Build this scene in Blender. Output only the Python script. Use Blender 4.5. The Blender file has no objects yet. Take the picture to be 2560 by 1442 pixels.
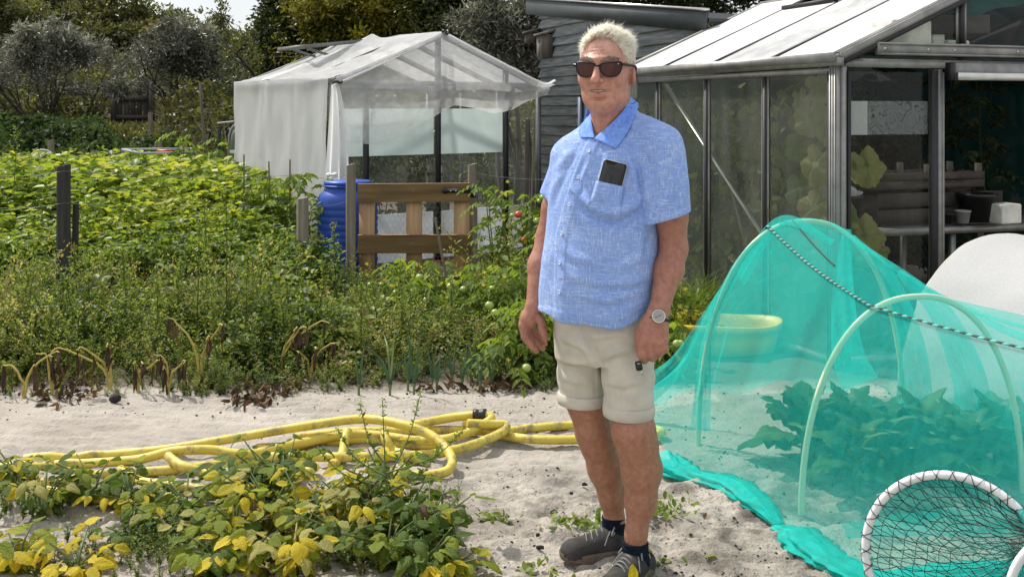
import bpy, math, random
import numpy as np
from mathutils import Vector, Matrix
from mathutils.bvhtree import BVHTree
random.seed(7)
rng = np.random.default_rng(11)
scene = bpy.context.scene
C = scene.collection

# ---------------------------------------------------------------- camera, sky, sun, exposure
F, HZ, CH = 2600.0, 272.0, 1.53          # focal length (px of the 2560 px wide photograph), horizon row, eye height
cam = bpy.data.cameras.new('camera'); camo = bpy.data.objects.new('camera', cam); C.objects.link(camo)
cam.sensor_width = 36.0; cam.lens = 36.0 * F / 2560.0
cam.shift_y = -(721.0 - HZ) / 2560.0
cam.clip_start = 0.05; cam.clip_end = 400
camo.location = (0, 0, CH); camo.rotation_euler = (math.pi / 2, 0, 0)
scene.camera = camo

SUN_EL, SUN_AZ = math.radians(52), math.radians(-48)      # azimuth from +Y (away from the camera) towards +X
sun_dir = Vector((math.sin(SUN_AZ) * math.cos(SUN_EL), math.cos(SUN_AZ) * math.cos(SUN_EL), math.sin(SUN_EL)))
world = bpy.data.worlds.new('World'); scene.world = world; world.use_nodes = True
wn, wl = world.node_tree.nodes, world.node_tree.links
bg = wn['Background']; bg.inputs['Strength'].default_value = 0.1
sky = wn.new('ShaderNodeTexSky'); sky.sky_type = 'NISHITA'; sky.sun_disc = False
sky.sun_elevation = SUN_EL; sky.sun_rotation = SUN_AZ; sky.dust_density = 2.0
wtc = wn.new('ShaderNodeTexCoord'); wno = wn.new('ShaderNodeTexNoise')
wno.inputs['Scale'].default_value = 2.2; wno.inputs['Detail'].default_value = 6
wra = wn.new('ShaderNodeValToRGB'); wra.color_ramp.elements[0].position = 0.30; wra.color_ramp.elements[1].position = 0.62
wra.color_ramp.elements[0].color = (0.45, 0.45, 0.45, 1); wra.color_ramp.elements[1].color = (0.95, 0.95, 0.95, 1)
wmx = wn.new('ShaderNodeMixRGB'); wmx.inputs['Color2'].default_value = (8.7, 8.9, 9.2, 1)      # thin bright cloud
wl.new(wtc.outputs['Generated'], wno.inputs['Vector']); wl.new(wno.outputs['Fac'], wra.inputs['Fac'])
wl.new(wra.outputs['Color'], wmx.inputs['Fac']); wl.new(sky.outputs['Color'], wmx.inputs['Color1'])
wl.new(wmx.outputs['Color'], bg.inputs['Color'])
sl = bpy.data.lights.new('sun', 'SUN'); so = bpy.data.objects.new('sun', sl); C.objects.link(so)
sl.energy = 4.3; sl.angle = math.radians(2.5); sl.color = (1.0, 0.95, 0.88)
so.rotation_euler = sun_dir.to_track_quat('Z', 'Y').to_euler(); so.location = (-6, 10, 14)
vs = scene.view_settings
scene.display_settings.display_device = 'sRGB'
vs.view_transform = 'Standard'; vs.look = 'None'; vs.exposure = 0.27; vs.gamma = 1.0; vs.use_curve_mapping = False
cy = scene.cycles
cy.max_bounces = 7; cy.diffuse_bounces = 3; cy.glossy_bounces = 3; cy.transmission_bounces = 4; cy.transparent_max_bounces = 20
cy.caustics_reflective = False; cy.caustics_refractive = False; cy.sample_clamp_indirect = 6.0
cy.use_denoising = True
try:
    cy.denoiser = 'OPENIMAGEDENOISE'; cy.denoising_prefilter = 'ACCURATE'
except Exception: pass

# ---------------------------------------------------------------- helpers
def px(x, y, d):
    """the point of the place that the photograph shows at (x, y), d metres away"""
    return np.array(((x - 1280.0) * d / F, d, CH - (y - HZ) * d / F))
def gd(y, z=0.0):
    """distance of a point at height z seen on row y"""
    return F * (CH - z) / (y - HZ)
def nz(a): return a / (np.linalg.norm(a, axis=-1, keepdims=True) + 1e-12)
def sm(a, b, x):
    t = np.clip((x - a) / (b - a), 0, 1); return t * t * (3 - 2 * t)
def hash2(ix, iy, s=0):
    n = np.sin(ix * 127.1 + iy * 311.7 + s * 74.7) * 43758.5453
    return n - np.floor(n)
def vnoise(x, y, s=0):
    ix, iy = np.floor(x), np.floor(y); fx, fy = x - ix, y - iy
    fx = fx * fx * (3 - 2 * fx); fy = fy * fy * (3 - 2 * fy)
    a, b, c, d = hash2(ix, iy, s), hash2(ix + 1, iy, s), hash2(ix, iy + 1, s), hash2(ix + 1, iy + 1, s)
    return (a + (b - a) * fx) * (1 - fy) + (c + (d - c) * fx) * fy
def fbm(x, y, o=4, s=0):
    r, a = 0, 0.5
    for i in range(o):
        r = r + a * vnoise(x, y, s + i); x, y, a = x * 2.03, y * 2.03, a * 0.5
    return r

def tag(o, label=None, cat=None, group=None, kind=None):
    if label: o['label'] = label
    if cat: o['category'] = cat
    if group: o['group'] = group
    if kind: o['kind'] = kind
    return o
def thing(name, loc, label, cat, group=None):
    o = bpy.data.objects.new(name, None); C.objects.link(o); o.location = tuple(loc); o.empty_display_size = 0.1
    return tag(o, label, cat, group)
def mesh_np(name, V, polys, attr=None, smooth=False):
    V = np.asarray(V, np.float32).reshape(-1, 3)
    me = bpy.data.meshes.new(name)
    polys = [np.asarray(p, np.int32) for p in polys if len(p)]
    idx = np.concatenate([p.ravel() for p in polys]); tot = np.concatenate([np.full(len(p), p.shape[1], np.int32) for p in polys])
    start = np.concatenate([[0], np.cumsum(tot)[:-1]]).astype(np.int32)
    me.vertices.add(len(V)); me.vertices.foreach_set('co', V.ravel())
    me.loops.add(len(idx)); me.loops.foreach_set('vertex_index', idx)
    me.polygons.add(len(tot)); me.polygons.foreach_set('loop_start', start); me.polygons.foreach_set('loop_total', tot)
    if attr is not None:
        for k, a in attr.items():
            a = np.asarray(a, np.float32)
            if a.ndim == 1:
                at = me.attributes.new(k, 'FLOAT', 'POINT'); at.data.foreach_set('value', a)
            else:
                at = me.attributes.new(k, 'FLOAT_COLOR', 'POINT'); at.data.foreach_set('color', np.c_[a, np.ones(len(a))].astype(np.float32).ravel())
    if smooth: me.polygons.foreach_set('use_smooth', np.ones(len(tot), bool))
    me.update(calc_edges=True); me.validate()
    return me
def obj(name, me, m=None, parent=None, loc=(0, 0, 0)):
    o = bpy.data.objects.new(name, me); C.objects.link(o); o.location = tuple(loc)
    if m is not None and not me.materials: me.materials.append(m)
    if parent is not None: o.parent = parent
    return o
def origin_of(V):
    V = np.asarray(V); a, b = V.min(0), V.max(0); return np.array(((a[0] + b[0]) / 2, (a[1] + b[1]) / 2, a[2]))
def put(name, V, polys, m, parent=None, attr=None, smooth=False, label=None, cat=None, group=None, kind=None):
    """world-space geometry as one object; under a parent it is stored relative to the parent's place"""
    V = np.asarray(V, float).reshape(-1, 3)
    if parent is not None:
        base = np.zeros(3); p = parent
        while p is not None: base = base + np.array(p.location); p = p.parent
        o = obj(name, mesh_np(name, V - base, polys, attr, smooth), m, parent)
    else:
        org = origin_of(V); o = obj(name, mesh_np(name, V - org, polys, attr, smooth), m, None, org)
    return tag(o, label, cat, group, kind)

class MB:
    """collects simple solids into one mesh"""
    def __init__(s): s.V = []; s.Q = []; s.T = []; s.n = 0
    def add(s, V, quads=(), tris=(), solid=True):
        V = np.asarray(V, float).reshape(-1, 3); quads, tris = np.asarray(quads, int), np.asarray(tris, int)
        if solid:                                             # faces outwards
            W = V - V.mean(0); vol = lambda a, b, c: np.einsum('ij,ij->i', W[a], np.cross(W[b], W[c])).sum(); t = 0.0
            if len(quads): t += vol(quads[:, 0], quads[:, 1], quads[:, 2]) + vol(quads[:, 0], quads[:, 2], quads[:, 3])
            if len(tris): t += vol(tris[:, 0], tris[:, 1], tris[:, 2])
            if t < 0: quads, tris = quads[:, ::-1] if len(quads) else quads, tris[:, ::-1] if len(tris) else tris
        s.V.append(V)
        if len(quads): s.Q.append(np.asarray(quads, int) + s.n)
        if len(tris): s.T.append(np.asarray(tris, int) + s.n)
        s.n += len(V); return s
    def box(s, c, ax, ay, az, hx, hy, hz, taper=1.0):
        c, ax, ay, az = (np.asarray(q, float) for q in (c, ax, ay, az)); V = []
        for z in (-1, 1):
            k = taper if z > 0 else 1.0
            for y in (-1, 1):
                for x in (-1, 1): V.append(c + ax * hx * x * k + ay * hy * y * k + az * hz * z)
        return s.add(V, [(0, 2, 3, 1), (4, 5, 7, 6), (0, 1, 5, 4), (2, 6, 7, 3), (0, 4, 6, 2), (1, 3, 7, 5)])
    def bar(s, p, q, w, h, up=(0, 0, 1)):
        p, q = np.asarray(p, float), np.asarray(q, float); a = q - p; L = np.linalg.norm(a); a = a / L
        u = np.asarray(up, float); b = np.cross(a, u)
        if np.linalg.norm(b) < 1e-3: b = np.cross(a, (1.0, 0, 0))
        b = b / np.linalg.norm(b); c = np.cross(b, a)
        return s.box((p + q) / 2, b, c, a, w / 2, h / 2, L / 2)
    def tube(s, P, R, n=8, cap=True, closed=False):
        P = np.asarray(P, float); m = len(P); R = np.full(m, R, float) if np.isscalar(R) else np.asarray(R, float)
        T = nz(np.gradient(P, axis=0)) if not closed else nz(np.roll(P, -1, 0) - np.roll(P, 1, 0))
        up = np.array((0, 0, 1.0)) if abs(T[0][2]) < 0.9 else np.array((1.0, 0, 0)); B = np.zeros_like(P)
        b = np.cross(T[0], up); b /= np.linalg.norm(b)
        for i in range(m):
            b = b - T[i] * b.dot(T[i]); b /= np.linalg.norm(b) + 1e-12; B[i] = b
        N = np.cross(B, T); th = np.linspace(0, 2 * np.pi, n, endpoint=False)
        V = P[:, None] + R[:, None, None] * (np.cos(th)[None, :, None] * B[:, None] + np.sin(th)[None, :, None] * N[:, None])
        i, j = np.meshgrid(np.arange(m if closed else m - 1), np.arange(n), indexing='ij'); i2 = (i + 1) % m; j2 = (j + 1) % n
        q = np.stack([i * n + j, i * n + j2, i2 * n + j2, i2 * n + j], -1).reshape(-1, 4)
        s.add(V, q)
        if cap and not closed:
            for k, r in ((0, 1), (m - 1, -1)):
                ring = V[k]; c = ring.mean(0); t = [(n, (a + 1) % n, a) if r > 0 else (n, a, (a + 1) % n) for a in range(n)]
                s.add(np.vstack([ring, c]), (), t)
        return s
    def lathe(s, prof, c, n=24, axis=None):
        """prof: (radius, height) list about a vertical axis through c"""
        prof = np.asarray(prof, float); th = np.linspace(0, 2 * np.pi, n, endpoint=False); m = len(prof)
        V = np.stack([prof[:, 0:1] * np.cos(th), prof[:, 0:1] * np.sin(th), np.repeat(prof[:, 1:2], n, 1)], -1)
        if axis is not None:
            z = nz(np.asarray(axis, float)); x = nz(np.cross(z, (0.3, 0.9, 0.2))); y = np.cross(z, x)
            V = V[..., 0:1] * x + V[..., 1:2] * y + V[..., 2:3] * z
        V = V + np.asarray(c)
        i, j = np.meshgrid(np.arange(m - 1), np.arange(n), indexing='ij'); j2 = (j + 1) % n
        return s.add(V, np.stack([i * n + j, i * n + j2, (i + 1) * n + j2, (i + 1) * n + j], -1).reshape(-1, 4))
    def grid(s, G, closed_u=False):
        G = np.asarray(G, float); a, b = G.shape[:2]
        i, j = np.meshgrid(np.arange(a if closed_u else a - 1), np.arange(b - 1), indexing='ij'); i2 = (i + 1) % a
        return s.add(G, np.stack([i * b + j, i * b + j + 1, i2 * b + j + 1, i2 * b + j], -1).reshape(-1, 4), solid=closed_u)
    def slab(s, G, t):
        """a surface grid given a thickness t along its normals"""
        G = np.asarray(G, float); du = np.gradient(G, axis=0); dv = np.gradient(G, axis=1); N = nz(np.cross(du, dv))
        a, b = G.shape[:2]; H = G + N * t
        i, j = np.meshgrid(np.arange(a - 1), np.arange(b - 1), indexing='ij'); q = np.stack([i * b + j, i * b + j + 1, (i + 1) * b + j + 1, (i + 1) * b + j], -1).reshape(-1, 4)
        o = a * b; Q = [q, (q + o)[:, ::-1]]
        for k in ([np.arange(b)], [np.arange(b) + (a - 1) * b], [np.arange(a) * b], [np.arange(a) * b + b - 1]):
            e = k[0]; Q.append(np.stack([e[:-1], e[1:], e[1:] + o, e[:-1] + o], -1))
        return s.add(np.concatenate([G.reshape(-1, 3), H.reshape(-1, 3)]), np.concatenate(Q))
    def build(s, name, m, parent=None, smooth=False, attr=None, **kw):
        polys = []
        if s.Q: polys.append(np.concatenate(s.Q))
        if s.T: polys.append(np.concatenate(s.T))
        return put(name, np.concatenate(s.V), polys, m, parent, attr, smooth, **kw)
def spline(P, n=40, closed=False):
    """Catmull-Rom through P"""
    P = np.asarray(P, float); m = len(P)
    if closed: Q = np.vstack([P[-1], P, P[0], P[1]]); segs = m
    else: Q = np.vstack([2 * P[0] - P[1], P, 2 * P[-1] - P[-2]]); segs = m - 1
    out = []
    ts = np.linspace(0, segs, n, endpoint=not closed)
    for t in ts:
        i = min(int(t), segs - 1); f = t - i; a, b, c, d = Q[i], Q[i + 1], Q[i + 2], Q[i + 3]
        out.append(0.5 * (2 * b + (c - a) * f + (2 * a - 5 * b + 4 * c - d) * f * f + (3 * b - a - 3 * c + d) * f ** 3))
    return np.array(out)
def copy_tree(o, parent=None):
    c = o.copy(); C.objects.link(c); c.parent = parent
    for ch in list(o.children): copy_tree(ch, c)
    return c

# ---------------------------------------------------------------- materials
def newmat(name):
    m = bpy.data.materials.new(name); m.use_nodes = True; nt = m.node_tree; nt.nodes.clear()
    out = nt.nodes.new('ShaderNodeOutputMaterial'); return m, nt.nodes, nt.links, out
def ramp(n, stops):
    r = n.new('ShaderNodeValToRGB'); e = r.color_ramp.elements
    while len(e) < len(stops): e.new(0.5)
    for k, (p, c) in enumerate(stops): e[k].position = p; e[k].color = (*c, 1)
    return r
def noise(n, l, scale=(1, 1, 1), sc=1.0, detail=3, rough=0.55, coord='Object', rot=(0, 0, 0)):
    tc = n.new('ShaderNodeTexCoord'); mp = n.new('ShaderNodeMapping'); mp.inputs['Scale'].default_value = scale; mp.inputs['Rotation'].default_value = rot
    t = n.new('ShaderNodeTexNoise'); t.inputs['Scale'].default_value = sc; t.inputs['Detail'].default_value = detail; t.inputs['Roughness'].default_value = rough
    l.new(tc.outputs[coord], mp.inputs['Vector']); l.new(mp.outputs['Vector'], t.inputs['Vector']); return t
def plain(name, c, rough=0.6, metal=0.0, var=0.25, sc=8.0, stretch=(1, 1, 1), bump=0.0, bsc=None, spec=0.5, alpha=None, c2=None, rot=(0, 0, 0), bdist=0.004):
    """procedural colour: noise between a darker and a lighter tone, with fine relief"""
    m, n, l, out = newmat(name); b = n.new('ShaderNodeBsdfPrincipled'); l.new(b.outputs[0], out.inputs['Surface'])
    b.inputs['Roughness'].default_value = rough; b.inputs['Metallic'].default_value = metal
    b.inputs['Specular IOR Level'].default_value = spec
    t = noise(n, l, stretch, sc, 4, 0.6, rot=rot); c = np.array(c); c2 = c * (1 - var) if c2 is None else np.array(c2)
    r = ramp(n, [(0.3, tuple(c2)), (0.7, tuple(np.minimum(c * (1 + var * 0.6), 1)))]); l.new(t.outputs['Fac'], r.inputs['Fac']); l.new(r.outputs['Color'], b.inputs['Base Color'])
    if bump:
        t2 = noise(n, l, stretch, bsc or sc * 6, 4, 0.6, rot=rot); bp = n.new('ShaderNodeBump'); bp.inputs['Strength'].default_value = bump; bp.inputs['Distance'].default_value = bdist
        l.new(t2.outputs['Fac'], bp.inputs['Height']); l.new(bp.outputs['Normal'], b.inputs['Normal'])
    return m
def leafmat(name, stops, trans=0.35, tcol=(1.18, 1.22, 0.55), rough=0.45, sc=40.0, bump=0):
    """two-sided leaf: colour by the leaf's own value 'v', light coming through from behind"""
    m, n, l, out = newmat(name); at = n.new('ShaderNodeAttribute'); at.attribute_name = 'v'
    r = ramp(n, stops); t = noise(n, l, (1, 1, 1), sc, 3)
    ad = n.new('ShaderNodeMath'); ad.operation = 'MULTIPLY_ADD'; ad.inputs[1].default_value = 0.22; l.new(t.outputs['Fac'], ad.inputs[0])
    sb = n.new('ShaderNodeMath'); sb.operation = 'SUBTRACT'; sb.inputs[1].default_value = 0.11; l.new(at.outputs['Fac'], sb.inputs[0]); l.new(sb.outputs[0], ad.inputs[2])
    l.new(ad.outputs[0], r.inputs['Fac'])
    b = n.new('ShaderNodeBsdfPrincipled'); b.inputs['Roughness'].default_value = rough; b.inputs['Specular IOR Level'].default_value = 0.28
    tr = n.new('ShaderNodeBsdfTranslucent'); mu = n.new('ShaderNodeMixRGB'); mu.blend_type = 'MULTIPLY'; mu.inputs['Fac'].default_value = 1; mu.inputs['Color2'].default_value = (*tcol, 1)
    l.new(r.outputs['Color'], b.inputs['Base Color']); l.new(r.outputs['Color'], mu.inputs['Color1']); l.new(mu.outputs['Color'], tr.inputs['Color'])
    mx = n.new('ShaderNodeMixShader'); mx.inputs['Fac'].default_value = trans; l.new(b.outputs[0], mx.inputs[1]); l.new(tr.outputs[0], mx.inputs[2]); l.new(mx.outputs[0], out.inputs['Surface'])
    if bump:
        t2 = noise(n, l, (1, 1, 1), bump, 2); bp = n.new('ShaderNodeBump'); bp.inputs['Strength'].default_value = 0.45; bp.inputs['Distance'].default_value = 0.02; l.new(t2.outputs['Fac'], bp.inputs['Height']); l.new(bp.outputs['Normal'], b.inputs['Normal']); l.new(bp.outputs['Normal'], tr.inputs['Normal'])
    return m
def sheer(name, col, alpha, trans=0.5, var=0.1, sc=40.0, stretch=(1, 1, 1), thread=None):
    """woven net: threads (reflect and let light through) with open holes between them"""
    m, n, l, out = newmat(name); d = n.new('ShaderNodeBsdfDiffuse'); tr = n.new('ShaderNodeBsdfTranslucent'); tp = n.new('ShaderNodeBsdfTransparent')
    d.inputs['Color'].default_value = (*col, 1); tr.inputs['Color'].default_value = (*col, 1)
    m1 = n.new('ShaderNodeMixShader'); m1.inputs['Fac'].default_value = trans; l.new(d.outputs[0], m1.inputs[1]); l.new(tr.outputs[0], m1.inputs[2])
    t = noise(n, l, stretch, sc, 3); mr = n.new('ShaderNodeMapRange'); mr.inputs['From Min'].default_value = 0.3; mr.inputs['From Max'].default_value = 0.7
    mr.inputs['To Min'].default_value = max(0, alpha - var); mr.inputs['To Max'].default_value = min(1, alpha + var); l.new(t.outputs['Fac'], mr.inputs['Value'])
    fac = mr.outputs['Result']
    if thread:
        w = n.new('ShaderNodeTexWave'); w.inputs['Scale'].default_value = thread[0]; w.inputs['Distortion'].default_value = 0.6; w.inputs['Detail Scale'].default_value = 0.4; tc = n.new('ShaderNodeTexCoord')
        mp = n.new('ShaderNodeMapping'); mp.inputs['Rotation'].default_value = thread[1]; l.new(tc.outputs['Object'], mp.inputs['Vector']); l.new(mp.outputs['Vector'], w.inputs['Vector'])
        ma = n.new('ShaderNodeMath'); ma.operation = 'MULTIPLY_ADD'; ma.inputs[1].default_value = thread[2]; l.new(w.outputs['Fac'], ma.inputs[0]); l.new(fac, ma.inputs[2]); fac = ma.outputs[0]
    m2 = n.new('ShaderNodeMixShader'); l.new(fac, m2.inputs['Fac']); l.new(tp.outputs[0], m2.inputs[1]); l.new(m1.outputs[0], m2.inputs[2]); l.new(m2.outputs[0], out.inputs['Surface'])
    return m
def glass(name, dirt=0.12, tint=(0.93, 0.97, 0.95), dcol=(0.55, 0.56, 0.5), gloss=0.08, sc=3.0, dtrans=0.4, dvar=0.8):
    """thin pane: clear sheet, mirror reflection and a film of dust"""
    m, n, l, out = newmat(name); tp = n.new('ShaderNodeBsdfTransparent'); tp.inputs['Color'].default_value = (*tint, 1)
    g = n.new('ShaderNodeBsdfGlossy'); g.inputs['Roughness'].default_value = 0.04; lw = n.new('ShaderNodeLayerWeight'); lw.inputs['Blend'].default_value = 0.5
    pw = n.new('ShaderNodeMath'); pw.operation = 'POWER'; pw.inputs[1].default_value = 5.0; l.new(lw.outputs['Facing'], pw.inputs[0])
    fr = n.new('ShaderNodeMath'); fr.operation = 'MULTIPLY_ADD'; fr.inputs[1].default_value = 0.9; fr.inputs[2].default_value = gloss; l.new(pw.outputs[0], fr.inputs[0])     # mirror share of a thin sheet (Schlick)
    mg = n.new('ShaderNodeMixShader'); l.new(fr.outputs[0], mg.inputs['Fac']); l.new(tp.outputs[0], mg.inputs[1]); l.new(g.outputs[0], mg.inputs[2])
    d = n.new('ShaderNodeBsdfDiffuse'); d.inputs['Color'].default_value = (*dcol, 1); tr = n.new('ShaderNodeBsdfTranslucent'); tr.inputs['Color'].default_value = (*dcol, 1)
    md = n.new('ShaderNodeMixShader'); md.inputs['Fac'].default_value = dtrans; l.new(d.outputs[0], md.inputs[1]); l.new(tr.outputs[0], md.inputs[2])
    t = noise(n, l, (1, 1, 0.5), sc, 6, 0.65); mr = n.new('ShaderNodeMapRange'); mr.inputs['From Min'].default_value = 0.3; mr.inputs['From Max'].default_value = 0.72
    mr.inputs['To Min'].default_value = dirt * (1 - dvar); mr.inputs['To Max'].default_value = min(1, dirt * (1 + dvar)); l.new(t.outputs['Fac'], mr.inputs['Value'])
    mx = n.new('ShaderNodeMixShader'); l.new(mr.outputs['Result'], mx.inputs['Fac']); l.new(mg.outputs[0], mx.inputs[1]); l.new(md.outputs[0], mx.inputs[2]); l.new(mx.outputs[0], out.inputs['Surface'])
    return m
M = {}
M['alu'] = plain('aluminium', (0.27, 0.265, 0.25), 0.5, 0.6, 0.3, 9, (1, 1, 1), 0.1)
M['aludark'] = plain('dark_rubber_seal', (0.015, 0.015, 0.016), 0.6, 0, 0.3)
M['black'] = plain('black_plastic', (0.012, 0.012, 0.013), 0.45, 0, 0.2)
M['greyplastic'] = plain('grey_plastic', (0.30, 0.31, 0.31), 0.5, 0, 0.15)
M['white'] = plain('white_plastic', (0.78, 0.78, 0.77), 0.4, 0, 0.08, 12, bump=0.05)
M['foam'] = plain('dirty_foam', (0.70, 0.68, 0.60), 0.8, 0, 0.35, 7, bump=0.25, bsc=60)
M['wood_grey'] = plain('weathered_wood', (0.16, 0.14, 0.115), 0.85, 0, 0.5, 14, (1, 1, 0.08), 0.6, 30)
M['wood_dark'] = plain('dark_old_wood', (0.055, 0.048, 0.042), 0.9, 0, 0.5, 14, (1, 1, 0.1), 0.6, 30)
M['wood_darkh'] = plain('dark_old_plank', (0.075, 0.062, 0.05), 0.9, 0, 0.5, 14, (0.1, 1, 1), 0.6, 30)
M['wood_pine_v'] = plain('treated_pine_upright', (0.50, 0.32, 0.17), 0.7, 0, 0.4, 16, (1, 1, 0.06), 0.3, 30)
M['wood_pine_h'] = plain('treated_pine_rail', (0.50, 0.325, 0.18), 0.7, 0, 0.4, 16, (0.06, 1, 1), 0.3, 30)
M['post_dark'] = plain('tarred_post', (0.045, 0.04, 0.036), 0.85, 0, 0.6, 22, (1, 1, 0.05), 0.9, 26, c2=(0.012, 0.011, 0.01))
M['post_grey'] = plain('round_post', (0.26, 0.225, 0.17), 0.85, 0, 0.45, 22, (1, 1, 0.06), 0.7, 26)
M['metal'] = plain('bright_metal', (0.62, 0.61, 0.58), 0.3, 0.9, 0.15)
M['wire'] = plain('galvanised_wire', (0.22, 0.22, 0.21), 0.6, 0.3, 0.2)
M['cane'] = plain('cane', (0.17, 0.14, 0.09), 0.8, 0, 0.35, 20)
M['bark'] = plain('bark', (0.055, 0.045, 0.036), 0.9, 0, 0.5, 18, (1, 1, 0.2), 0.6)
M['stem'] = plain('green_stem', (0.10, 0.15, 0.035), 0.6, 0, 0.4, 20)
M['stem_dry'] = plain('yellow_stem', (0.50, 0.40, 0.10), 0.6, 0, 0.35, 20)
M['charcoal'] = plain('dark_soil', (0.03, 0.026, 0.022), 0.95, 0, 0.6, 60)
# ================================================================ the ground
def gh(x, y):
    """height of the terrain"""
    x = np.asarray(x, float); y = np.asarray(y, float)
    h = sm(14.5, 25, y) * 1.05 + sm(24, 42, y) * 2.3 + sm(13, 30, y) * 0.5 * (fbm(x * 0.22 + 3, y * 0.22, 3, 5) - 0.45)
    near = 1 - sm(6.5, 9.5, y)
    h = h + near * (0.055 * (fbm(x * 1.6, y * 2.2, 3, 1) - 0.45) + 0.022 * (fbm(x * 6, y * 9, 3, 2) - 0.45))
    rip = np.sin((y * 1.25 + 0.25 * x + 0.35 * fbm(x * 2.2, y * 1.4, 3, 9)) * 46)
    rm = sm(4.15, 4.5, y) * (1 - sm(5.3, 5.7, y)) * sm(0.7, 0.0, x)
    h = h + rip * 0.009 * rm * (0.4 + fbm(x * 2, y * 2, 2, 4))
    return h
def axis_coords(lo, hi, step, far_lo, far_hi, g=1.16):
    a = list(np.arange(lo, hi + 1e-6, step)); s = step
    while a[-1] < far_hi: s *= g; a.append(a[-1] + s)
    s = step
    while a[0] > far_lo: s *= g; a.insert(0, a[0] - s)
    return np.array(a)
gx = axis_coords(-2.3, 2.3, 0.016, -140, 140); gy = axis_coords(3.2, 6.0, 0.014, -20, 260)
GX, GY = np.meshgrid(gx, gy, indexing='ij')
fine = (1 - sm(6, 8, GY)) * sm(2.6, 3.0, GY)
GZ = gh(GX, GY) + fine * (0.036 * (fbm(GX * 15, GY * 24, 3, 21) - 0.45) * (0.45 + 1.3 * sm(4.8, 4.2, GY)) + 0.013 * (fbm(GX * 52, GY * 60, 2, 31) - 0.4))
mb = MB().grid(np.stack([GX, GY, GZ], -1))

m, n, l, out = newmat('sand'); b = n.new('ShaderNodeBsdfPrincipled'); l.new(b.outputs[0], out.inputs['Surface'])
b.inputs['Roughness'].default_value = 0.95; b.inputs['Specular IOR Level'].default_value = 0.15
t1 = noise(n, l, (1, 1, 1), 2.2, 4); r1 = ramp(n, [(0.3, (0.385, 0.343, 0.292)), (0.7, (0.535, 0.487, 0.422))]); l.new(t1.outputs['Fac'], r1.inputs['Fac'])
t2 = noise(n, l, (1, 1, 1), 3.2, 8, 0.72); r2 = ramp(n, [(0.46, (0, 0, 0)), (0.60, (1, 1, 1))]); l.new(t2.outputs['Fac'], r2.inputs['Fac'])   # dark earth mixed into the sand
t3 = noise(n, l, (1, 1, 1), 42, 6, 0.7); r3 = ramp(n, [(0.55, (0, 0, 0)), (0.68, (1, 1, 1))]); l.new(t3.outputs['Fac'], r3.inputs['Fac'])
tc = n.new('ShaderNodeTexCoord'); sx = n.new('ShaderNodeSeparateXYZ'); l.new(tc.outputs['Object'], sx.inputs[0])
def maprange(src, a, b_, c, d):
    q = n.new('ShaderNodeMapRange'); q.inputs['From Min'].default_value = a; q.inputs['From Max'].default_value = b_; q.inputs['To Min'].default_value = c; q.inputs['To Max'].default_value = d; l.new(src, q.inputs['Value']); return q.outputs['Result']
def math2(op, a, b_):
    q = n.new('ShaderNodeMath'); q.operation = op
    for k, v in ((0, a), (1, b_)):
        if isinstance(v, (int, float)): q.inputs[k].default_value = v
        else: l.new(v, q.inputs[k])
    q.use_clamp = True; return q.outputs[0]
# the bed that has been dug over, nearer than 4.4 m and right of the hoses, is richer in dark crumbs
dug = math2('MULTIPLY', maprange(sx.outputs['Y'], 4.6, 4.1, 0.25, 1.0), maprange(sx.outputs['X'], -0.6, 0.5, 0.55, 1.0))
m1 = math2('MULTIPLY', r2.outputs['Color'], dug); m2_ = math2('MULTIPLY', r3.outputs['Color'], math2('ADD', math2('MULTIPLY', dug, 0.95), 0.12))
dark = math2('MAXIMUM', math2('MULTIPLY', m1, 0.75), m2_)
ty = noise(n, l, (1, 1, 1), 2.0, 3); yy = math2('ADD', sx.outputs['Y'], 0.0)
q = n.new('ShaderNodeMath'); q.operation = 'MULTIPLY_ADD'; q.inputs[1].default_value = 0.5; l.new(ty.outputs['Fac'], q.inputs[0]); l.new(sx.outputs['Y'], q.inputs[2])
bed = maprange(q.outputs[0], 5.85, 6.1, 0.0, 0.85)
mix1 = n.new('ShaderNodeMixRGB'); l.new(dark, mix1.inputs['Fac']); l.new(r1.outputs['Color'], mix1.inputs['Color1']); mix1.inputs['Color2'].default_value = (0.075, 0.06, 0.048, 1)
mix2 = n.new('ShaderNodeMixRGB'); l.new(bed, mix2.inputs['Fac']); l.new(mix1.outputs['Color'], mix2.inputs['Color1']); mix2.inputs['Color2'].default_value = (0.085, 0.066, 0.045, 1)
l.new(mix2.outputs['Color'], b.inputs['Base Color'])
tb = noise(n, l, (1, 1, 1), 55, 5, 0.7); bp = n.new('ShaderNodeBump'); bp.inputs['Strength'].default_value = 0.9; bp.inputs['Distance'].default_value = 0.018
l.new(tb.outputs['Fac'], bp.inputs['Height']); l.new(bp.outputs['Normal'], b.inputs['Normal'])
M['sand'] = m
g = obj('ground', mesh_np('ground', np.concatenate(mb.V), mb.Q, smooth=True), M['sand']); tag(g, 'pale dry garden sand with dark crumbs of earth', 'ground', kind='structure')

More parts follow.
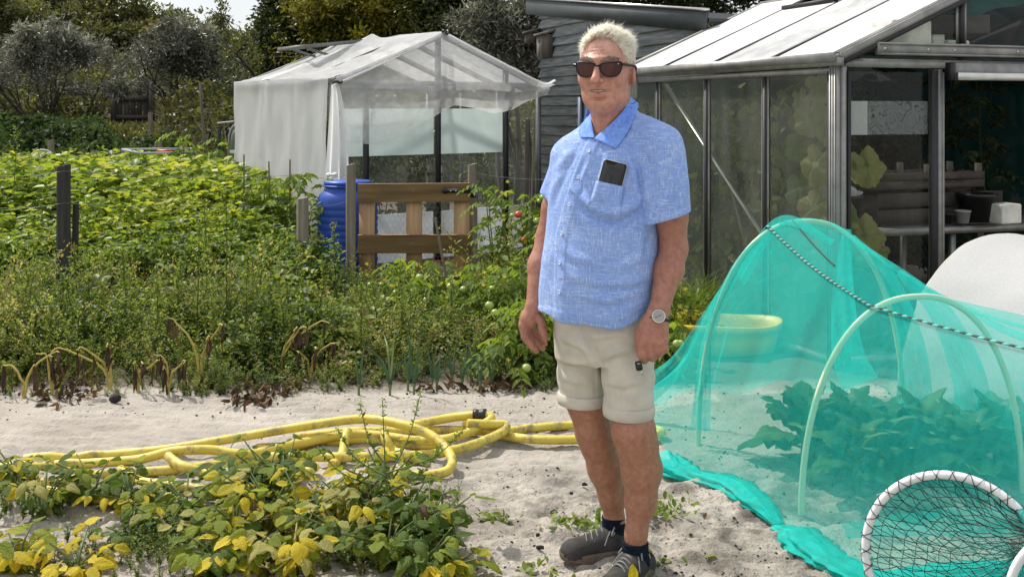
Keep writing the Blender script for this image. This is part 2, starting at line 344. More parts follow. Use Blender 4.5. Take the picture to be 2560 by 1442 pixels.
# dark crumbs of earth and bits of dead plant lying on the sand
ico_v = np.array([(0, 0, 1), (0.894, 0, 0.447), (0.276, 0.851, 0.447), (-0.724, 0.526, 0.447), (-0.724, -0.526, 0.447), (0.276, -0.851, 0.447),
                  (0.724, 0.526, -0.447), (-0.276, 0.851, -0.447), (-0.894, 0, -0.447), (-0.276, -0.851, -0.447), (0.724, -0.526, -0.447), (0, 0, -1)])
ico_f = np.array([(0, 1, 2), (0, 2, 3), (0, 3, 4), (0, 4, 5), (0, 5, 1), (1, 6, 2), (2, 7, 3), (3, 8, 4), (4, 9, 5), (5, 10, 1), (6, 7, 2), (7, 8, 3), (8, 9, 4), (9, 10, 5), (10, 6, 1), (6, 11, 7), (7, 11, 8), (8, 11, 9), (9, 11, 10), (10, 11, 6)])
def scatter_lumps(P, R, flat=0.6):
    k = len(P); V = ico_v[None] * (0.65 + 0.7 * rng.random((k, 12, 1))) * R[:, None, None] * np.array((1, 1, flat)) * (0.7 + 0.6 * rng.random((k, 1, 3)))
    a = rng.random(k) * 6.283; c, s = np.cos(a)[:, None], np.sin(a)[:, None]
    V = np.stack([V[..., 0] * c - V[..., 1] * s, V[..., 0] * s + V[..., 1] * c, V[..., 2]], -1) + P[:, None]
    return V.reshape(-1, 3), (ico_f[None] + 12 * np.arange(k)[:, None, None]).reshape(-1, 3)
k = 6500; y = 3.3 + 2.5 * rng.random(k) ** 1.3; x = (rng.random(k) - 0.5) * 1.05 * y
w = fbm(x * 3.2, y * 3.2, 4, 3) + 0.25 * (x > -0.2) * (y < 4.5) + 0.2 * (y > 5.15); keep = w + 0.16 * rng.random(k) > 0.64
x, y = x[keep], y[keep]; R = 0.0016 + 0.0055 * rng.random(len(x)) ** 4
V, T = scatter_lumps(np.stack([x, y, gh(x, y) + R * 0.35], -1), R)
o = put('soil_crumbs', V, [T], M['charcoal'], smooth=True, kind='stuff', label='dark crumbs of earth strewn over the pale sand', cat='soil')
# the biggest dark clods one can pick out
clods = [(745, 972, 13, 'left of the hose bend by the weeds'), (285, 1016, 24, 'black, beside the left weed edge'), (1462, 1212, 9, 'left of the shins'), (1385, 1280, 13, 'left of the ankles'),
         (1415, 1298, 9, 'just left of the navy sock'), (1372, 1345, 8, 'left of the shoe tip'), (1345, 1345, 7, 'further left of the shoe tip'), (1350, 1380, 12, 'ahead of the toe cap')]
for cx, cy_, r, where in clods:
    d = gd(cy_); P = px(cx, cy_, d); P[2] = gh(P[0], P[1]) + r * d / F * 0.5
    V, T = scatter_lumps(P[None], np.array([0.75 * r * d / F]), 0.75)
    put('soil_clod', V, [T], M['charcoal'], smooth=True, label='dark clod of earth on the sand ' + where, cat='clod', group='clods of earth')

# ================================================================ foliage tools
def kites(P, A, N, L, W, fold=0.12, droop=0.0):
    S = nz(np.cross(A, N)); L = L[:, None]; W = W[:, None]
    V = np.stack([P, P + A * L * 0.42 + S * W * 0.5 + N * W * fold, P + A * L - N * L * droop, P + A * L * 0.42 - S * W * 0.5 + N * W * fold], 1)
    k = len(P); q = (np.array([[(0, 1, 2), (0, 2, 3)]]) + 4 * np.arange(k)[:, None, None]).reshape(-1, 3)
    return V.reshape(-1, 3), q
def ovates(P, A, N, L, W, fold=0.15, droop=0.1):
    S = nz(np.cross(A, N)); L = L[:, None]; W = W[:, None]
    V = np.stack([P, P + A * L * 0.28 + S * W * 0.46 + N * W * fold, P + A * L * 0.68 + S * W * 0.40 + N * (W * fold - L * droop * 0.4), P + A * L - N * L * droop,
                  P + A * L * 0.68 - S * W * 0.40 + N * (W * fold - L * droop * 0.4), P + A * L * 0.28 - S * W * 0.46 + N * W * fold], 1)
    k = len(P); q = (np.array([[(0, 1, 2, 3), (0, 3, 4, 5)]]) + 6 * np.arange(k)[:, None, None]).reshape(-1, 4)
    return V.reshape(-1, 3), q
def rand_dirs(k, up=0.0):
    d = rng.normal(size=(k, 3)); d[:, 2] += up; return nz(d)
class Soup:
    """many leaves and stems as one mesh with a per-leaf value"""
    def __init__(s): s.V, s.T, s.Q, s.a, s.n = [], [], [], [], 0
    def add(s, V, polys, v):
        V = np.asarray(V, float).reshape(-1, 3); polys = np.asarray(polys) + s.n
        (s.T if polys.shape[1] == 3 else s.Q).append(polys); s.V.append(V); s.n += len(V)
        s.a.append(np.full(len(V), v) if np.isscalar(v) else np.repeat(v, len(V) // len(v))); return s
    def stem(s, P, R, v=0.5, n=3):
        t = MB().tube(P, R, n, cap=False); return s.add(np.concatenate(t.V), np.concatenate(t.Q), v)
    def arrays(s): return np.concatenate(s.V), (np.concatenate(s.T) if s.T else None), (np.concatenate(s.Q) if s.Q else None), np.concatenate(s.a)
    def build(s, name, m, parent=None, smooth=False, **kw):
        V, T, Q, a = s.arrays(); return put(name, V, [p for p in (T, Q) if p is not None], m, parent, {'v': a}, smooth, **kw)
    def scatter(s, tm, P, scale, yaw, dv, lean=0.12):
        V, T, Q, a = tm; k = len(P); c, sn = np.cos(yaw), np.sin(yaw); Z = np.zeros(k); O = np.ones(k)
        R = np.stack([np.stack([c, -sn, Z], -1), np.stack([sn, c, Z], -1), np.stack([Z, Z, O], -1)], 1)
        lx, ly = rng.normal(0, lean, k), rng.normal(0, lean, k)
        W = np.einsum('kij,nj->kni', R, V); W[..., 0] += lx[:, None] * W[..., 2]; W[..., 1] += ly[:, None] * W[..., 2]
        W = W * scale[:, None, None] + P[:, None]
        for poly, dst in ((T, s.T), (Q, s.Q)):
            if poly is not None: dst.append((poly[None] + (s.n + len(V) * np.arange(k))[:, None, None]).reshape(-1, poly.shape[1]))
        s.V.append(W.reshape(-1, 3)); s.a.append(np.clip(a[None] + dv[:, None], 0, 1).ravel()); s.n += len(V) * k; return s

M['lf_grey'] = leafmat('silver_leaf', [(0.0, (0.035, 0.038, 0.024)), (0.5, (0.16, 0.165, 0.12)), (1.0, (0.52, 0.52, 0.45))], 0.3, (1.1, 1.1, 0.9))
M['lf_dark'] = leafmat('dark_leaf', [(0.0, (0.016, 0.024, 0.010)), (0.55, (0.065, 0.082, 0.03)), (1.0, (0.16, 0.18, 0.065))], 0.34)
M['lf_olive'] = leafmat('olive_brown_leaf', [(0.0, (0.04, 0.042, 0.02)), (0.5, (0.12, 0.125, 0.05)), (0.85, (0.24, 0.24, 0.10)), (1.0, (0.28, 0.17, 0.08))], 0.42)
M['lf_gold'] = leafmat('yellow_green_leaf', [(0.0, (0.04, 0.05, 0.010)), (0.5, (0.15, 0.15, 0.022)), (1.0, (0.40, 0.33, 0.05))], 0.42)
M['lf_mid'] = leafmat('hedge_leaf', [(0.0, (0.02, 0.035, 0.01)), (0.6, (0.055, 0.085, 0.02)), (1.0, (0.12, 0.15, 0.04))], 0.3)
M['lf_ivy'] = leafmat('ivy_leaf', [(0.0, (0.015, 0.035, 0.012)), (0.6, (0.065, 0.10, 0.035)), (1.0, (0.16, 0.20, 0.07))], 0.32, rough=0.7)
M['lf_weed'] = leafmat('weed_leaf', [(0.0, (0.045, 0.075, 0.018)), (0.42, (0.14, 0.20, 0.044)), (0.68, (0.28, 0.33, 0.085)), (0.84, (0.44, 0.40, 0.17)), (0.95, (0.30, 0.17, 0.12)), (1.0, (0.14, 0.07, 0.035))], 0.48)
M['lf_bean'] = leafmat('bean_leaf', [(0.0, (0.04, 0.08, 0.018)), (0.35, (0.115, 0.18, 0.034)), (0.7, (0.26, 0.33, 0.055)), (1.0, (0.48, 0.46, 0.09))], 0.46)
M['lf_tom'] = leafmat('tomato_leaf', [(0.0, (0.06, 0.10, 0.02)), (0.5, (0.17, 0.25, 0.04)), (0.85, (0.32, 0.38, 0.07)), (1.0, (0.52, 0.48, 0.10))], 0.52, rough=0.6)
M['lf_dead'] = leafmat('dead_leaf', [(0.0, (0.03, 0.018, 0.01)), (0.6, (0.10, 0.06, 0.03)), (1.0, (0.24, 0.16, 0.08))], 0.25, (1.2, 1, 0.8))
M['lf_dry'] = leafmat('dry_grass', [(0.0, (0.07, 0.06, 0.03)), (0.5, (0.17, 0.15, 0.08)), (1.0, (0.34, 0.30, 0.18))], 0.25, (1.1, 1, 0.8))

# ================================================================ dune slope: trees and scrub
def grow(base, dirv, length, r, levels, mb, tips, bend=0.35, split=3):
    """a branching skeleton of tapered limbs"""
    k = 6; P = [np.array(base)]; d = nz(np.array(dirv, float)[None])[0]
    for i in range(k):
        d = nz((d + rng.normal(0, bend / k * 1.6, 3) + np.array((0, 0, 0.03)))[None])[0]; P.append(P[-1] + d * length / k)
    mb.tube(P, np.linspace(r, r * 0.55, k + 1), 5 if levels > 0 else 4, cap=False)
    if levels == 0: tips.append(P[-1]); tips.append(P[k // 2 + 1]); return
    for j in range(split):
        t = rng.integers(3, k + 1) if j else k
        nd = nz((d + rng.normal(0, 0.55, 3))[None])[0]; nd[2] = abs(nd[2]) * 0.8 + 0.1
        grow(P[t], nd, length * (0.62 + 0.2 * rng.random()), r * 0.52, levels - 1, mb, tips, bend, split)
def tree(name, label, mat, d, crowns, base, N, leaf=(0.07, 0.03), clump=0.3, nclump=60, levels=2, trunk=0.07, stems=1, shell=0.55, group=None, spread=0.5, vb=0.0, top_light=0.0, cat='tree'):
    """crowns: (px x, px y, radius x px, radius y px) at distance d; base: px column of the foot"""
    bx = (base - 1280) * d / F; bz = float(gh(bx, d)); root = thing(name, (bx, d, bz), label, cat, group)
    mb = MB(); tips = []; s = d / F
    top = min(cy_ - ry for _, cy_, _, ry in crowns); H = CH - (top - HZ) * s - bz
    for k in range(stems):
        a = rng.random() * 6.283; lean = spread * (1 if stems > 1 else 0.25)
        grow((bx + 0.05 * math.cos(a), d + 0.05 * math.sin(a), bz - 0.1), (lean * math.cos(a), lean * math.sin(a), 1), H * 0.42, trunk * (1 if stems == 1 else 0.7), levels, mb, tips, 0.45)
    mb.build('trunk', M['bark'], root, True)
    sp = Soup(); area = sum(rx * ry for _, _, rx, ry in crowns)
    for cx, cy_, rx, ry in crowns:
        c = px(cx, cy_, d); R = np.array((rx * s, (rx * 0.8) * s, ry * s)); k = max(6, int(nclump * rx * ry / area)); nl = int(1.7 * N * rx * ry / area / k)
        dr = rand_dirs(k, 0.25); rad = (shell + (1.02 - shell) * rng.random(k) ** 0.7) * (1 + 0.22 * rng.normal(size=k)); cc = c + dr * R * rad[:, None]
        cc = cc[(cc[:, 2] > bz + 0.15)]; k = len(cc)
        if not k: continue
        cr = clump * (0.6 + 0.8 * rng.random(k)); cv = rng.normal(0, 0.13, k)
        off = rng.normal(size=(k, nl, 3)); off = off / (np.linalg.norm(off, axis=-1, keepdims=True) + 1e-9) * (rng.random((k, nl, 1)) ** 0.55)
        P = (cc[:, None] + off * cr[:, None, None] * np.array((1, 1, 0.75))).reshape(-1, 3); kk = len(P)
        A = nz(off.reshape(-1, 3) + rng.normal(0, 0.7, (kk, 3))); Nn = rand_dirs(kk, 0.8)
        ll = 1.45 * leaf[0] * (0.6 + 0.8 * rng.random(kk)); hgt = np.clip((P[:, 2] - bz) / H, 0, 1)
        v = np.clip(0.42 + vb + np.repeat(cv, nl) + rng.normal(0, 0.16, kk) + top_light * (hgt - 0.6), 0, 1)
        V, T = kites(P, A, Nn, ll, ll * leaf[1] / leaf[0]); sp.add(V, T, v)
    for t in tips:                                            # twigs carry leaves too
        kk = 40; P = t + rng.normal(0, clump * 0.5, (kk, 3)); ll = leaf[0] * (0.6 + 0.8 * rng.random(kk)); V, T = kites(P, rand_dirs(kk), rand_dirs(kk, 0.8), ll, ll * leaf[1] / leaf[0]); sp.add(V, T, np.clip(0.4 + vb + rng.normal(0, 0.15, kk), 0, 1))
    sp.build('crown', mat, root)
    return root
tree('bush', 'dark bush on the dune at the far left edge', M['lf_olive'], 31, [(10, 90, 110, 110), (-40, 40, 90, 90)], 0, 9000, (0.09, 0.045), 0.4, 70)
tree('bush', 'dark dome-shaped bush at the top left against the sky', M['lf_olive'], 37, [(130, 45, 130, 75), (60, 30, 90, 70), (210, 60, 90, 60)], 130, 11000, (0.10, 0.05), 0.45, 90)
tree('bush', 'broad brown-green rounded bush on the skyline left of the open sky', M['lf_olive'], 35, [(345, 85, 140, 66), (270, 48, 85, 52), (440, 112, 80, 46)], 380, 14000, (0.10, 0.05), 0.42, 120)
tree('bush', 'green bush under the open patch of sky', M['lf_gold'], 33, [(575, 145, 75, 50), (520, 150, 60, 48), (640, 150, 45, 50)], 575, 8000, (0.09, 0.045), 0.35, 60, vb=-0.12)
tree('sapling', 'thin sapling reaching up into the open patch of sky', M['lf_olive'], 30, [(550, 25, 22, 40), (545, 70, 25, 30)], 553, 500, (0.07, 0.03), 0.22, 14, levels=1, trunk=0.03)
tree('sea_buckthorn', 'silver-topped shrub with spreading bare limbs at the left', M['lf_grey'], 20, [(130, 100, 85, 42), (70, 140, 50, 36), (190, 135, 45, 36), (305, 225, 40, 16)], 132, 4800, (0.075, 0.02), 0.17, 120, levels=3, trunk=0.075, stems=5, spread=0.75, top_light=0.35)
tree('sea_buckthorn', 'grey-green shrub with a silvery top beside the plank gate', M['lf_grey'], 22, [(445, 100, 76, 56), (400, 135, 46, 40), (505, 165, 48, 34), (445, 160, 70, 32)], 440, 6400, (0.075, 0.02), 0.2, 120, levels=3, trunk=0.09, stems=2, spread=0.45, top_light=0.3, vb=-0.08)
tree('tree', 'tall dark tree right of the open patch of sky', M['lf_dark'], 20, [(725, 55, 66, 75), (715, 150, 70, 80), (755, 110, 48, 80), (690, 80, 30, 50)], 690, 13000, (0.08, 0.035), 0.3, 120, vb=-0.05)
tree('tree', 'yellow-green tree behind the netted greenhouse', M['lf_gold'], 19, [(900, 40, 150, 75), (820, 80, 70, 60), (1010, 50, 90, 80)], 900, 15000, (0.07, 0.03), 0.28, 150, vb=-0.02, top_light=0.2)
tree('tree', 'dark tree between the yellow-green tree and the silver willow', M['lf_dark'], 18.5, [(1130, 30, 70, 80), (1120, 110, 80, 60), (1180, 10, 60, 60)], 1130, 9000, (0.07, 0.03), 0.28, 80)
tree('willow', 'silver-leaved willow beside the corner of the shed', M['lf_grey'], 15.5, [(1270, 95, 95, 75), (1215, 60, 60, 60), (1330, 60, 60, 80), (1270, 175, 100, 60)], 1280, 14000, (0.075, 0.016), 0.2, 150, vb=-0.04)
tree('tree', 'dark tree rising behind the left part of the shed roof', M['lf_dark'], 20, [(1450, -40, 150, 75), (1590, -45, 130, 70)], 1480, 9000, (0.08, 0.035), 0.3, 90)
tree('tree', 'dark tree rising behind the right part of the shed roof', M['lf_dark'], 20.5, [(1800, -40, 150, 85), (1950, -60, 120, 80), (1700, -30, 90, 70)], 1820, 9000, (0.08, 0.035), 0.3, 90)
tree('hedge', 'dark hedge added behind the aluminium greenhouse to darken the view through it', M['lf_dark'], 12.6, [(2150, 250, 180, 220), (2420, 230, 220, 260), (1980, 330, 130, 150)], 2300, 13000, (0.08, 0.04), 0.3, 130, cat='hedge')  # hedge added as a backdrop so the view through the panes stays dark
# low scrub on the slope, beyond counting
sp = Soup(); k = 150000; d = 17.0 + 22 * rng.random(k) ** 1.2; xp = -150 + 2900 * rng.random(k) ** 1.45; x = (xp - 1280) * d / F
hh = (0.40 + 1.6 * np.clip(fbm(x * 0.55, d * 0.5, 3, 7) - 0.26, 0, 1) * 1.8 + 0.5 * sm(26, 32, d)) * sm(17.2, 19.5, d); dens = fbm(x * 1.1, d * 1.1, 3, 17)
hh = np.where((xp > 255) & (xp < 410) & (d < 25.2), 0.12, hh); P = np.stack([x, d, gh(x, d) + hh * (1 - 0.75 * rng.random(k) ** 1.6)], -1); ll = (0.08 + 0.09 * rng.random(k)) * (0.75 + d / 60)
V, T = kites(P, rand_dirs(k, 0.4), rand_dirs(k, 0.7), ll, ll * 0.5); sp.add(V, T, np.clip(dens * 0.95 - 0.05 + rng.normal(0, 0.17, k), 0, 1))
sp.build('dune_scrub', M['lf_olive'], kind='stuff', label='low brown-green scrub covering the dune slope', cat='scrub')
sp = Soup(); k = 5200; d = 18 + 12 * rng.random(k); xp = 180 + 520 * rng.random(k); x = (xp - 1280) * d / F; ok = (fbm(x * 0.6, d * 0.6, 3, 27) > 0.44) & ((xp > 400) | (d > 25.5)); x, d = x[ok], d[ok]; k = len(x)
P = np.stack([x, d, gh(x, d) + 0.25 + 0.5 * rng.random(k)], -1); ll = 0.25 + 0.35 * rng.random(k); V, T = kites(P, rand_dirs(k, 1.6), rand_dirs(k), ll, ll * 0.035); sp.add(V, T, rng.random(k))
sp.build('dry_grass', M['lf_dry'], kind='stuff', label='dry pale grass and twigs on the dune slope', cat='grass')
# ivy-like cover at the foot of the slope
sp = Soup(); k = 34000; xp = -140 + 580 * rng.random(k); d = 14.2 + 4.2 * rng.random(k); x = (xp - 1280) * d / F
top = 0.45 + 0.62 * sm(14.2, 16.5, d) * (1 - 0.85 * sm(230, 330, xp)) + 1.0 * (fbm(x * 1.3, d * 1.3, 3, 37) - 0.45); P = np.stack([x, d, gh(x, d) + np.clip(top, 0.1, 2) * (1 - 0.8 * rng.random(k) ** 2)], -1)
ll = 0.06 + 0.04 * rng.random(k); V, Q = ovates(P, rand_dirs(k, -0.2), rand_dirs(k, 0.7), ll, ll * 0.8); sp.add(V, Q, np.clip(0.1 + 0.9 * (fbm(x * 1.5, d * 1.5, 3, 47)) + rng.normal(0, 0.15, k), 0, 1))
sp.build('ivy_cover', M['lf_ivy'], kind='stuff', label='dark green ivy-like cover at the foot of the dune', cat='ground cover')
# ================================================================ plant templates
def t_weed(h, nstem, nl, L, W, seed_top=False):
    s = Soup()
    for k in range(nstem):
        a = rng.random() * 6.283; ln = 0.25 + 0.5 * rng.random(); hh = h * (0.6 + 0.45 * rng.random()); t = np.linspace(0, 1, 5)[:, None]
        P = np.array((0, 0, 0)) + t * np.array((0, 0, hh)) + (t ** 1.7) * np.array((math.cos(a), math.sin(a), 0)) * ln * hh * 0.7 + rng.normal(0, 0.008, (5, 3)) * t
        s.stem(P, np.linspace(0.003, 0.0012, 5), 0.5 + 0.4 * rng.random() * (rng.random() > 0.6))
        tt = 0.12 + 0.88 * np.arange(nl) / nl; Q = np.stack([np.interp(tt, t[:, 0], P[:, i]) for i in range(3)], -1)
        az = np.arange(nl) * 2.4 + rng.random() * 6; A = nz(np.stack([np.cos(az), np.sin(az), 0.45 + 0.5 * rng.random(nl)], -1)); N = nz(np.stack([-np.cos(az) * 0.5, -np.sin(az) * 0.5, np.ones(nl)], -1) + rng.normal(0, 0.35, (nl, 3)))
        ll = L * (0.55 + 0.7 * rng.random(nl)) * (1.1 - 0.5 * tt); V, T = kites(Q, A, N, ll, ll * W / L, 0.1, 0.18); s.add(V, T, np.clip(0.45 + rng.normal(0, 0.14, nl) + 0.3 * (rng.random(nl) > 0.93), 0, 1))
        if seed_top:
            m_ = 26; u = 0.72 + 0.33 * rng.random(m_); Q = np.stack([np.interp(np.minimum(u, 1), t[:, 0], P[:, i]) for i in range(3)], -1) + rng.normal(0, 0.012, (m_, 3)); ll = 0.012 + 0.008 * rng.random(m_)
            V, T = kites(Q, rand_dirs(m_, 1.0), rand_dirs(m_), ll, ll * 0.6); s.add(V, T, 0.62 + 0.3 * rng.random(m_))
    return s.arrays()
def t_bushy(h, n, L, W, spread, stems=6, vmean=0.55):
    """broad-leaved bushy plant (beans, potatoes): three leaflets at the end of each stalk"""
    s = Soup()
    for k in range(n):
        a = rng.random() * 6.283; r = spread * math.sqrt(rng.random()); top = np.array((r * math.cos(a), r * math.sin(a), h * (0.55 + 0.5 * rng.random()) * (1 - 0.35 * (r / spread) ** 2)))
        P = np.array([(0, 0, 0), top * np.array((0.5, 0.5, 0.62)), top]); 
        if k < stems: s.stem(P, np.array((0.005, 0.004, 0.002)), 0.45)
        v = np.clip(vmean + rng.normal(0, 0.14), 0, 1)
        for j, da in enumerate((0, 1.5, -1.5)):
            b = a + da + rng.normal(0, 0.25); A = nz(np.array((math.cos(b), math.sin(b), 0.25 + rng.normal(0, 0.25)))[None]); N = nz(np.array((0, 0, 1.0))[None] + rng.normal(0, 0.6, (1, 3)))
            ll = np.array([L * (0.7 + 0.5 * rng.random())]); V, Q = ovates(top[None] + A * 0.012, A, N, ll, ll * W / L, 0.16, 0.14); s.add(V, Q, np.clip(v + rng.normal(0, 0.07), 0, 1))
    return s.arrays()
weeds = [t_weed(0.34, 4, 15, 0.055, 0.017), t_weed(0.30, 5, 14, 0.045, 0.020, True), t_weed(0.40, 3, 18, 0.05, 0.013, True), t_weed(0.26, 5, 13, 0.05, 0.026), t_weed(0.22, 6, 11, 0.04, 0.022)]
beans = [t_bushy(0.62, 56, 0.066, 0.046, 0.20, 8), t_bushy(0.62, 56, 0.06, 0.042, 0.20, 8, 0.65), t_bushy(0.62, 60, 0.064, 0.046, 0.22, 8, 0.45)]
weeds += [t_bushy(0.30, 16, 0.042, 0.026, 0.10, 6, 0.5), t_bushy(0.26, 14, 0.05, 0.034, 0.11, 5, 0.62)]
# ================================================================ tomato plants
def t_tomato(h, n, w=0.22, L=0.075):
    s = Soup()
    for k in range(3):
        a = rng.random() * 6.283; t = np.linspace(0, 1, 7)[:, None]; P = t * np.array((0, 0, h * (0.85 + 0.2 * rng.random()))) + t ** 1.5 * np.array((math.cos(a), math.sin(a), 0)) * w * 0.5 + rng.normal(0, 0.01, (7, 3))
        s.stem(P, np.linspace(0.007, 0.003, 7), 0.5, 5)
        for j in range(n // 3):
            u = 0.08 + 0.92 * (j + rng.random()) / (n // 3); q = np.array([np.interp(u, t[:, 0], P[:, i]) for i in range(3)]); b = j * 2.4 + rng.random()
            ln = w * (0.55 + 0.6 * rng.random()) * (1.05 - 0.35 * u); e = q + np.array((math.cos(b), math.sin(b), 0.15 - 0.5 * rng.random())) * ln
            mid = (q + e) / 2 + np.array((0, 0, 0.25 * ln)); R = spline([q, mid, e], 7); s.stem(R, np.linspace(0.003, 0.0015, 7), 0.55)
            dirv = nz((e - q)[None])[0]; sd = np.cross(dirv, (0, 0, 1.0)); v = np.clip(0.5 + rng.normal(0, 0.15), 0, 1)
            for f_, sgn in ((2, 1), (2, -1), (3, 1), (3, -1), (4, 1), (4, -1), (5, 1), (5, -1), (6, 0)):
                A = nz((dirv * (0.5 if sgn else 1) + sd * sgn + np.array((0, 0, -0.35 - 0.3 * rng.random())))[None]); N = nz(np.array((0, 0, 1.0))[None] + dirv * 0.3 + rng.normal(0, 0.3, (1, 3)))
                ll = np.array([0.74 * L * (0.5 + 0.6 * rng.random())]); V, Q = ovates(R[f_][None], A, N, ll, ll * 0.48, 0.18, 0.2); s.add(V, Q, np.clip(v + rng.normal(0, 0.08), 0, 1))
    return s
M['tomato_green'] = plain('unripe_tomato', (0.34, 0.42, 0.10), 0.25, 0, 0.2, 10)
M['tomato_red'] = plain('ripe_tomato', (0.55, 0.08, 0.02), 0.25, 0, 0.2, 10)
M['petal'] = plain('yellow_petal', (0.75, 0.60, 0.06), 0.6, 0, 0.2)
def ball(c, r, n=12, flat=0.88):
    a = np.linspace(-np.pi / 2, np.pi / 2, 8); return MB().lathe(np.stack([r * np.cos(a) + 1e-5, r * np.sin(a) * flat], -1), c, n)
# ================================================================ netted greenhouse on the left
Z3 = np.array((0, 0, 1.0))
LC = np.array((-1.70, 9.8, 0)); LF = np.array((0.8, 0.6, 0)); LS = np.array((-0.6, 0.8, 0)); LW, LL, LE, LR = 2.48, 2.23, 1.78, 2.27
def lp(s, t, z): return LC + LF * s + LS * t + Z3 * z
def lroof(s): return LE + (LR - LE) * (1 - abs(s - LW / 2) / (LW / 2))
gl = thing('greenhouse', lp(LW / 2, LL / 2, 0), 'small gabled greenhouse draped with white netting behind the wooden gate', 'greenhouse')
M['bar_dark'] = plain('dark_frame', (0.02, 0.021, 0.023), 0.5, 0.2, 0.3)
M['bar_grey'] = plain('grey_frame', (0.17, 0.175, 0.17), 0.5, 0.4, 0.25)
for s, top in ((0.0, LE), (0.366, lroof(0.366)), (1.19, lroof(1.19)), (2.04, lroof(2.04)), (LW, LE)):
    MB().bar(lp(s, 0, 0), lp(s, 0, top), 0.05, 0.04, LF).build('post', M['bar_dark' if 0 < s < LW else 'bar_grey'], gl)
for s in (0.0, LW):
    for t in (0.74, 1.48, LL): MB().bar(lp(s, t, 0), lp(s, t, LE), 0.045, 0.04, LF).build('post', M['bar_grey'], gl)
for s in (1.19,): MB().bar(lp(s, LL, 0), lp(s, LL, lroof(s)), 0.045, 0.04, LF).build('post', M['bar_grey'], gl)
for t in (0.0, 0.74, 1.48, LL):
    for s in (0, LW): MB().bar(lp(s, t, LE), lp(LW / 2, t, LR), 0.045, 0.05).build('rafter', M['bar_grey'], gl)
for a, b in ((lp(0, 0, LE), lp(0, LL, LE)), (lp(LW, 0, LE), lp(LW, LL, LE)), (lp(LW / 2, 0, LR), lp(LW / 2, LL, LR)), (lp(0, 0.0, LE), lp(LW, 0.0, LE)), (lp(0, LL, LE), lp(LW, LL, LE))): MB().bar(a, b, 0.05, 0.05).build('beam', M['bar_grey'], gl)
M['pane_l'] = glass('thin_clear_pane', 0.10, dcol=(0.6, 0.62, 0.58))
for a, b in ((0.0, 0.366), (0.366, 1.19), (1.19, 2.04), (2.04, LW)):
    G = np.array([[lp(q, 0.012, z) for q in (a + 0.02, b - 0.02)] for z in (0.5, 1.06)]); MB().grid(G).build('pane', M['pane_l'], gl)
for t0 in (0, 0.74, 1.48): MB().grid(np.array([[lp(LW - 0.01, q, z) for q in (t0 + 0.03, t0 + 0.70)] for z in (0.1, LE)])).build('pane', M['pane_l'], gl)
M['milky'] = sheer('milky_film', (0.74, 0.88, 0.85), 0.90, 0.55, 0.06, 3)
for a, b in ((0.13, 1.165), (1.215, 2.03)): MB().grid(np.array([[lp(q, 0.035 + 0.006 * math.sin(7 * q), z) for q in np.linspace(a, b, 12)] for z in np.linspace(1.07, 1.53, 6)])).build('film_panel', M['milky'], gl, True)
M['board_white'] = plain('white_board', (0.80, 0.81, 0.77), 0.7, 0, 0.22, 3, (1, 1, 2.2))
for a, b in ((0.1, 1.165), (1.215, 2.36)): MB().slab(np.array([[lp(q, 0.05, z) for q in (a, b)] for z in (0.02, 0.49)]), 0.03).build('base_panel', M['board_white'], gl)
# open roof vent
va = [lp(LW / 2, t, LR + 0.03) for t in (1.45, 2.15)]; vo = [lp(LW / 2 - 0.80, t, LR - 0.07) for t in (1.45, 2.15)]
vent = MB().bar(va[0], va[1], 0.04, 0.035).build('roof_vent', M['bar_grey'], gl)
for a, b in ((vo[0], vo[1]), (va[0], vo[0]), (va[1], vo[1])): MB().bar(a, b, 0.045, 0.04).build('vent_frame', M['bar_grey'], vent)
MB().grid(np.array([[va[0], va[1]], [vo[0], vo[1]]])).build('vent_pane', M['pane_l'], vent)
for t in (1.6, 1.95): MB().bar(lp(LW / 2 - 0.72, t, LR - 0.08), lp(LW / 2 - 0.45, t, lroof(LW / 2 - 0.45) + 0.03), 0.025, 0.025).build('vent_stay', M['bar_grey'], vent)
# white netting: one cloth, in the pieces in which it hangs
M['net_w'] = sheer('white_net', (0.97, 0.97, 0.96), 0.74, 0.55, 0.10, 6, (1, 1, 0.4))
M['net_w2'] = sheer('white_net_thin', (0.97, 0.97, 0.96), 0.50, 0.5, 0.09, 9)
M['net_side'] = sheer('white_net_double', (0.97, 0.97, 0.96), 0.90, 0.58, 0.05, 5, (1, 1, 0.3))
nt_ = thing('netting', lp(LW / 2, -0.05, LR), 'white insect netting draped over the small gabled greenhouse', 'netting')
def wob(u, v, a=0.02, f=5.0): return a * (fbm(u * f + 3, v * f * 0.4, 3, 61) - 0.45) * 2
G = [[lp(s, t, lroof(s) + 0.045 + wob(s, t, 0.02, 7) - 0.05 * math.sin(math.pi * min(1, max(0, s / (LW / 2)))) * (0.4 + 0.6 * abs(math.sin(t * 4.2))) + 0.05 * math.exp(-((t - 1.45) / 0.12) ** 2)) for s in np.linspace(-0.03, LW / 2, 26)] for t in np.linspace(-0.04, LL + 0.03, 44)]
MB().grid(np.array(G)).build('roof_net', M['net_w'], nt_, True)
G = [[lp(s, t, lroof(s) + 0.045 + wob(s, t, 0.02, 6) - 0.06 * math.sin(math.pi * (s - LW / 2) / (LW / 2)) ** 2 * abs(math.sin(t * 4.2))) for s in np.linspace(LW / 2, LW + 0.14, 24)] for t in np.linspace(-0.04, LL + 0.03, 30)]
MB().grid(np.array(G)).build('roof_net', M['net_w2'], nt_, True)
G = [[lp(-0.04 + 0.035 * math.sin(t * 9 + 1.5 * math.sin(z * 3)) * (1.05 - z / LE) + wob(t, z, 0.03, 4) - 0.10 * (1 - z / LE) ** 2, t, z) for z in np.linspace(0.05, LE + 0.05, 26)] for t in np.linspace(0.02, LL + 0.05, 60)]
MB().grid(np.array(G)).build('side_net', M['net_side'], nt_, True)
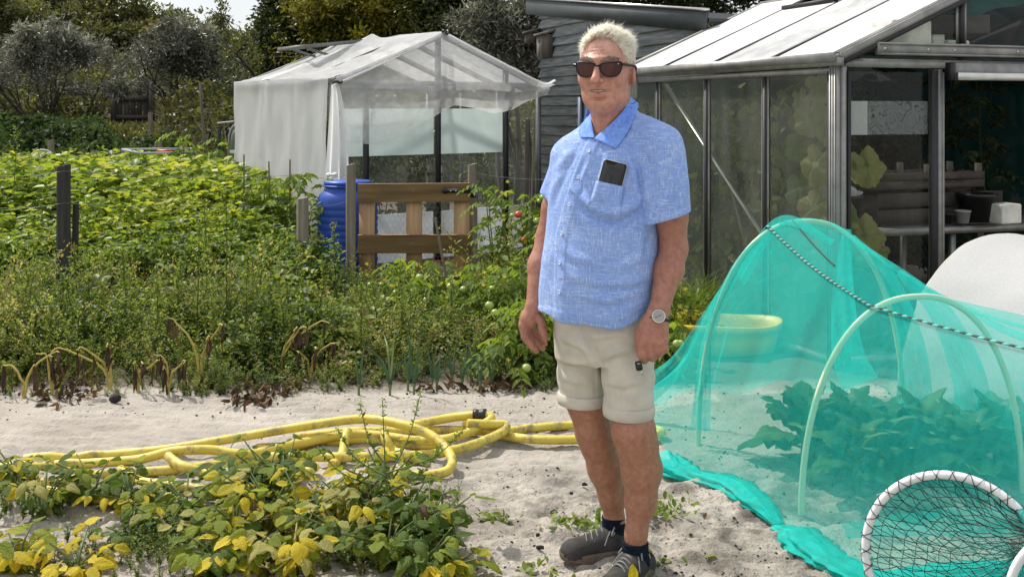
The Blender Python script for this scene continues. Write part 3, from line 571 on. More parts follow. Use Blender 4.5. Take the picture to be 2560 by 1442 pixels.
zlow = lambda s: np.interp(s, [0.0, 0.16, 0.45, 0.8, 1.19, 1.36, 1.55, 1.85, 2.1, 2.3, LW + 0.1], [1.30, 1.19, 1.19, 1.28, 1.50, 1.57, 1.53, 1.49, 1.52, 1.60, 1.70])
G = []
for s in np.linspace(0.02, LW + 0.08, 70):
    lo = zlow(s) + 0.012 * math.sin(s * 9); hi = lroof(min(s, LW)) + 0.04; G.append([lp(s, -0.05 - 0.05 * math.sin(math.pi * q) - 0.015 * math.sin(q * 16 + 3 * s) * (1 - q), lo + (hi - lo) * q) for q in np.linspace(0, 1, 22)])
MB().grid(np.array(G)).build('gable_net', M['net_w2'], nt_, True)
# gathered corner: a curtain of folds hanging from the eave at the front left corner
G = []
for q in np.linspace(0, 1, 34):
    col = []
    for z in np.linspace(0.66, LE + 0.02, 24):
        k = (LE - z) / 1.1; wd = 0.05 + 0.32 * k ** 0.8 * (1 - 0.45 * k); col.append(lp(-0.10 * k - 0.05 + wd * q, -0.10 - 0.05 * math.sin(q * 15) * (0.35 + k) - 0.03 * k, z))
    G.append(col)
MB().grid(np.array(G)).build('corner_net', M['net_side'], nt_, True)
G = []
for q in np.linspace(0, 1, 18): G.append([lp(LW - 0.06 + 0.24 * u, -0.05 - 0.04 * math.sin(q * 7), LE + 0.05 + 0.02 * u - 0.13 * q * (1 - 0.55 * u) - 0.035 * math.sin(math.pi * u) * (1 - q)) for u in np.linspace(0, 1, 12)])
MB().grid(np.array(G)).build('corner_net', M['net_side'], nt_, True)
mb = MB(); mb.tube(lp(0.02, -0.1, LE) + np.array([(0.03 * math.cos(a), 0.03 * math.sin(a), 0.01 * math.sin(2 * a)) for a in np.linspace(0, 6, 12)]), 0.012, 6); mb.build('tie', M['black'], nt_, True)
mb = MB(); mb.tube(lp(LW / 2, -0.06, LR + 0.03) + np.array([(0.03 * math.cos(a), 0.03 * math.sin(a), 0.02 * math.sin(2 * a)) for a in np.linspace(0, 6, 12)]), 0.012, 6); mb.build('tie', M['black'], nt_, True)
# plants inside it
for s, t, h, w in ((0.45, 0.5, 1.05, 'left'), (0.95, 0.7, 1.25, 'middle left'), (1.5, 0.5, 1.2, 'middle right'), (2.1, 0.6, 1.35, 'right')):
    p = lp(s, t, 0); q = thing('tomato_plant', p, f'tomato plant inside the netted greenhouse at the {w}', 'tomato plant', 'tomato plants'); so_ = t_tomato(h, 42, 0.32, 0.11); so_.V = [v + p for v in so_.V]; so_.build('foliage', M['lf_dark'], q)
for i, s in enumerate((0.62, 0.75, 1.33, 1.72, 1.9)):
    a = lp(s, 0.95, 0); MB().box(a + Z3 * 0.45, LF, LS, Z3, 0.05, 0.012, 0.45).build('upright_board', M['wood_grey'], label='grey upright board inside the netted greenhouse, ' + ['leftmost', 'second from the left', 'middle one', 'second from the right', 'rightmost'][i], cat='board', group='boards inside the netted greenhouse')
for xp, d, zb, zt, lean, lb in ((1312, 10.9, 0.0, 1.42, 0.02, 'grey pole at the right corner of the netted greenhouse'), (1338, 11.2, 0.0, 1.30, -0.06, 'leaning grey pole between the netted greenhouse and the shed'), (1322, 8.2, 0.0, 1.45, 0.03, 'thin pale cane right of the gate'), (1290, 8.0, 0.0, 1.1, -0.14, 'thin leaning cane right of the gate post')):
    x = (xp - 1280) * d / F; MB().tube([(x, d, zb), (x + lean * zt, d, zt)], 0.026 if d > 10 else 0.008, 8).build('garden_pole', M['wood_grey'], None, True, label=lb, cat='pole', group='garden poles')
MB().tube([(px(1125, 700, 7.3)[0] + 0.02, 7.3, 0.1), tuple(px(1088, 545, 7.3))], 0.009, 8).build('garden_pole', M['cane'], None, True, label='dark cane leaning in front of the middle of the gate', cat='pole', group='garden poles')

# ================================================================ shed
SF = np.array((0.40, 12.9, 0)); SV = np.array((0.35, -0.937, 0)); SR = np.array((0.937, 0.35, 0)); SN = -SR
def sp_(t, z, o=0.0): return SF + SV * t + Z3 * z + SN * o
shed = thing('shed', sp_(1.9, 0), 'grey shed of overlapping weathered boards with a sloping roof', 'shed')
M['clap'] = plain('grey_clapboard', (0.27, 0.29, 0.295), 0.75, 0, 0.5, 5, (0.5, 0.5, 7), 0.3, 14, c2=(0.12, 0.135, 0.14))
M['slate'] = plain('dark_fascia', (0.045, 0.055, 0.055), 0.5, 0, 0.3, 5)
M['blue_paint'] = plain('blue_paint', (0.035, 0.065, 0.11), 0.5, 0, 0.3, 9)
zt = lambda t: 2.72 - 0.1214 * t
MB().box(sp_(1.93, 1.1, -1.3), SV, SR, Z3, 1.88, 1.24, 1.1).build('wall', M['wood_dark'], shed)
pitch = 0.118; nb = 23; rb = np.random.default_rng(3)
for i in range(nb):
    z0 = 0.04 + i * pitch; t1 = min(3.84, (2.72 - z0 - 0.02) / 0.1214 if z0 > 2.05 else 3.84); segs = [(-0.02, 1.15), (2.05, t1)] if z0 < 1.62 else [(-0.02, t1)]
    if z0 > 2.72: continue
    for a, b in segs:
        if b - a < 0.1: continue
        j = rb.normal(0, 0.006); k = rb.normal(0, 0.006)
        lo0, lo1 = sp_(a, z0 - 0.012 + j, 0.062), sp_(b, z0 - 0.012 + k, 0.062); hi0, hi1 = sp_(a, z0 + pitch, 0.004), sp_(b, z0 + pitch, 0.004)
        G = np.array([[lo0 + (lo1 - lo0) * q + SN * 0.006 * math.sin(q * 9 + i), hi0 + (hi1 - hi0) * q] for q in np.linspace(0, 1, 8)]); MB().slab(G, 0.02).build('board', M['clap'], shed)
dr = MB().box(sp_(1.62, 0.82, 0.02), SV, SN, Z3, 0.38, 0.02, 0.82).build('door', M['blue_paint'], shed)
for t in (1.19, 2.03): MB().box(sp_(t, 0.83, 0.045), SV, SN, Z3, 0.045, 0.025, 0.83).build('door_frame', M['blue_paint'], dr)
ball(sp_(1.95, 0.85, 0.07), 0.025).build('handle', M['metal'], dr, True)
G0 = np.array([[SF + SV * t + SN * o + Z3 * (zt(t) + 0.09 - 0.02 * (o < 0)) for o in (0.085, -2.7)] for t in (-0.32, 4.02)])
rf = MB().slab(G0[:, ::-1], 0.05).build('roof', M['slate'], shed)
MB().bar(sp_(-0.34, zt(-0.34) + 0.06, 0.10), sp_(4.0, zt(4.0) + 0.06, 0.10), 0.03, 0.19, Z3).build('fascia', M['slate'], rf)
MB().bar(sp_(-0.36, zt(-0.36) + 0.165, 0.107), sp_(4.02, zt(4.02) + 0.165, 0.107), 0.05, 0.022, Z3).build('roof_edge', M['metal'], rf)
# nest boxes
def nest_box(p, w, h, mat, label, lean=0.0):
    r = thing('nest_box', p, label, 'nest box', 'nest boxes on the shed'); MB().box(np.array(p) + Z3 * h / 2, SV, SN, Z3, w / 2, w / 2.4, h / 2).build('box', M[mat], r)
    c = np.array(p) + Z3 * (h + 0.02); MB().box(c, SV, SN * 0.97 - Z3 * 0.24, Z3 * 0.97 + SN * 0.24, w * 0.62, w * 0.62, 0.012).build('lid', M[mat], r)
    a = np.linspace(0, 2 * np.pi, 13)[:-1]; hole = np.array(p) + Z3 * h * 0.68 + SN * (w / 2.4 + 0.003); Vv = np.array([hole + SV * 0.018 * math.cos(q) + Z3 * 0.018 * math.sin(q) for q in a]); put('entrance_hole', np.vstack([Vv, hole]), [np.array([(k, (k + 1) % 12, 12) for k in range(12)])], M['black'], r)
nest_box(sp_(0.36, 2.14, 0.14), 0.17, 0.28, 'wood_grey', 'square grey wooden nest box under the shed eaves')
nest_box(sp_(-0.02, 2.34, 0.16), 0.15, 0.13, 'wood_darkh', 'low brown nest box at the corner of the shed')

# ================================================================ gate, fence posts, wire, barrel
GA, GB = px(897, 0, 8.8), px(1175, 0, 8.72); GA[2] = GB[2] = 0; gdir = nz((GB - GA)[None])[0]; gw = np.linalg.norm(GB - GA); gn = np.cross(gdir, Z3); gn = gn if gn[1] < 0 else -gn
gate = thing('gate', (GA + GB) / 2, 'brown wooden gate of broad planks with chicken wire', 'gate')
def gp(s, z, o=0.0): return GA + gdir * s + Z3 * z + gn * o
for z, h in ((0.82, 0.155), (0.39, 0.155), (0.06, 0.12)): MB().slab(np.array([[gp(q, z - h / 2 + 0.012 * q / gw, 0.018), gp(q, z + h / 2 + 0.012 * q / gw, 0.018)] for q in (0.0, gw / 2, gw)]), 0.026 * (1 if np.cross(gdir, Z3)[1] < 0 else -1)).build('rail', M['wood_pine_h'], gate)
for s in (0.07, gw * 0.5, gw - 0.07): MB().box(gp(s, 0.455, -0.002), gdir, gn, Z3, 0.066, 0.012, 0.43).build('plank', M['wood_pine_v'], gate)
hg = MB().box(gp(gw - 0.085, 0.845, 0.058), gdir, gn, Z3, 0.11, 0.004, 0.017).build('hinge', M['black'], gate)
MB().lathe([(0.0, 0.006), (0.026, 0.006), (0.026, 0.0)], gp(gw - 0.20, 0.845, 0.054), 12, gn).build('hinge_end', M['black'], hg); MB().box(gp(gw + 0.035, 0.845, 0.06), gdir, gn, Z3, 0.024, 0.006, 0.055).build('hinge_plate', M['black'], hg)
for s in (0.05, 0.11, 0.155): MB().lathe([(0.0, 0.005), (0.006, 0.004), (0.007, 0)], gp(gw - s, 0.845, 0.064), 8, gn).build('bolt', M['metal'], hg)
for s, z in ((0.03, 0.83), (gw * 0.5, 0.84), (0.03, 0.40), (gw * 0.5, 0.40), (gw - 0.04, 0.40)): MB().lathe([(0.0, 0.004), (0.006, 0.003), (0.007, 0)], gp(s, z, 0.046), 8, gn).build('screw', M['wire'], gate)
def hexwire(org, du, dz, W_, H_, c=0.045, r=0.0009):
    mb = MB(); nx, ny = int(W_ / c), int(H_ / (c * 0.9))
    for j in range(ny + 1):
        z = j * c * 0.9; pts = []
        for i in range(nx * 2 + 1): pts.append(org + du * (i * c / 2) + dz * (z + (c * 0.18 if (i + j) % 2 else -c * 0.18)))
        mb.tube(np.array(pts), r, 3, cap=False)
    for j in range(ny):
        for i in range(nx * 2 + 1):
            if (i + j) % 2: a = org + du * (i * c / 2) + dz * (j * c * 0.9 + c * 0.18); mb.tube(np.array([a, a + dz * c * 0.54]), r, 3, cap=False)
    return mb
o = hexwire(gp(0.0, 0.05, 0.0), gdir, Z3, gw, 0.8).build('chicken_wire', M['wire'], gate); o['kind'] = 'stuff'
def post(xp, d, ztop, r, mat, label, square=False, lean=0.0):
    x = (xp - 1280) * d / F; z0 = float(gh(x, d)); mb = MB(); rr = np.random.default_rng(int(xp))
    n_ = 10; H_ = ztop - z0; th = np.linspace(0, 2 * np.pi, n_, endpoint=False); prof = 1 + 0.09 * rr.normal(size=n_); P = []
    for z in np.linspace(-0.05, H_, 9): P.append([(x + lean * z + r * math.cos(a) * prof[k] * (1 + 0.03 * math.sin(5 * z + k)), d + r * math.sin(a) * prof[k], z0 + z + (0.01 * math.cos(a) if z >= H_ else 0)) for k, a in enumerate(th)])
    P = np.array(P); G = np.transpose(P, (1, 0, 2)); mb.grid(G, closed_u=True); ring = P[-1]; mb.add(np.vstack([ring, ring.mean(0) + (0, 0, 0.004)]), (), [(k, (k + 1) % n_, n_) for k in range(n_)])
    return mb.build('fence_post', M[mat], None, False, label=label, cat='fence post', group='fence posts')
post(160, 7.3, 1.13, 0.044, 'post_dark', 'thick black weathered fence post in the bean bed at the left'); post(183, 7.42, 0.86, 0.024, 'post_dark', 'thin black post just right of the thick black one', lean=0.02)
post(757, 8.5, 0.80, 0.046, 'post_grey', 'short grey round post left of the blue barrel'); post(877, 8.75, 1.06, 0.040, 'post_grey', 'grey round gate post in front of the blue barrel'); post(1181, 8.80, 1.06, 0.038, 'post_grey', 'round gate post on the hinge side of the gate')
for xp, d, yt, r, lb in ((376, 20, 281, 0.042, 'slim grey post before the plank gate on the dune'), (456, 20.5, 276, 0.06, 'grey post on the dune right of the plank gate'), (494, 20, 298, 0.055, 'dark post on the dune right of the grey one'), (436, 19.5, 324, 0.05, 'low post below the grey dune post'),
                         (128, 15, 351, 0.045, 'brown post in the ivy cover behind the small hoops'), (397, 17.5, 354, 0.06, 'stump of a post right of the slim grey one')): post(xp, d, CH - (yt - HZ) * d / F, r, 'post_grey', lb)
a, b = px(500, 205, 12.3), px(516, 420, 12.3); MB().tube([b - (0, 0, 0.5), b, a], 0.017, 8).build('thin_pole', M['wood_grey'], None, True, label='tall thin grey pole standing at the far end of the bean bed', cat='pole')
def wire(pts, label, r=0.0013):
    P = []
    for (x0, y0, d0), (x1, y1, d1) in zip(pts[:-1], pts[1:]):
        a_, b_ = px(x0, y0, d0), px(x1, y1, d1)
        for q in np.linspace(0, 1, 14)[:-1]: w_ = a_ + (b_ - a_) * q; w_[2] -= 0.03 * math.sin(math.pi * q); P.append(w_)
    MB().tube(np.array(P), r, 4).build('fence_wire', M['wire'], None, True, label=label, cat='wire', group='fence wires')
wire([(-80, 432, 7.2), (160, 428, 7.25), (757, 438, 8.4), (877, 436, 8.68)], 'top wire of the fence running left from the gate post'); wire([(-80, 512, 7.2), (160, 508, 7.25), (757, 512, 8.4), (877, 500, 8.68)], 'lower wire of the fence running left from the gate post'); wire([(1181, 432, 8.75), (1450, 446, 8.5)], 'wire running right from the hinge-side gate post')
ins = px(830, 437, 8.62); q = thing('insulator', ins, 'white plastic insulator on the top fence wire', 'insulator'); MB().lathe([(0.0, -0.045), (0.016, -0.045), (0.018, -0.02), (0.011, -0.012), (0.011, 0.012), (0.018, 0.02), (0.016, 0.045), (0.0, 0.045)], ins, 12, (1, 0, 0.1)).build('body', M['white'], q, True)
M['blue'] = plain('blue_barrel_plastic', (0.018, 0.075, 0.40), 0.42, 0, 0.25, 5, bump=0.05)
bc = px(869, 0, 9.2); bc[2] = 0; br = thing('barrel', bc, 'blue plastic barrel behind the gate post', 'barrel')
prof = [(0.0, 0.0), (0.25, 0.0), (0.262, 0.03)]
for z in np.linspace(0.06, 0.66, 11): prof += [(0.262, z), (0.270, z + 0.022), (0.262, z + 0.044)]
prof += [(0.262, 0.72), (0.25, 0.77), (0.215, 0.80), (0.195, 0.82), (0.190, 0.86)]
MB().lathe(prof, bc, 40).build('body', M['blue'], br, True)
MB().lathe([(0.188, 0.855), (0.205, 0.86), (0.208, 0.885), (0.195, 0.895), (0.06, 0.90), (0.0, 0.90)], bc, 40).build('lid', M['blue'], br, True)
MB().tube(bc + np.array([(0.212 * math.cos(a), 0.212 * math.sin(a), 0.852) for a in np.linspace(0, 2 * np.pi, 40)[:-1]]), 0.008, 6, closed=True).build('clamp_ring', M['blue'], br, True)
M['red'] = plain('red_plastic', (0.42, 0.03, 0.02), 0.5, 0, 0.2)
rt = px(1078, 645, 9.3); rt[2] = 0.02; q = thing('tray', rt, 'red plastic tray behind the foot of the gate', 'tray'); MB().box(rt + Z3 * 0.11, LF, LS, Z3, 0.09, 0.06, 0.008).build('base', M['red'], q); MB().box(rt + Z3 * 0.13 - LS * 0.06, LF, LS, Z3, 0.09, 0.006, 0.03).build('rim', M['red'], q)

# ================================================================ far left: plank gate on the dune, small hoops, frame table, gas bottle
d = 25.0; pg = thing('plank_gate', px(337, 328, d), 'dark weathered plank gate standing on the dune', 'gate')
def rect(x0, y0, x1, y1, dd, th, name, mat, par): a_ = px(x0, y1, dd); b_ = px(x1, y0, dd); MB().box((a_ + b_) / 2, (1, 0, 0), (0, 1, 0), Z3, (b_[0] - a_[0]) / 2, th, (b_[2] - a_[2]) / 2).build(name, M[mat], par)
for x0, x1, yt in ((293, 306, 244), (310, 323, 240), (326, 339, 212), (342, 355, 200), (358, 373, 199)): rect(x0, yt, x1, 322, d, 0.012, 'plank', 'wood_dark', pg)
for y0, y1 in ((222, 234), (240, 252), (288, 300), (303, 313)): rect(285, y0, 374, y1, d - 0.04, 0.02, 'rail', 'wood_darkh', pg)
for x0, x1, yt in ((279, 290, 224), (374, 386, 198)): rect(x0, yt, x1, 330, d - 0.02, 0.06, 'gate_post', 'wood_dark', pg)
bm_ = thing('rail_fence', px(210, 322, d + 0.3), 'long horizontal beam fence left of the plank gate', 'fence'); rect(125, 217, 284, 240, d + 0.25, 0.05, 'beam', 'wood_darkh', bm_); rect(128, 224, 138, 330, d + 0.35, 0.05, 'fence_upright', 'wood_dark', bm_)
for k, (x0, x1, y0, y1) in enumerate(((312, 400, 324, 331), (318, 398, 334, 345))):
    s0 = thing('step', px(356, y1, d - 1.2 - k * 0.7), ['upper plank step below the gate on the dune', 'lower plank step below the gate on the dune'][k], 'step', 'plank steps'); rect(x0, y0, x1, y1, d - 1.2 - k * 0.7, 0.18, 'tread', 'wood_grey', s0)
def hoop_arc(cx, d0, width, top, depthdir=(1, 0, 0), foot=0.0, n=30, e=2.3):
    th = np.linspace(0, np.pi, n); c = np.cos(th); s_ = np.sin(th); return np.array(cx) + np.outer(-np.sign(c) * np.abs(c) ** (2 / e) * width / 2, np.array(depthdir)) + np.outer(foot + (top - foot) * s_ ** (2 / e), Z3)
M['hoop'] = plain('cream_hoop', (0.62, 0.60, 0.40), 0.5, 0, 0.15)
for xc, dd, w_, t_, lb in ((105, 13.4, 0.52, 1.0, 'cream hoop of the small tunnel at the far left'), (120, 12.9, 0.50, 0.98, 'nearer cream hoop of the small tunnel at the far left')):
    c0 = px(xc, 0, dd); c0[2] = 0; MB().tube(hoop_arc(c0, dd, w_, t_, (0.97, 0.24, 0), 0.35), 0.011, 8).build('tunnel_hoop', M['hoop'], None, True, label=lb, cat='hoop', group='small tunnel hoops')
M['greynet'] = sheer('grey_net', (0.30, 0.31, 0.31), 0.7, 0.4)
G = []
for q in np.linspace(0, 1, 10): c0 = px(100 + 25 * q, 0, 13.9 - 1.1 * q); c0[2] = 0; G.append(hoop_arc(c0, 0, 0.49, 0.965, (0.97, 0.24, 0), 0.35, 24))
MB().grid(np.array(G)).build('small_tunnel_net', M['greynet'], None, True, label='grey netting over the small hoops at the far left', cat='netting')
ft = thing('frame_table', px(395, 520, 12.9), 'grey metal frame table beyond the bean bed', 'table'); c4 = [px(308, 374, 13.3), px(480, 372, 13.3), px(487, 382, 12.4), px(350, 384, 12.4)]
for i in range(4):
    a_, b_ = c4[i], c4[(i + 1) % 4]; MB().bar(a_, b_, 0.045, 0.03).build('top_rail', M['greyplastic'], ft); MB().bar(a_ - Z3 * 0.015, a_ - Z3 * 0.9, 0.03, 0.03).build('leg', M['bar_grey'], ft)
for q in (0.33, 0.66): e = c4[3] + (c4[2] - c4[3]) * q; MB().bar(e - Z3 * 0.015, e - Z3 * 0.9, 0.025, 0.025).build('leg', M['bar_grey'], ft)
tk = px(425, 392, 13.1); ball(tk - Z3 * 0.16, 0.33, 20, 0.5).build('white_tub', M['white'], None, True, label='white rounded tub under the grey frame table', cat='tub')
rg = px(410, 377, 12.85); MB().box(rg, (1, 0, 0), (0, 1, 0), Z3, 0.10, 0.04, 0.014, 0.7).build('red_cloth', M['red'], None, label='red rag lying on the frame table', cat='cloth')
M['gas'] = plain('grey_green_steel', (0.14, 0.17, 0.13), 0.6, 0.2, 0.3)
gb = px(593, 0, 11.9); gb[2] = 0; q = thing('gas_bottle', gb, 'grey-green gas bottle left of the netted greenhouse', 'gas bottle'); MB().lathe([(0, 0), (0.075, 0), (0.078, 0.05), (0.078, 1.14), (0.07, 1.22), (0.05, 1.28), (0.02, 1.31), (0, 1.31)], gb, 20).build('body', M['gas'], q, True); MB().lathe([(0.08, 1.02), (0.083, 1.03), (0.083, 1.05), (0.08, 1.06)], gb, 20).build('band', M['white'], q, True)
mb = MB().tube(spline([gb + (-0.10, 0, 0.85), gb + (-0.09, 0, 1.22), gb + (-0.03, 0, 1.34), gb + (0.02, 0, 1.31)], 16), 0.012, 8); mb.build('hose', M['greyplastic'], q, True)
e = px(548, 0, 12.0); e[2] = 0; q = thing('pipe_stand', e, 'dark green pipe with a horizontal arm left of the gas bottle', 'pipe'); M['dkgreen'] = plain('dark_green_paint', (0.012, 0.03, 0.028), 0.4, 0, 0.2); MB().tube([e, e + Z3 * 1.30], 0.022, 10).build('pipe', M['dkgreen'], q, True); MB().tube([e + Z3 * 1.36 - (0.02, 0, 0), e + Z3 * 1.38 + (0.17, 0, 0)], 0.012, 8).build('arm', M['greyplastic'], q, True)
# ================================================================ aluminium greenhouse on the right
RC = np.array((1.915, 6.11, 0)); RU = np.array((-0.350, 0.937, 0)); RW_ = np.array((0.937, 0.350, 0)); RL, RWD, RE = 2.92, 2.92, 1.80; RS = 0.444; RR = RE + RS * RWD / 2
def rp(t, s, z): return RC + RU * t + RW_ * s + Z3 * z
def rroof(s): return RE + RS * (RWD / 2 - abs(s - RWD / 2))
gr = thing('greenhouse', rp(RL / 2, RWD / 2, 0), 'large aluminium greenhouse with dirty glass behind the teal net tunnel', 'greenhouse')
M['pane_side'] = glass('dirty_side_glass', 0.38, dcol=(0.33, 0.35, 0.30), sc=4, dvar=0.5, dtrans=0.6, gloss=0.03)
M['pane_front'] = glass('clear_front_glass', 0.02, dcol=(0.4, 0.42, 0.4), gloss=0.02)
M['pane_roof'] = glass('chalked_roof_glass', 0.86, dcol=(0.74, 0.73, 0.70), sc=5, dvar=0.12, dtrans=0.10)
M['pane_roof2'] = glass('part_cleaned_roof_glass', 0.62, dcol=(0.74, 0.74, 0.72), sc=2.5, dvar=0.45, dtrans=0.10)
ts = [0.0, 0.73, 1.46, 2.19, 2.92]
def glazing_bar(a, b, out, along, name='glazing_bar', w=0.042):
    r = MB().bar(a, b, w, 0.03, along).build(name, M['aludark'], gr)
    for q in (-1, 1): MB().bar(np.array(a) + np.array(along) * q * (w / 2 + 0.006) + np.array(out) * 0.006, np.array(b) + np.array(along) * q * (w / 2 + 0.006) + np.array(out) * 0.006, 0.005, 0.026, along).build('bar_edge', M['alu'], r)
    return r
outside = -RW_
for t in ts[1:-1]: glazing_bar(rp(t, 0, 0.05), rp(t, 0, RE - 0.05), outside, RU)
def corner(t, s):
    c = MB().bar(rp(t, s, 0), rp(t, s, RE - 0.02), 0.07, 0.07, RU).build('corner_post', M['alu'], gr)
    if t == 0 and s == 0:
        for o1 in (-0.022, 0.0, 0.022): MB().bar(rp(o1, -0.040, 0.02), rp(o1, -0.040, RE - 0.03), 0.008, 0.012, RU).build('post_rib', M['alu'], c)
        MB().bar(rp(-0.045, -0.005, 0.02), rp(-0.045, -0.005, RE - 0.03), 0.016, 0.05, RU).build('post_face', M['alu'], c); MB().bar(rp(-0.03, 0.048, 0.02), rp(-0.03, 0.048, RE - 0.05), 0.02, 0.03, RU).build('seal', M['aludark'], c); MB().bar(rp(0.048, -0.02, 0.02), rp(0.048, -0.02, RE - 0.05), 0.02, 0.03, RU).build('seal', M['aludark'], c)
for t, s in ((0, 0), (RL, 0), (0, RWD), (RL, RWD)): corner(t, s)
# gutter: a U-channel along the eave
for s_, sg in ((0.0, -1), (RWD, 1)):
    g0 = MB().bar(rp(-0.05, s_ + sg * 0.02, RE + 0.005), rp(RL + 0.05, s_ + sg * 0.02, RE + 0.005), 0.05, 0.05, Z3).build('gutter', M['alu'], gr)
    MB().bar(rp(-0.05, s_ + sg * 0.062, RE + 0.03), rp(RL + 0.05, s_ + sg * 0.062, RE + 0.03), 0.02, 0.055, Z3).build('gutter_lip', M['alu'], g0); MB().bar(rp(-0.02, s_ + sg * 0.012, RE - 0.045), rp(RL, s_ + sg * 0.012, RE - 0.045), 0.03, 0.035, Z3).build('eave_rail', M['alu'], g0)
MB().bar(rp(0, 0, 0.03), rp(RL, 0, 0.03), 0.05, 0.06).build('base_rail', M['alu'], gr); MB().bar(rp(0, 0, 0.03), rp(0, 0.72, 0.03), 0.05, 0.06).build('base_rail', M['alu'], gr)
MB().bar(rp(-0.02, RWD / 2, RR), rp(RL, RWD / 2, RR), 0.07, 0.08).build('ridge', M['alu'], gr)
up_n = nz((Z3 - RW_ * RS)[None])[0]; up_n2 = nz((Z3 + RW_ * RS)[None])[0]
for t in ts:
    for sd, nn in ((0, up_n), (RWD, up_n2)):
        a, b = rp(t, sd, rroof(sd) + 0.03), rp(t, RWD / 2, RR + 0.01)
        if t in (0.0, RL):
            r = MB().bar(a, b, 0.06, 0.05, nn).build('rafter', M['alu'], gr)
            if sd == 0 and t == 0:
                for o1 in (-0.022, 0.0, 0.022): MB().bar(a + RU * o1 + nn * 0.03, b + RU * o1 + nn * 0.03, 0.008, 0.012, nn).build('rafter_rib', M['alu'], r)
                MB().bar(a - RU * 0.036, b - RU * 0.036, 0.012, 0.06, nn).build('rafter_face', M['alu'], r); MB().bar(a - RU * 0.046 - nn * 0.028, b - RU * 0.046 - nn * 0.028, 0.014, 0.022, nn).build('seal', M['aludark'], r); MB().bar(a + RU * 0.04, b + RU * 0.04, 0.02, 0.03, nn).build('seal', M['aludark'], r)
        else: MB().bar(a, b, 0.035, 0.032, nn).build('rafter', M['aludark'], gr)
def pane(name, P4, mat): return MB().grid(np.array([[P4[0], P4[1]], [P4[3], P4[2]]])).build(name, M[mat], gr)
for a, b in zip(ts[:-1], ts[1:]):
    pane('pane', [rp(a + 0.03, 0.0, 0.06), rp(b - 0.03, 0.0, 0.06), rp(b - 0.03, 0.0, RE - 0.06), rp(a + 0.03, 0.0, RE - 0.06)], 'pane_side')
    pane('pane', [rp(a + 0.03, RWD, 0.06), rp(b - 0.03, RWD, 0.06), rp(b - 0.03, RWD, RE), rp(a + 0.03, RWD, RE)], 'pane_side')
    m_ = 'pane_roof2' if a == 0.73 else 'pane_roof'; top = 1.14 if a == 1.46 else RWD / 2 - 0.03
    pane('roof_pane', [rp(a + 0.025, 0.0, RE + 0.035), rp(b - 0.025, 0.0, RE + 0.035), rp(b - 0.025, top, rroof(top) + 0.035), rp(a + 0.025, top, rroof(top) + 0.035)], m_)
    pane('roof_pane', [rp(a + 0.025, RWD, RE + 0.035), rp(b - 0.025, RWD, RE + 0.035), rp(b - 0.025, RWD / 2, RR + 0.03), rp(a + 0.025, RWD / 2, RR + 0.03)], 'pane_roof')
# lifted roof vent in the third bay
va = [rp(q, RWD / 2 - 0.02, RR + 0.03) for q in (1.49, 2.16)]; vo = [rp(q, 1.16, rroof(1.16) + 0.16) for q in (1.49, 2.16)]
vent = MB().bar(vo[0], vo[1], 0.04, 0.03).build('roof_vent', M['alu'], gr)
for a, b in ((va[0], vo[0]), (va[1], vo[1])): MB().bar(a, b, 0.03, 0.03, up_n).build('vent_frame', M['alu'], vent)
MB().grid(np.array([[va[0], va[1]], [vo[0], vo[1]]])).build('vent_pane', M['pane_roof2'], vent); MB().bar(rp(1.49, 1.14, rroof(1.14) + 0.05), rp(2.16, 1.14, rroof(1.14) + 0.05), 0.04, 0.03).build('vent_sill', M['aludark'], vent); MB().bar(rp(1.82, 1.18, rroof(1.18) + 0.03), rp(1.82, 1.19, rroof(1.18) + 0.15), 0.015, 0.015).build('vent_stay', M['alu'], vent)
# front gable: beams, door side, panes
MB().bar(rp(-0.01, 0.03, RE + 0.0), rp(-0.01, RWD - 0.03, RE + 0.0), 0.05, 0.05).build('gable_rail', M['alu'], gr)
gb_ = MB().bar(rp(-0.05, 0.24, RE + 0.085), rp(-0.05, RWD - 0.2, RE + 0.085), 0.035, 0.075).build('gable_beam', M['alu'], gr)
for z in (0.115, 0.055): MB().bar(rp(-0.071, 0.245, RE + z), rp(-0.071, RWD - 0.2, RE + z), 0.008, 0.010).build('beam_rib', M['alu'], gb_)
for s_ in (0.28, 0.60, 0.80, 1.3): MB().lathe([(0.0, 0.008), (0.007, 0.007), (0.008, 0.0)], rp(-0.07, s_, RE + 0.085), 8, -RU).build('bolt', M['metal'], gb_)
dp = MB().bar(rp(0.0, 0.715, 0.02), rp(0.0, 0.715, RE - 0.03), 0.045, 0.05, RU).build('door_post', M['alu'], gr); MB().bar(rp(-0.03, 0.68, 0.03), rp(-0.03, 0.68, RE - 0.04), 0.045, 0.026, RU).build('seal', M['aludark'], dp); MB().bar(rp(-0.033, 0.722, 0.03), rp(-0.033, 0.722, RE - 0.03), 0.030, 0.014, RU).build('post_rib', M['alu'], dp); MB().bar(rp(-0.03, 0.748, 0.03), rp(-0.03, 0.748, RE - 0.05), 0.012, 0.02, RU).build('post_rib', M['alu'], dp)
tr_ = MB().bar(rp(-0.06, 0.79, RE - 0.045), rp(-0.06, RWD - 0.2, RE - 0.045), 0.05, 0.10).build('door_track', M['alu'], gr); MB().bar(rp(-0.098, 0.80, RE - 0.075), rp(-0.098, RWD - 0.2, RE - 0.075), 0.025, 0.045).build('track_cover', M['metal'], tr_); MB().bar(rp(-0.06, 0.765, RE - 0.045), rp(-0.06, 0.788, RE - 0.045), 0.07, 0.11).build('track_end', M['black'], tr_)
glazing_bar(rp(-0.01, 0.905, RE + 0.13), rp(-0.01, 0.905, rroof(0.905)), -RU, RW_)
pane('pane', [rp(0.0, 0.05, 0.06), rp(0.0, 0.66, 0.06), rp(0.0, 0.66, RE - 0.05), rp(0.0, 0.05, RE - 0.05)], 'pane_front')
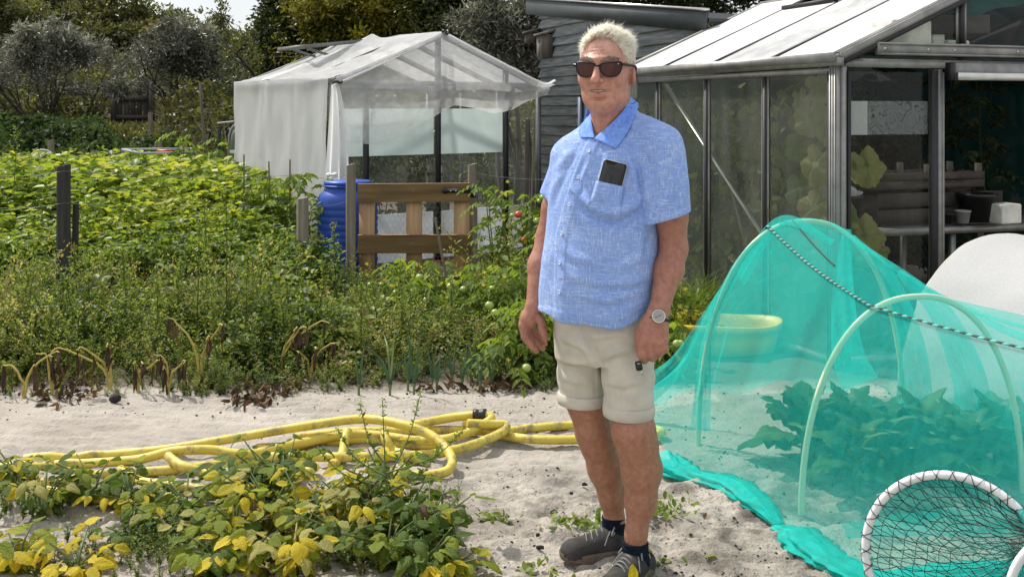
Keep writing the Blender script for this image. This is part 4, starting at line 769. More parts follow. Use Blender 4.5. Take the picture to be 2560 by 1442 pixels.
for a, b in ((0.06, 0.88), (0.93, RWD / 2)):
    pane('gable_pane', [rp(-0.005, a, RE + 0.03), rp(-0.005, b, RE + 0.03), rp(-0.005, b, rroof(b)), rp(-0.005, a, rroof(a))], 'pane_front')
for a, b in ((0.03, 0.70), (0.73, 1.44), (1.48, 2.17), (2.2, 2.89)): pane('pane', [rp(RL, a, 0.06), rp(RL, b, 0.06), rp(RL, b, rroof(b)), rp(RL, a, rroof(a))], 'pane_side')
br_ = MB().bar(rp(2.13, 0.03, 1.72), rp(0.775, 0.03, 0.667), 0.012, 0.035, RW_).build('brace', M['metal'], gr); MB().bar(rp(1.35, 0.10, 1.05), rp(1.0, 0.12, 0.3), 0.012, 0.02, RW_).build('brace', M['cane'], gr)
# frosted film with a rose print stuck on the front pane
m, n, l, out = newmat('rose_film'); d_ = n.new('ShaderNodeBsdfDiffuse'); tp = n.new('ShaderNodeBsdfTransparent'); tcn = n.new('ShaderNodeTexCoord'); mpn = n.new('ShaderNodeMapping'); vo_ = n.new('ShaderNodeTexVoronoi'); vo_.inputs['Scale'].default_value = 9; vo_.feature = 'F1'
wv = n.new('ShaderNodeMath'); wv.operation = 'SINE'; ml = n.new('ShaderNodeMath'); ml.operation = 'MULTIPLY'; ml.inputs[1].default_value = 34; l.new(tcn.outputs['Object'], mpn.inputs['Vector']); nzz = noise(n, l, (1, 1, 1), 14, 2); ad_ = n.new('ShaderNodeMixRGB'); ad_.inputs['Fac'].default_value = 0.08; l.new(mpn.outputs['Vector'], ad_.inputs['Color1']); l.new(nzz.outputs['Color'], ad_.inputs['Color2']); l.new(ad_.outputs['Color'], vo_.inputs['Vector'])
l.new(vo_.outputs['Distance'], ml.inputs[0]); l.new(ml.outputs[0], wv.inputs[0]); rr_ = ramp(n, [(0.86, (0.32, 0.34, 0.33)), (0.95, (0.10, 0.11, 0.11))]); l.new(wv.outputs[0], rr_.inputs['Fac']); l.new(rr_.outputs['Color'], d_.inputs['Color']); mxn = n.new('ShaderNodeMixShader'); mxn.inputs['Fac'].default_value = 0.42; l.new(tp.outputs[0], mxn.inputs[1]); l.new(d_.outputs[0], mxn.inputs[2]); l.new(mxn.outputs[0], out.inputs['Surface']); M['film'] = m
M['film_plain'] = sheer('frosted_strip', (0.62, 0.64, 0.62), 0.7, 0.4, 0.05, 20)
wf = thing('window_film', rp(-0.006, 0.36, 1.37), 'frosted strip with a rose line print on the front pane of the greenhouse', 'window film')
MB().grid(np.array([[rp(-0.006, q, z) for q in (0.19, 0.655)] for z in (1.375, 1.575)])).build('printed_film', M['film'], wf); MB().grid(np.array([[rp(-0.008, q, z) for q in (0.05, 0.205)] for z in (1.375, 1.575)])).build('plain_film', M['film_plain'], wf)

# ---- inside it
M['shade'] = sheer('dark_teal_shade_cloth', (0.006, 0.045, 0.043), 0.985, 0.15, 0.05, 6)
sc_ = thing('shade_cloth', rp(2.7, 2.7, 0), 'dark teal shade cloth hung inside the aluminium greenhouse', 'cloth')
MB().grid(np.array([[rp(2.72 + 0.03 * math.sin(9 * s_), s_, z) for s_ in np.linspace(0.10, 2.85, 36)] for z in (0.1, 0.8, 1.4, 1.78)])).build('hanging', M['shade'], sc_, True); MB().grid(np.array([[rp(t, 2.82 + 0.03 * math.sin(8 * t), z) for t in np.linspace(0.05, 2.75, 30)] for z in (0.1, 0.8, 1.5, 1.85)])).build('hanging', M['shade'], sc_, True)
MB().grid(np.array([[rp(t, s_, rroof(s_) - 0.06 - 0.05 * math.sin(math.pi * t / 2.7)) for s_ in np.linspace(RWD / 2 - 0.25, RWD - 0.05, 12)] for t in np.linspace(0.03, 2.75, 20)])).build('hanging', M['shade'], sc_, True)
cl = []
for q in np.linspace(0, 1, 14): cl.append([rp(0.14 + 0.10 * u, 1.02 + 0.65 * q + 0.1 * u, 1.96 + 0.36 * q + 0.06 * math.sin(q * 5) + 0.30 * u * (1 - 0.5 * q)) for u in np.linspace(0, 1, 8)])
M['tealcloth'] = plain('teal_cloth', (0.012, 0.085, 0.075), 0.9, 0, 0.4, 12)
MB().grid(np.array(cl)).build('folded_cloth', M['tealcloth'], None, True, label='folded teal cloth hanging in the gable of the greenhouse', cat='cloth')
cl = [[rp(0.18 + 0.10 * u, 1.15 + 0.5 * q, 1.93 + 0.20 * q * (1 - u)) for u in np.linspace(0, 1, 5)] for q in np.linspace(0, 1, 8)]; MB().slab(np.array(cl), 0.03).build('black_sheet', M['black'], None, True, label='black plastic sheet folded on the gable shelf', cat='sheet')
# dark climbing plants inside
for i, (t, s_, h) in enumerate(((1.9, 1.3, 1.75), (2.1, 1.8, 1.8), (1.7, 2.2, 1.8), (2.2, 0.9, 1.7), (1.3, 2.45, 1.75), (2.3, 2.4, 1.8))):
    p = rp(t, s_, 0); q = thing('tomato_plant', p, 'tall dark climbing plant inside the aluminium greenhouse, ' + ['middle one', 'behind the middle one', 'right of the middle', 'behind the front pane', 'far right', 'at the back right'][i], 'climbing plant', 'climbing plants in the greenhouse'); so_ = t_tomato(h, 60, 0.36, 0.11); so_.V = [v + p for v in so_.V]; so_.build('foliage', M['lf_dark'], q)
# cucumber vines along the left glass
M['lf_cuc'] = leafmat('cucumber_leaf', [(0.0, (0.03, 0.06, 0.014)), (0.5, (0.09, 0.13, 0.028)), (0.8, (0.19, 0.20, 0.06)), (1.0, (0.28, 0.24, 0.10))], 0.4, sc=5, bump=9)
def lobed(seed):
    r = np.random.default_rng(seed); n_, k_ = 52, 5; th = np.linspace(-np.pi, np.pi, n_, endpoint=False) ; rad = 0.5 * (1 - 0.32 * np.exp(-((np.abs(th) - np.pi) / 0.3) ** 2)) * (1 + 0.055 * np.cos(5 * th)) * (1 + 0.035 * np.cos(17 * th + r.random() * 6)) * (1 + 0.05 * np.cos(th + r.random() * 6)); V = [(0, 0, 0)]
    for j in range(1, k_): 
        f_ = j / (k_ - 1); 
        for i in range(n_): V.append((rad[i] * f_ * math.sin(th[i]), rad[i] * f_ * math.cos(th[i]) + 0.1, 0.05 * f_ * math.cos(5 * th[i]) * f_ - 0.20 * f_ ** 2 * (0.6 + 0.4 * math.cos(th[i])) + 0.035 * math.sin(9 * th[i] + r.random()) * f_ ** 2))
    T = [(0, 1 + i, 1 + (i + 1) % n_) for i in range(n_)]; Q = []
    for j in range(k_ - 2):
        for i in range(n_): a = 1 + j * n_; Q.append((a + i, a + n_ + i, a + n_ + (i + 1) % n_, a + (i + 1) % n_))
    V = np.array(V); rr2 = np.hypot(V[:, 0], V[:, 1] - 0.1); return V, np.array(T), np.array(Q), rr2
CU = []
for q in range(5):
    V, T, Q, rr2 = lobed(50 + q); me = mesh_np('leaf', V, [T, Q], {'v': np.clip(0.38 + 0.11 * q + 0.5 * (rr2 - 0.25), 0, 1)}, True); me.materials.append(M['lf_cuc']); CU.append(me)
def lobed_leaf(root, p, face, dirv, L, k, meshes=CU, name='leaf'):
    nn = nz(np.asarray(face, float)[None])[0]; a = np.asarray(dirv, float); a = a - nn * a.dot(nn); a = a / np.linalg.norm(a); s_ = np.cross(a, nn); o = bpy.data.objects.new(name, meshes[k % len(meshes)]); C.objects.link(o); o.parent = root
    o.matrix_local = Matrix.Translation(Vector(np.asarray(p) - np.array(root.location))) @ Matrix((s_, a, nn)).transposed().to_4x4() @ Matrix.Scale(L, 4)
cv = thing('cucumber_plant', rp(0.3, 0.22, 0), 'cucumber plant with large yellow-green leaves inside the corner of the greenhouse', 'cucumber plant', 'cucumber plants in the greenhouse')
MB().tube(spline([rp(0.3, 0.22, 0), rp(0.32, 0.2, 0.6), rp(0.26, 0.24, 1.1), rp(0.34, 0.2, 1.65)], 16), 0.008, 6).build('vine', M['stem'], cv, True)
for k, (t, s_, z, L) in enumerate(((0.40, 0.07, 1.42, 0.24), (0.22, 0.10, 1.36, 0.22), (0.52, 0.08, 1.25, 0.20), (0.34, 0.07, 1.12, 0.27), (0.15, 0.12, 1.13, 0.20), (0.50, 0.07, 0.98, 0.22), (0.33, 0.07, 0.86, 0.24), (0.16, 0.08, 0.80, 0.26), (0.46, 0.08, 0.66, 0.22), (0.28, 0.07, 0.58, 0.26), (0.12, 0.10, 0.52, 0.22), (0.46, 0.09, 0.42, 0.2), (0.06, 0.22, 1.13, 0.25), (0.06, 0.20, 0.70, 0.28), (0.07, 0.30, 0.62, 0.2), (0.34, 0.08, 1.62, 0.22), (0.55, 0.09, 1.55, 0.16))):
    face = (-RW_ * 1.0 - RU * 0.35 + Z3 * 0.35 + rng.normal(0, 0.25, 3)) if s_ < 0.15 else (-RU * 1.0 - RW_ * 0.2 + Z3 * 0.4); lobed_leaf(cv, rp(t, s_ + 0.03, z + L * 0.3), face, -Z3 + rng.normal(0, 0.35, 3), L, k * 3 % 5 if k % 3 else 4)
vleaf = []
for i, (t, h) in enumerate(((0.95, 1.62), (1.25, 1.5), (1.62, 1.6), (1.95, 1.66), (2.3, 1.6), (2.62, 1.6))):
    c = thing('cucumber_plant', rp(t, 0.2, 0), 'climbing vine behind the side glass, ' + ['in the pane next to the corner pane', 'at the left of that pane', 'in the third pane from the corner', 'in the third pane behind the brace', 'in the pane behind the shoulder of the man', 'in the farthest pane'][i], 'cucumber plant', 'cucumber plants in the greenhouse'); sq = Soup(); R_ = spline([rp(t, 0.2, 0), rp(t + 0.05, 0.16, h * 0.4), rp(t - 0.06, 0.2, h * 0.75), rp(t + 0.04, 0.15, h)], 18); sq.stem(R_, 0.005, 0.5, 5)
    k = 150; u = rng.random(k) ** 0.8; P = np.stack([np.interp(u, np.linspace(0, 1, 18), R_[:, q]) for q in range(3)], -1) + RU * rng.normal(0, 0.16, k)[:, None] + RW_ * (rng.random(k) * 0.25 - 0.1)[:, None] + Z3 * rng.normal(0, 0.05, k)[:, None]; P = P - RW_ * np.minimum(0, ((P - RC) @ RW_) - 0.05)[:, None]
    ll = 0.05 + 0.07 * rng.random(k); V, Q = ovates(P, rand_dirs(k, -0.6), nz(-RW_ + rng.normal(0, 0.5, (k, 3))), ll, ll * 0.85, 0.08, 0.12); sq.add(V, Q, np.clip(0.42 + rng.normal(0, 0.2, k), 0, 1)); sq.build('foliage', M['lf_cuc'], c)
# staging bench and what stands on it
bn = thing('staging_bench', rp(0.55, 1.5, 0), 'grey aluminium staging bench inside the greenhouse', 'bench')
def bp_(s_, o, z): return rp(0.35 + o, s_, z)
for o in (0.0, 0.5): MB().bar(bp_(0.32, o, 0.74), bp_(2.6, o, 0.72), 0.03, 0.045).build('rail', M['alu'], bn)
for s_ in (0.35, 0.62, 1.2, 1.9, 2.55):
    for o in (0.02, 0.48): MB().bar(bp_(s_, o, 0), bp_(s_, o, 0.72), 0.035, 0.03, RU).build('leg', M['alu'], bn)
for o in np.linspace(0.06, 0.44, 5): MB().bar(bp_(0.33, o, 0.757), bp_(2.6, o, 0.737), 0.05, 0.012).build('slat', M['bar_grey'], bn)
def crate(s0, s1, o0, o1, z0, z1, label, mat='wood_darkh', name='crate', lettered=None, posts=True):
    c = thing(name, bp_((s0 + s1) / 2, (o0 + o1) / 2, z0), label, 'crate', 'crates on the bench'); h = z1 - z0
    for o in (o0, o1):
        for q in range(2): MB().bar(bp_(s0, o, z0 + h * (0.22 + 0.5 * q)), bp_(s1, o, z0 + h * (0.22 + 0.5 * q)), 0.012, h * 0.42).build('slat', M[mat], c)
    for s_ in (s0, s1): MB().bar(bp_(s_, o0, z0 + h * 0.45), bp_(s_, o1, z0 + h * 0.45), 0.014, h * 0.85).build('end_board', M[mat], c)
    MB().bar(bp_(s0 + 0.01, (o0 + o1) / 2, z0 + 0.012), bp_(s1 - 0.01, (o0 + o1) / 2, z0 + 0.012), (o1 - o0) * 0.96, 0.012).build('bottom', M[mat], c)
    if posts:
        for s_ in np.linspace(s0 + 0.03, s1 - 0.03, 3):
            for o in (o0 + 0.02, o1 - 0.02): MB().bar(bp_(s_, o, z0 + 0.01), bp_(s_, o, z1 + 0.045), 0.035, 0.03, RU).build('corner_post', M['wood_grey'], c)
    return c
M['letter'] = plain('stencil_black', (0.01, 0.01, 0.01), 0.8, 0, 0.1)
def text_mesh(body, size):
    cu = bpy.data.curves.new('text', 'FONT'); cu.body = body; cu.size = size; cu.extrude = 0; o = bpy.data.objects.new('text_tmp', cu); C.objects.link(o); dg = bpy.context.evaluated_depsgraph_get(); me = bpy.data.meshes.new_from_object(o.evaluated_get(dg)); bpy.data.objects.remove(o); bpy.data.curves.remove(cu)
    V = np.array([v.co[:] for v in me.vertices]); F_ = [tuple(p.vertices) for p in me.polygons]; bpy.data.meshes.remove(me); return V, F_
def put_text(V3, F_, m, parent, name='lettering'):
    base = np.zeros(3); p = parent
    while p is not None: base += np.array(p.location); p = p.parent
    me = bpy.data.meshes.new(name); me.from_pydata([tuple(v) for v in V3 - base], [], F_); return obj(name, me, m, parent)
c1 = crate(0.62, 1.55, 0.10, 0.40, 1.00, 1.115, 'grey wooden crate with stencilled lettering on top of the dark crates', 'wood_darkh')
V, F_ = text_mesh('KOELHUIS KENNEMERLAND', 0.05); put_text(np.array([bp_(0.86 + v[0] * 0.82, 0.092, 1.032 + v[1] * 0.9) for v in V]), F_, M['letter'], c1)
crate(0.66, 1.15, 0.10, 0.40, 0.775, 0.99, 'dark crate below the lettered crate', 'wood_dark', posts=False); crate(1.2, 1.75, 0.14, 0.42, 0.775, 0.98, 'dark crate at the right below the lettered crate', 'wood_dark', posts=False)
def pot(s_, o, z, r, h, label, mat='black'):
    c = bp_(s_, o, z); q = thing('plant_pot', c, label, 'pot', 'pots in the greenhouse'); MB().lathe([(0.0, 0.002), (r * 0.76, 0.0), (r, h * 0.88), (r * 1.06, h * 0.88), (r * 1.06, h), (r * 0.97, h), (r * 0.94, h * 0.9), (0, h * 0.88)], c, 24).build('pot', M[mat], q, True)
pot(0.44, 0.10, 0.775, 0.085, 0.20, 'tall black pot under the crumpled plastic on the bench'); pot(1.14, 0.0, 0.775, 0.045, 0.07, 'small pot in front of the dark crates'); pot(1.26, -0.01, 0.775, 0.05, 0.085, 'small pale pot in front of the dark crates', 'greyplastic'); pot(1.42, 0.03, 0.775, 0.12, 0.19, 'large dark pot at the right edge on the bench')
def lump(c, r, seed, n_=26, amp=0.3): 
    th = np.linspace(0, 2 * np.pi, n_); ph = np.linspace(-np.pi / 2, np.pi / 2, 16); TH, PH = np.meshgrid(th, ph, indexing='ij'); f_ = 1 + amp * (fbm(TH * 2.0 + seed, PH * 3 + seed, 4, seed) - 0.45) * 2; f_[-1] = f_[0]
    return np.stack([c[0] + r[0] * f_ * np.cos(TH) * np.cos(PH), c[1] + r[1] * f_ * np.sin(TH) * np.cos(PH), c[2] + r[2] * f_ * np.sin(PH)], -1)
M['bag'] = sheer('clear_plastic_bag', (0.6, 0.6, 0.58), 0.62, 0.4, 0.25, 16); MB().grid(lump(bp_(0.36, 0.16, 0.99), (0.17, 0.12, 0.055), 5)).build('plastic_bag', M['bag'], None, True, label='crumpled clear plastic over the tall black pot', cat='plastic bag')
def foam(c, ax, ay, az, h3, label, name='foam_block', mat='foam'):
    o = MB().box(c, ax, ay, az, *h3).build(name, M[mat], None, label=label, cat='foam block', group='foam blocks in the greenhouse'); b_ = o.modifiers.new('bevel', 'BEVEL'); b_.width = 0.012; b_.segments = 3; return o
foam(bp_(1.52, -0.1, 0.84), RW_, RU, Z3, (0.085, 0.07, 0.065), 'pale block of foam on the bench at the right edge')
fb = foam(rp(0.16, 0.60, 2.0), RW_, RU, Z3, (0.15, 0.10, 0.075), 'big dirty white foam box on the gable shelf'); foam(rp(0.20, 0.86, 1.965), RW_, RU, Z3, (0.05, 0.08, 0.04), 'small beige foam piece right of the big foam box'); foam(rp(0.16, 1.0, 1.945), RW_, RU, Z3, (0.09, 0.06, 0.016), 'flat white foam strip under the old plank')
MB().box(rp(0.12, 0.99, 2.06), nz((RW_ * 1 + Z3 * 0.04)[None])[0], RU, Z3, 0.27, 0.012, 0.06).build('old_plank', M['wood_darkh'], None, label='old brown plank leaning in the gable of the greenhouse', cat='plank'); MB().box(rp(0.25, 0.98, 1.905), RW_, RU, Z3, 0.62, 0.16, 0.012).build('gable_shelf', M['wood_darkh'], None, label='wooden shelf in the gable behind the aluminium beam', cat='shelf')
# weeds between the sand and the fence, beyond counting
sp = Soup()
k = 3000; d = 5.45 + 3.1 * rng.random(k); xp = -80 + 1830 * rng.random(k); x = (xp - 1280) * d / F
front = 5.52 + 0.30 * sm(780, 900, xp) * (1 - 0.6 * sm(1250, 1330, xp)) - 0.08 * sm(400, 0, xp) + 0.55 * (fbm(x * 2.6, x * 0 + 2, 3, 8) - 0.45); ok = (d > front) & ~((xp > 1660) & (d < 6.6)) & ~((xp > 1480) & (d > 6.8))
x, d, xp, front = x[ok], d[ok], xp[ok], front[ok]; k = len(x); which = np.clip((fbm(x * 1.5, d * 1.5, 3, 12) * 10.5 - 1.6 + rng.normal(0, 1.1, k)).astype(int), 0, 6)
size = (0.34 + 0.78 * sm(0, 1.0, d - front)) * (0.6 + 0.75 * rng.random(k)) * (1 + 0.4 * (fbm(x * 1.6, d * 1.6, 3, 13) - 0.45) * 2); dv = (fbm(x * 2.2, d * 2.2, 3, 14) - 0.50) * 0.85 + rng.normal(0, 0.10, k)
size *= 1 - 0.45 * sm(860, 930, xp) * sm(6.4, 7.0, d) * (1 - sm(1200, 1260, xp)) - 0.3 * sm(760, 800, xp) * (1 - sm(860, 930, xp)) * sm(6.6, 7.2, d)
for j in range(7):
    q = which == j
    sp.scatter(weeds[j], np.stack([x[q], d[q], gh(x[q], d[q]) - 0.01], -1), size[q], rng.random(q.sum()) * 6.283, dv[q], 0.22)
sp.build('weeds', M['lf_weed'], kind='stuff', label='tangled green and browning weeds between the sand and the fence', cat='weeds')
k = 1500; xp = -60 + 1400 * rng.random(k); d = 5.28 + 0.55 * rng.random(k); x = (xp - 1280) * d / F; ok = (fbm(x * 3, d * 3, 3, 51) + 0.25 * (d - 5.5) > 0.44) & ~((xp > 820) & (d < 5.6)); x, d = x[ok], d[ok]; k = len(x); sp = Soup()
P = np.stack([x, d, gh(x, d) + 0.004 + 0.03 * rng.random(k)], -1); ll = 0.025 + 0.045 * rng.random(k); V, Q = ovates(P, rand_dirs(k, 0.1), rand_dirs(k, 0.6), ll, ll * 0.45, 0.3, 0.3); sp.add(V, Q, rng.random(k) * 0.9); sp.build('leaf_litter', M['lf_dead'], kind='stuff', label='brown dead leaves littering the edge of the weeds', cat='leaf litter')
# yellow-green bean bed behind the fence
sp = Soup(); k = 950; d = 7.75 + 5.6 * rng.random(k); xp = -120 + 960 * rng.random(k); lim = 800 - 130 * sm(8.3, 9.3, d); ok = xp < lim; d, xp = d[ok], xp[ok]; x = (xp - 1280) * d / F; k = len(x)
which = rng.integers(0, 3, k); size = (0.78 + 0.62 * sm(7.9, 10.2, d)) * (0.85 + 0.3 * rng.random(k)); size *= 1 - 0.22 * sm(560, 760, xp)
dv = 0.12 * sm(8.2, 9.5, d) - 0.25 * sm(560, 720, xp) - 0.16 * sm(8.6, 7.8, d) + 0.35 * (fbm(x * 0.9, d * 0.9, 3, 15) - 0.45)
for j in range(3):
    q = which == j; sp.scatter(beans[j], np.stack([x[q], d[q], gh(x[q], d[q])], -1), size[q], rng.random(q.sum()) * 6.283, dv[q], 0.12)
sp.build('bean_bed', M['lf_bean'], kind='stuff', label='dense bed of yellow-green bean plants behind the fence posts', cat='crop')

# ================================================================ tomato plants
def tomato_plant(xp, d, h, label, n=27, w=0.22, fruit=4, ripe=0, flowers=5, L=0.075):
    n = int(n * 1.55); L *= 1.1
    x = (xp - 1280) * d / F; z = float(gh(x, d)); root = thing('tomato_plant', (x, d, z), label, 'tomato plant', 'tomato plants')
    s = t_tomato(h, n, w, L); s.V = [v + np.array((x, d, z)) for v in s.V]; s.build('foliage', M['lf_tom'], root)
    for k in range(fruit + ripe):
        a = rng.random() * 6.283; u = 0.3 + 0.6 * rng.random(); c = np.array((x + w * 0.55 * math.cos(a), d - w * (0.35 + 0.3 * rng.random()), z + h * u))
        ball(c, 0.017 + 0.014 * rng.random()).build('tomato', M['tomato_red' if k >= fruit else 'tomato_green'], root, True)
    s = Soup()
    for k in range(flowers):
        a = rng.random() * 6.283; c = np.array((x + w * 0.7 * math.cos(a), d - w * 0.6 * rng.random(), z + h * (0.45 + 0.55 * rng.random()))); A = nz(np.stack([np.cos(np.arange(5) * 1.257), -0.5 * np.ones(5), np.sin(np.arange(5) * 1.257)], -1))
        V, T = kites(np.repeat(c[None], 5, 0), A, np.tile((0, -1.0, 0.3), (5, 1)), np.full(5, 0.018), np.full(5, 0.009)); s.add(V, T, 0.5)
        o = put('flower', V, [T], M['petal'], root)
    return root
tomato_plant(1235, 7.9, 0.95, 'tall tomato plant just right of the gate post', 36, 0.24, 3)
tomato_plant(1320, 7.7, 1.02, 'tall tomato plant with pale green fruit beside the right arm of the man', 40, 0.26, 6, 2)
tomato_plant(1385, 7.3, 0.85, 'tomato plant mostly hidden behind the forearm of the man', 33, 0.24, 3, 1)
tomato_plant(975, 7.6, 0.42, 'low tomato plant in front of the left half of the gate', 33, 0.24, 3)
tomato_plant(1100, 7.4, 0.44, 'tomato plant with a leaning cane in front of the gate', 36, 0.26, 5)
tomato_plant(1180, 7.1, 0.42, 'low tomato plant below the hinge side of the gate', 33, 0.26, 4, 1)
tomato_plant(1040, 7.0, 0.38, 'low sprawling tomato plant below the middle of the gate', 33, 0.26, 4)
tomato_plant(1280, 6.6, 0.52, 'sprawling tomato plant left of the right hand of the man', 36, 0.28, 3, 1)
tomato_plant(1345, 6.05, 0.42, 'tomato plant with trailing leaves at the sand beside the shorts', 33, 0.26, 2, 0, 3, 0.085)
tomato_plant(1290, 5.85, 0.26, 'small trailing tomato plant at the edge of the sand right of the leeks', 18, 0.24, 1, 0, 2, 0.085)
tomato_plant(1652, 5.95, 0.24, 'low tomato plant at the sand between the shorts and the yellow tub', 24, 0.20, 3, 0, 3)
tomato_plant(1683, 6.3, 0.50, 'yellowing plant at the left end of the yellow tub', 15, 0.12, 0, 0, 5)
tomato_plant(470, 12.2, 1.25, 'tall bean plant on stakes left of the thin pole behind the bean bed', 36, 0.26, 0, 0, 0, 0.1)
tomato_plant(540, 11.6, 1.15, 'leafy plant on stakes between the thin pole and the green gas bottle', 36, 0.3, 0, 0, 0, 0.1)
tomato_plant(650, 9.4, 0.98, 'leafy plant before the left part of the white netting wall', 36, 0.26, 0, 0, 0, 0.09)
tomato_plant(715, 9.2, 0.92, 'leafy plant before the middle of the white netting wall', 33, 0.26, 0, 0, 0, 0.09)
tomato_plant(785, 9.15, 0.95, 'leafy plant before the drawn-back white netting left of the barrel', 33, 0.24, 0, 0, 0, 0.09)
for xp, d, zt, ln, where in ((610, 9.3, 1.12, 0.0, 'left part of the white netting'), (672, 9.3, 1.06, 0.03, 'middle of the white netting'), (725, 9.2, 1.08, 0.0, 'right part of the white netting'),
                          (395, 12.6, 1.0, 0.0, 'far end of the bean bed'), (520, 11.7, 1.1, -0.12, 'leafy stake plants')):
    a = px(xp, 500, d); MB().tube([(a[0] + ln, d, -0.05), (a[0], d, zt)], 0.007, 6).build('plant_stake', M['cane'], None, True, label='thin plant stake standing before the ' + where, cat='stake', group='plant stakes')

# ================================================================ leeks on the sand
M['leek'] = leafmat('leek_leaf', [(0.0, (0.035, 0.075, 0.04)), (0.6, (0.08, 0.145, 0.075)), (1.0, (0.30, 0.33, 0.12))], 0.2, (1.1, 1.2, 0.8))
def blade(s, base, dirv, L, w, bend, v, n=7):
    dirv = nz(np.array(dirv, float)[None])[0]; side = nz(np.cross(dirv, (0, 1.0, 0.2))[None])[0]; t = np.linspace(0, 1, n)[:, None]
    hor = np.array((dirv[0], dirv[1], 0)); hor = hor / (np.linalg.norm(hor) + 1e-6); P = np.asarray(base) + dirv * L * t + hor * bend * L * t ** 2.4 - np.array((0, 0, 1)) * bend * L * 0.7 * t ** 3
    W = (w * (1 - t ** 2.2) + 0.0006); up = np.cross(side, dirv) * 0.3; G = np.stack([P - side * W * 0.5 + up * W, P, P + side * W * 0.5 + up * W], 1)
    mb = MB().grid(G); s.add(np.concatenate(mb.V), np.concatenate(mb.Q), v)
leeks = [(897, 985, 0.30), (975, 985, 0.42), (1020, 975, 0.26), (1035, 985, 0.42), (1080, 968, 0.24), (1092, 975, 0.22), (1130, 958, 0.34), (1155, 970, 0.26), (1200, 972, 0.20), (1228, 965, 0.18), (1180, 945, 0.34)]
for i, (xp, yp, h) in enumerate(leeks):
    d = gd(yp); P = px(xp, yp, d); P[2] = gh(P[0], P[1]); s = Soup(); s.stem([P - (0, 0, 0.02), P + (0, 0, 0.06)], 0.007, 0.75, 6)
    for j in range(5):
        a = (j % 2) * 3.14 + rng.normal(0, 0.5); blade(s, P + (0, 0, 0.03), (0.10 * math.cos(a), 0.07 * math.sin(a), 1), h * (0.55 + 0.5 * rng.random()), 0.012, (0.4 if rng.random() > 0.75 else 0.02) * (1 + rng.random()), np.clip(0.45 + rng.normal(0, 0.15), 0, 1))
    s.build('leek', M['leek'], None, True, label=['leftmost leek of the row on the sand', 'second leek from the left, tall and upright', 'short leek left of the broad tall one', 'broad tall leek in the middle of the row', 'thin leek just right of the broad tall one', 'short thin leek, sixth from the left', 'upright leek in front of the dark weeds', 'leek with bent yellowing tip right of the upright one', 'small leek near the right end of the row', 'smallest leek at the right end of the row', 'leek set back against the weeds at the right'][i], cat='leek', group='row of leeks')

# ================================================================ dead potato haulms along the edge of the sand
def haulm(xp, yp, h, dirx, label, drop=4):
    d = gd(yp + 14); P = px(xp, yp + 14, d); P[2] = gh(P[0], P[1]); root = thing('dead_potato_plant', P, label, 'dead plant', 'withered potato plants')
    for k in range(3):
        a = dirx + rng.normal(0, 0.5); hh = h * (0.6 + 0.5 * rng.random()); e = P + np.array((a * hh * 0.7, -0.1 * rng.random(), hh)); Q = spline([P, P + np.array((a * hh * 0.15, 0, hh * 0.55)), e, e + np.array((a * 0.35 + rng.normal(0, 0.15), -0.2, -0.10 + 0.2 * rng.random())) * hh * 0.5], 9) + rng.normal(0, 0.004, (9, 3))
        MB().tube(Q, np.linspace(0.008, 0.003, 9), 6).build('stalk', M['stem_dry'], root, True)
        for j in range(drop):
            q = Q[rng.integers(4, 9)]; L = 0.07 + 0.09 * rng.random(); kk = 3; t = np.linspace(0, 1, 6); ph = rng.random() * 6; w = 0.008 + 0.011 * rng.random()
            G = np.stack([np.stack([q[0] + w * np.sin(np.pi * t) * sgn * (0.6 + 0.4 * np.sin(5 * t + ph)), q[1] + 0.01 * np.sin(6 * t + ph) + 0.008 * abs(sgn), q[2] - L * t + 0 * t], -1) for sgn in (-1, 0, 1)], 1)
            mb = MB().grid(G); put('withered_leaf', np.concatenate(mb.V), mb.Q, M['lf_dead'], root, {'v': np.full(18, 0.7 * rng.random())}, True)
for xp, yp, h, dx, lb in ((60, 985, 0.22, 0.3, 'withered potato plant at the far left with a yellow forked stalk'), (130, 978, 0.20, 0.4, 'withered potato plant second from the left'), (275, 965, 0.30, -0.4, 'withered potato plant with a tall arching pale stalk'), (345, 972, 0.17, 0.6, 'withered potato plant with a low bent yellow stalk'),
                       (500, 955, 0.34, -0.1, 'withered potato plant with dark hanging leaves and an upright stalk'), (700, 925, 0.28, 0.6, 'withered potato plant with a forked stalk leaning right'), (775, 930, 0.24, 0.2, 'withered plant with one long brown leaf left of the leeks'), (420, 978, 0.2, 0.2, 'withered potato plant of dark crumpled leaves')):
    haulm(xp, yp, h, dx, lb)

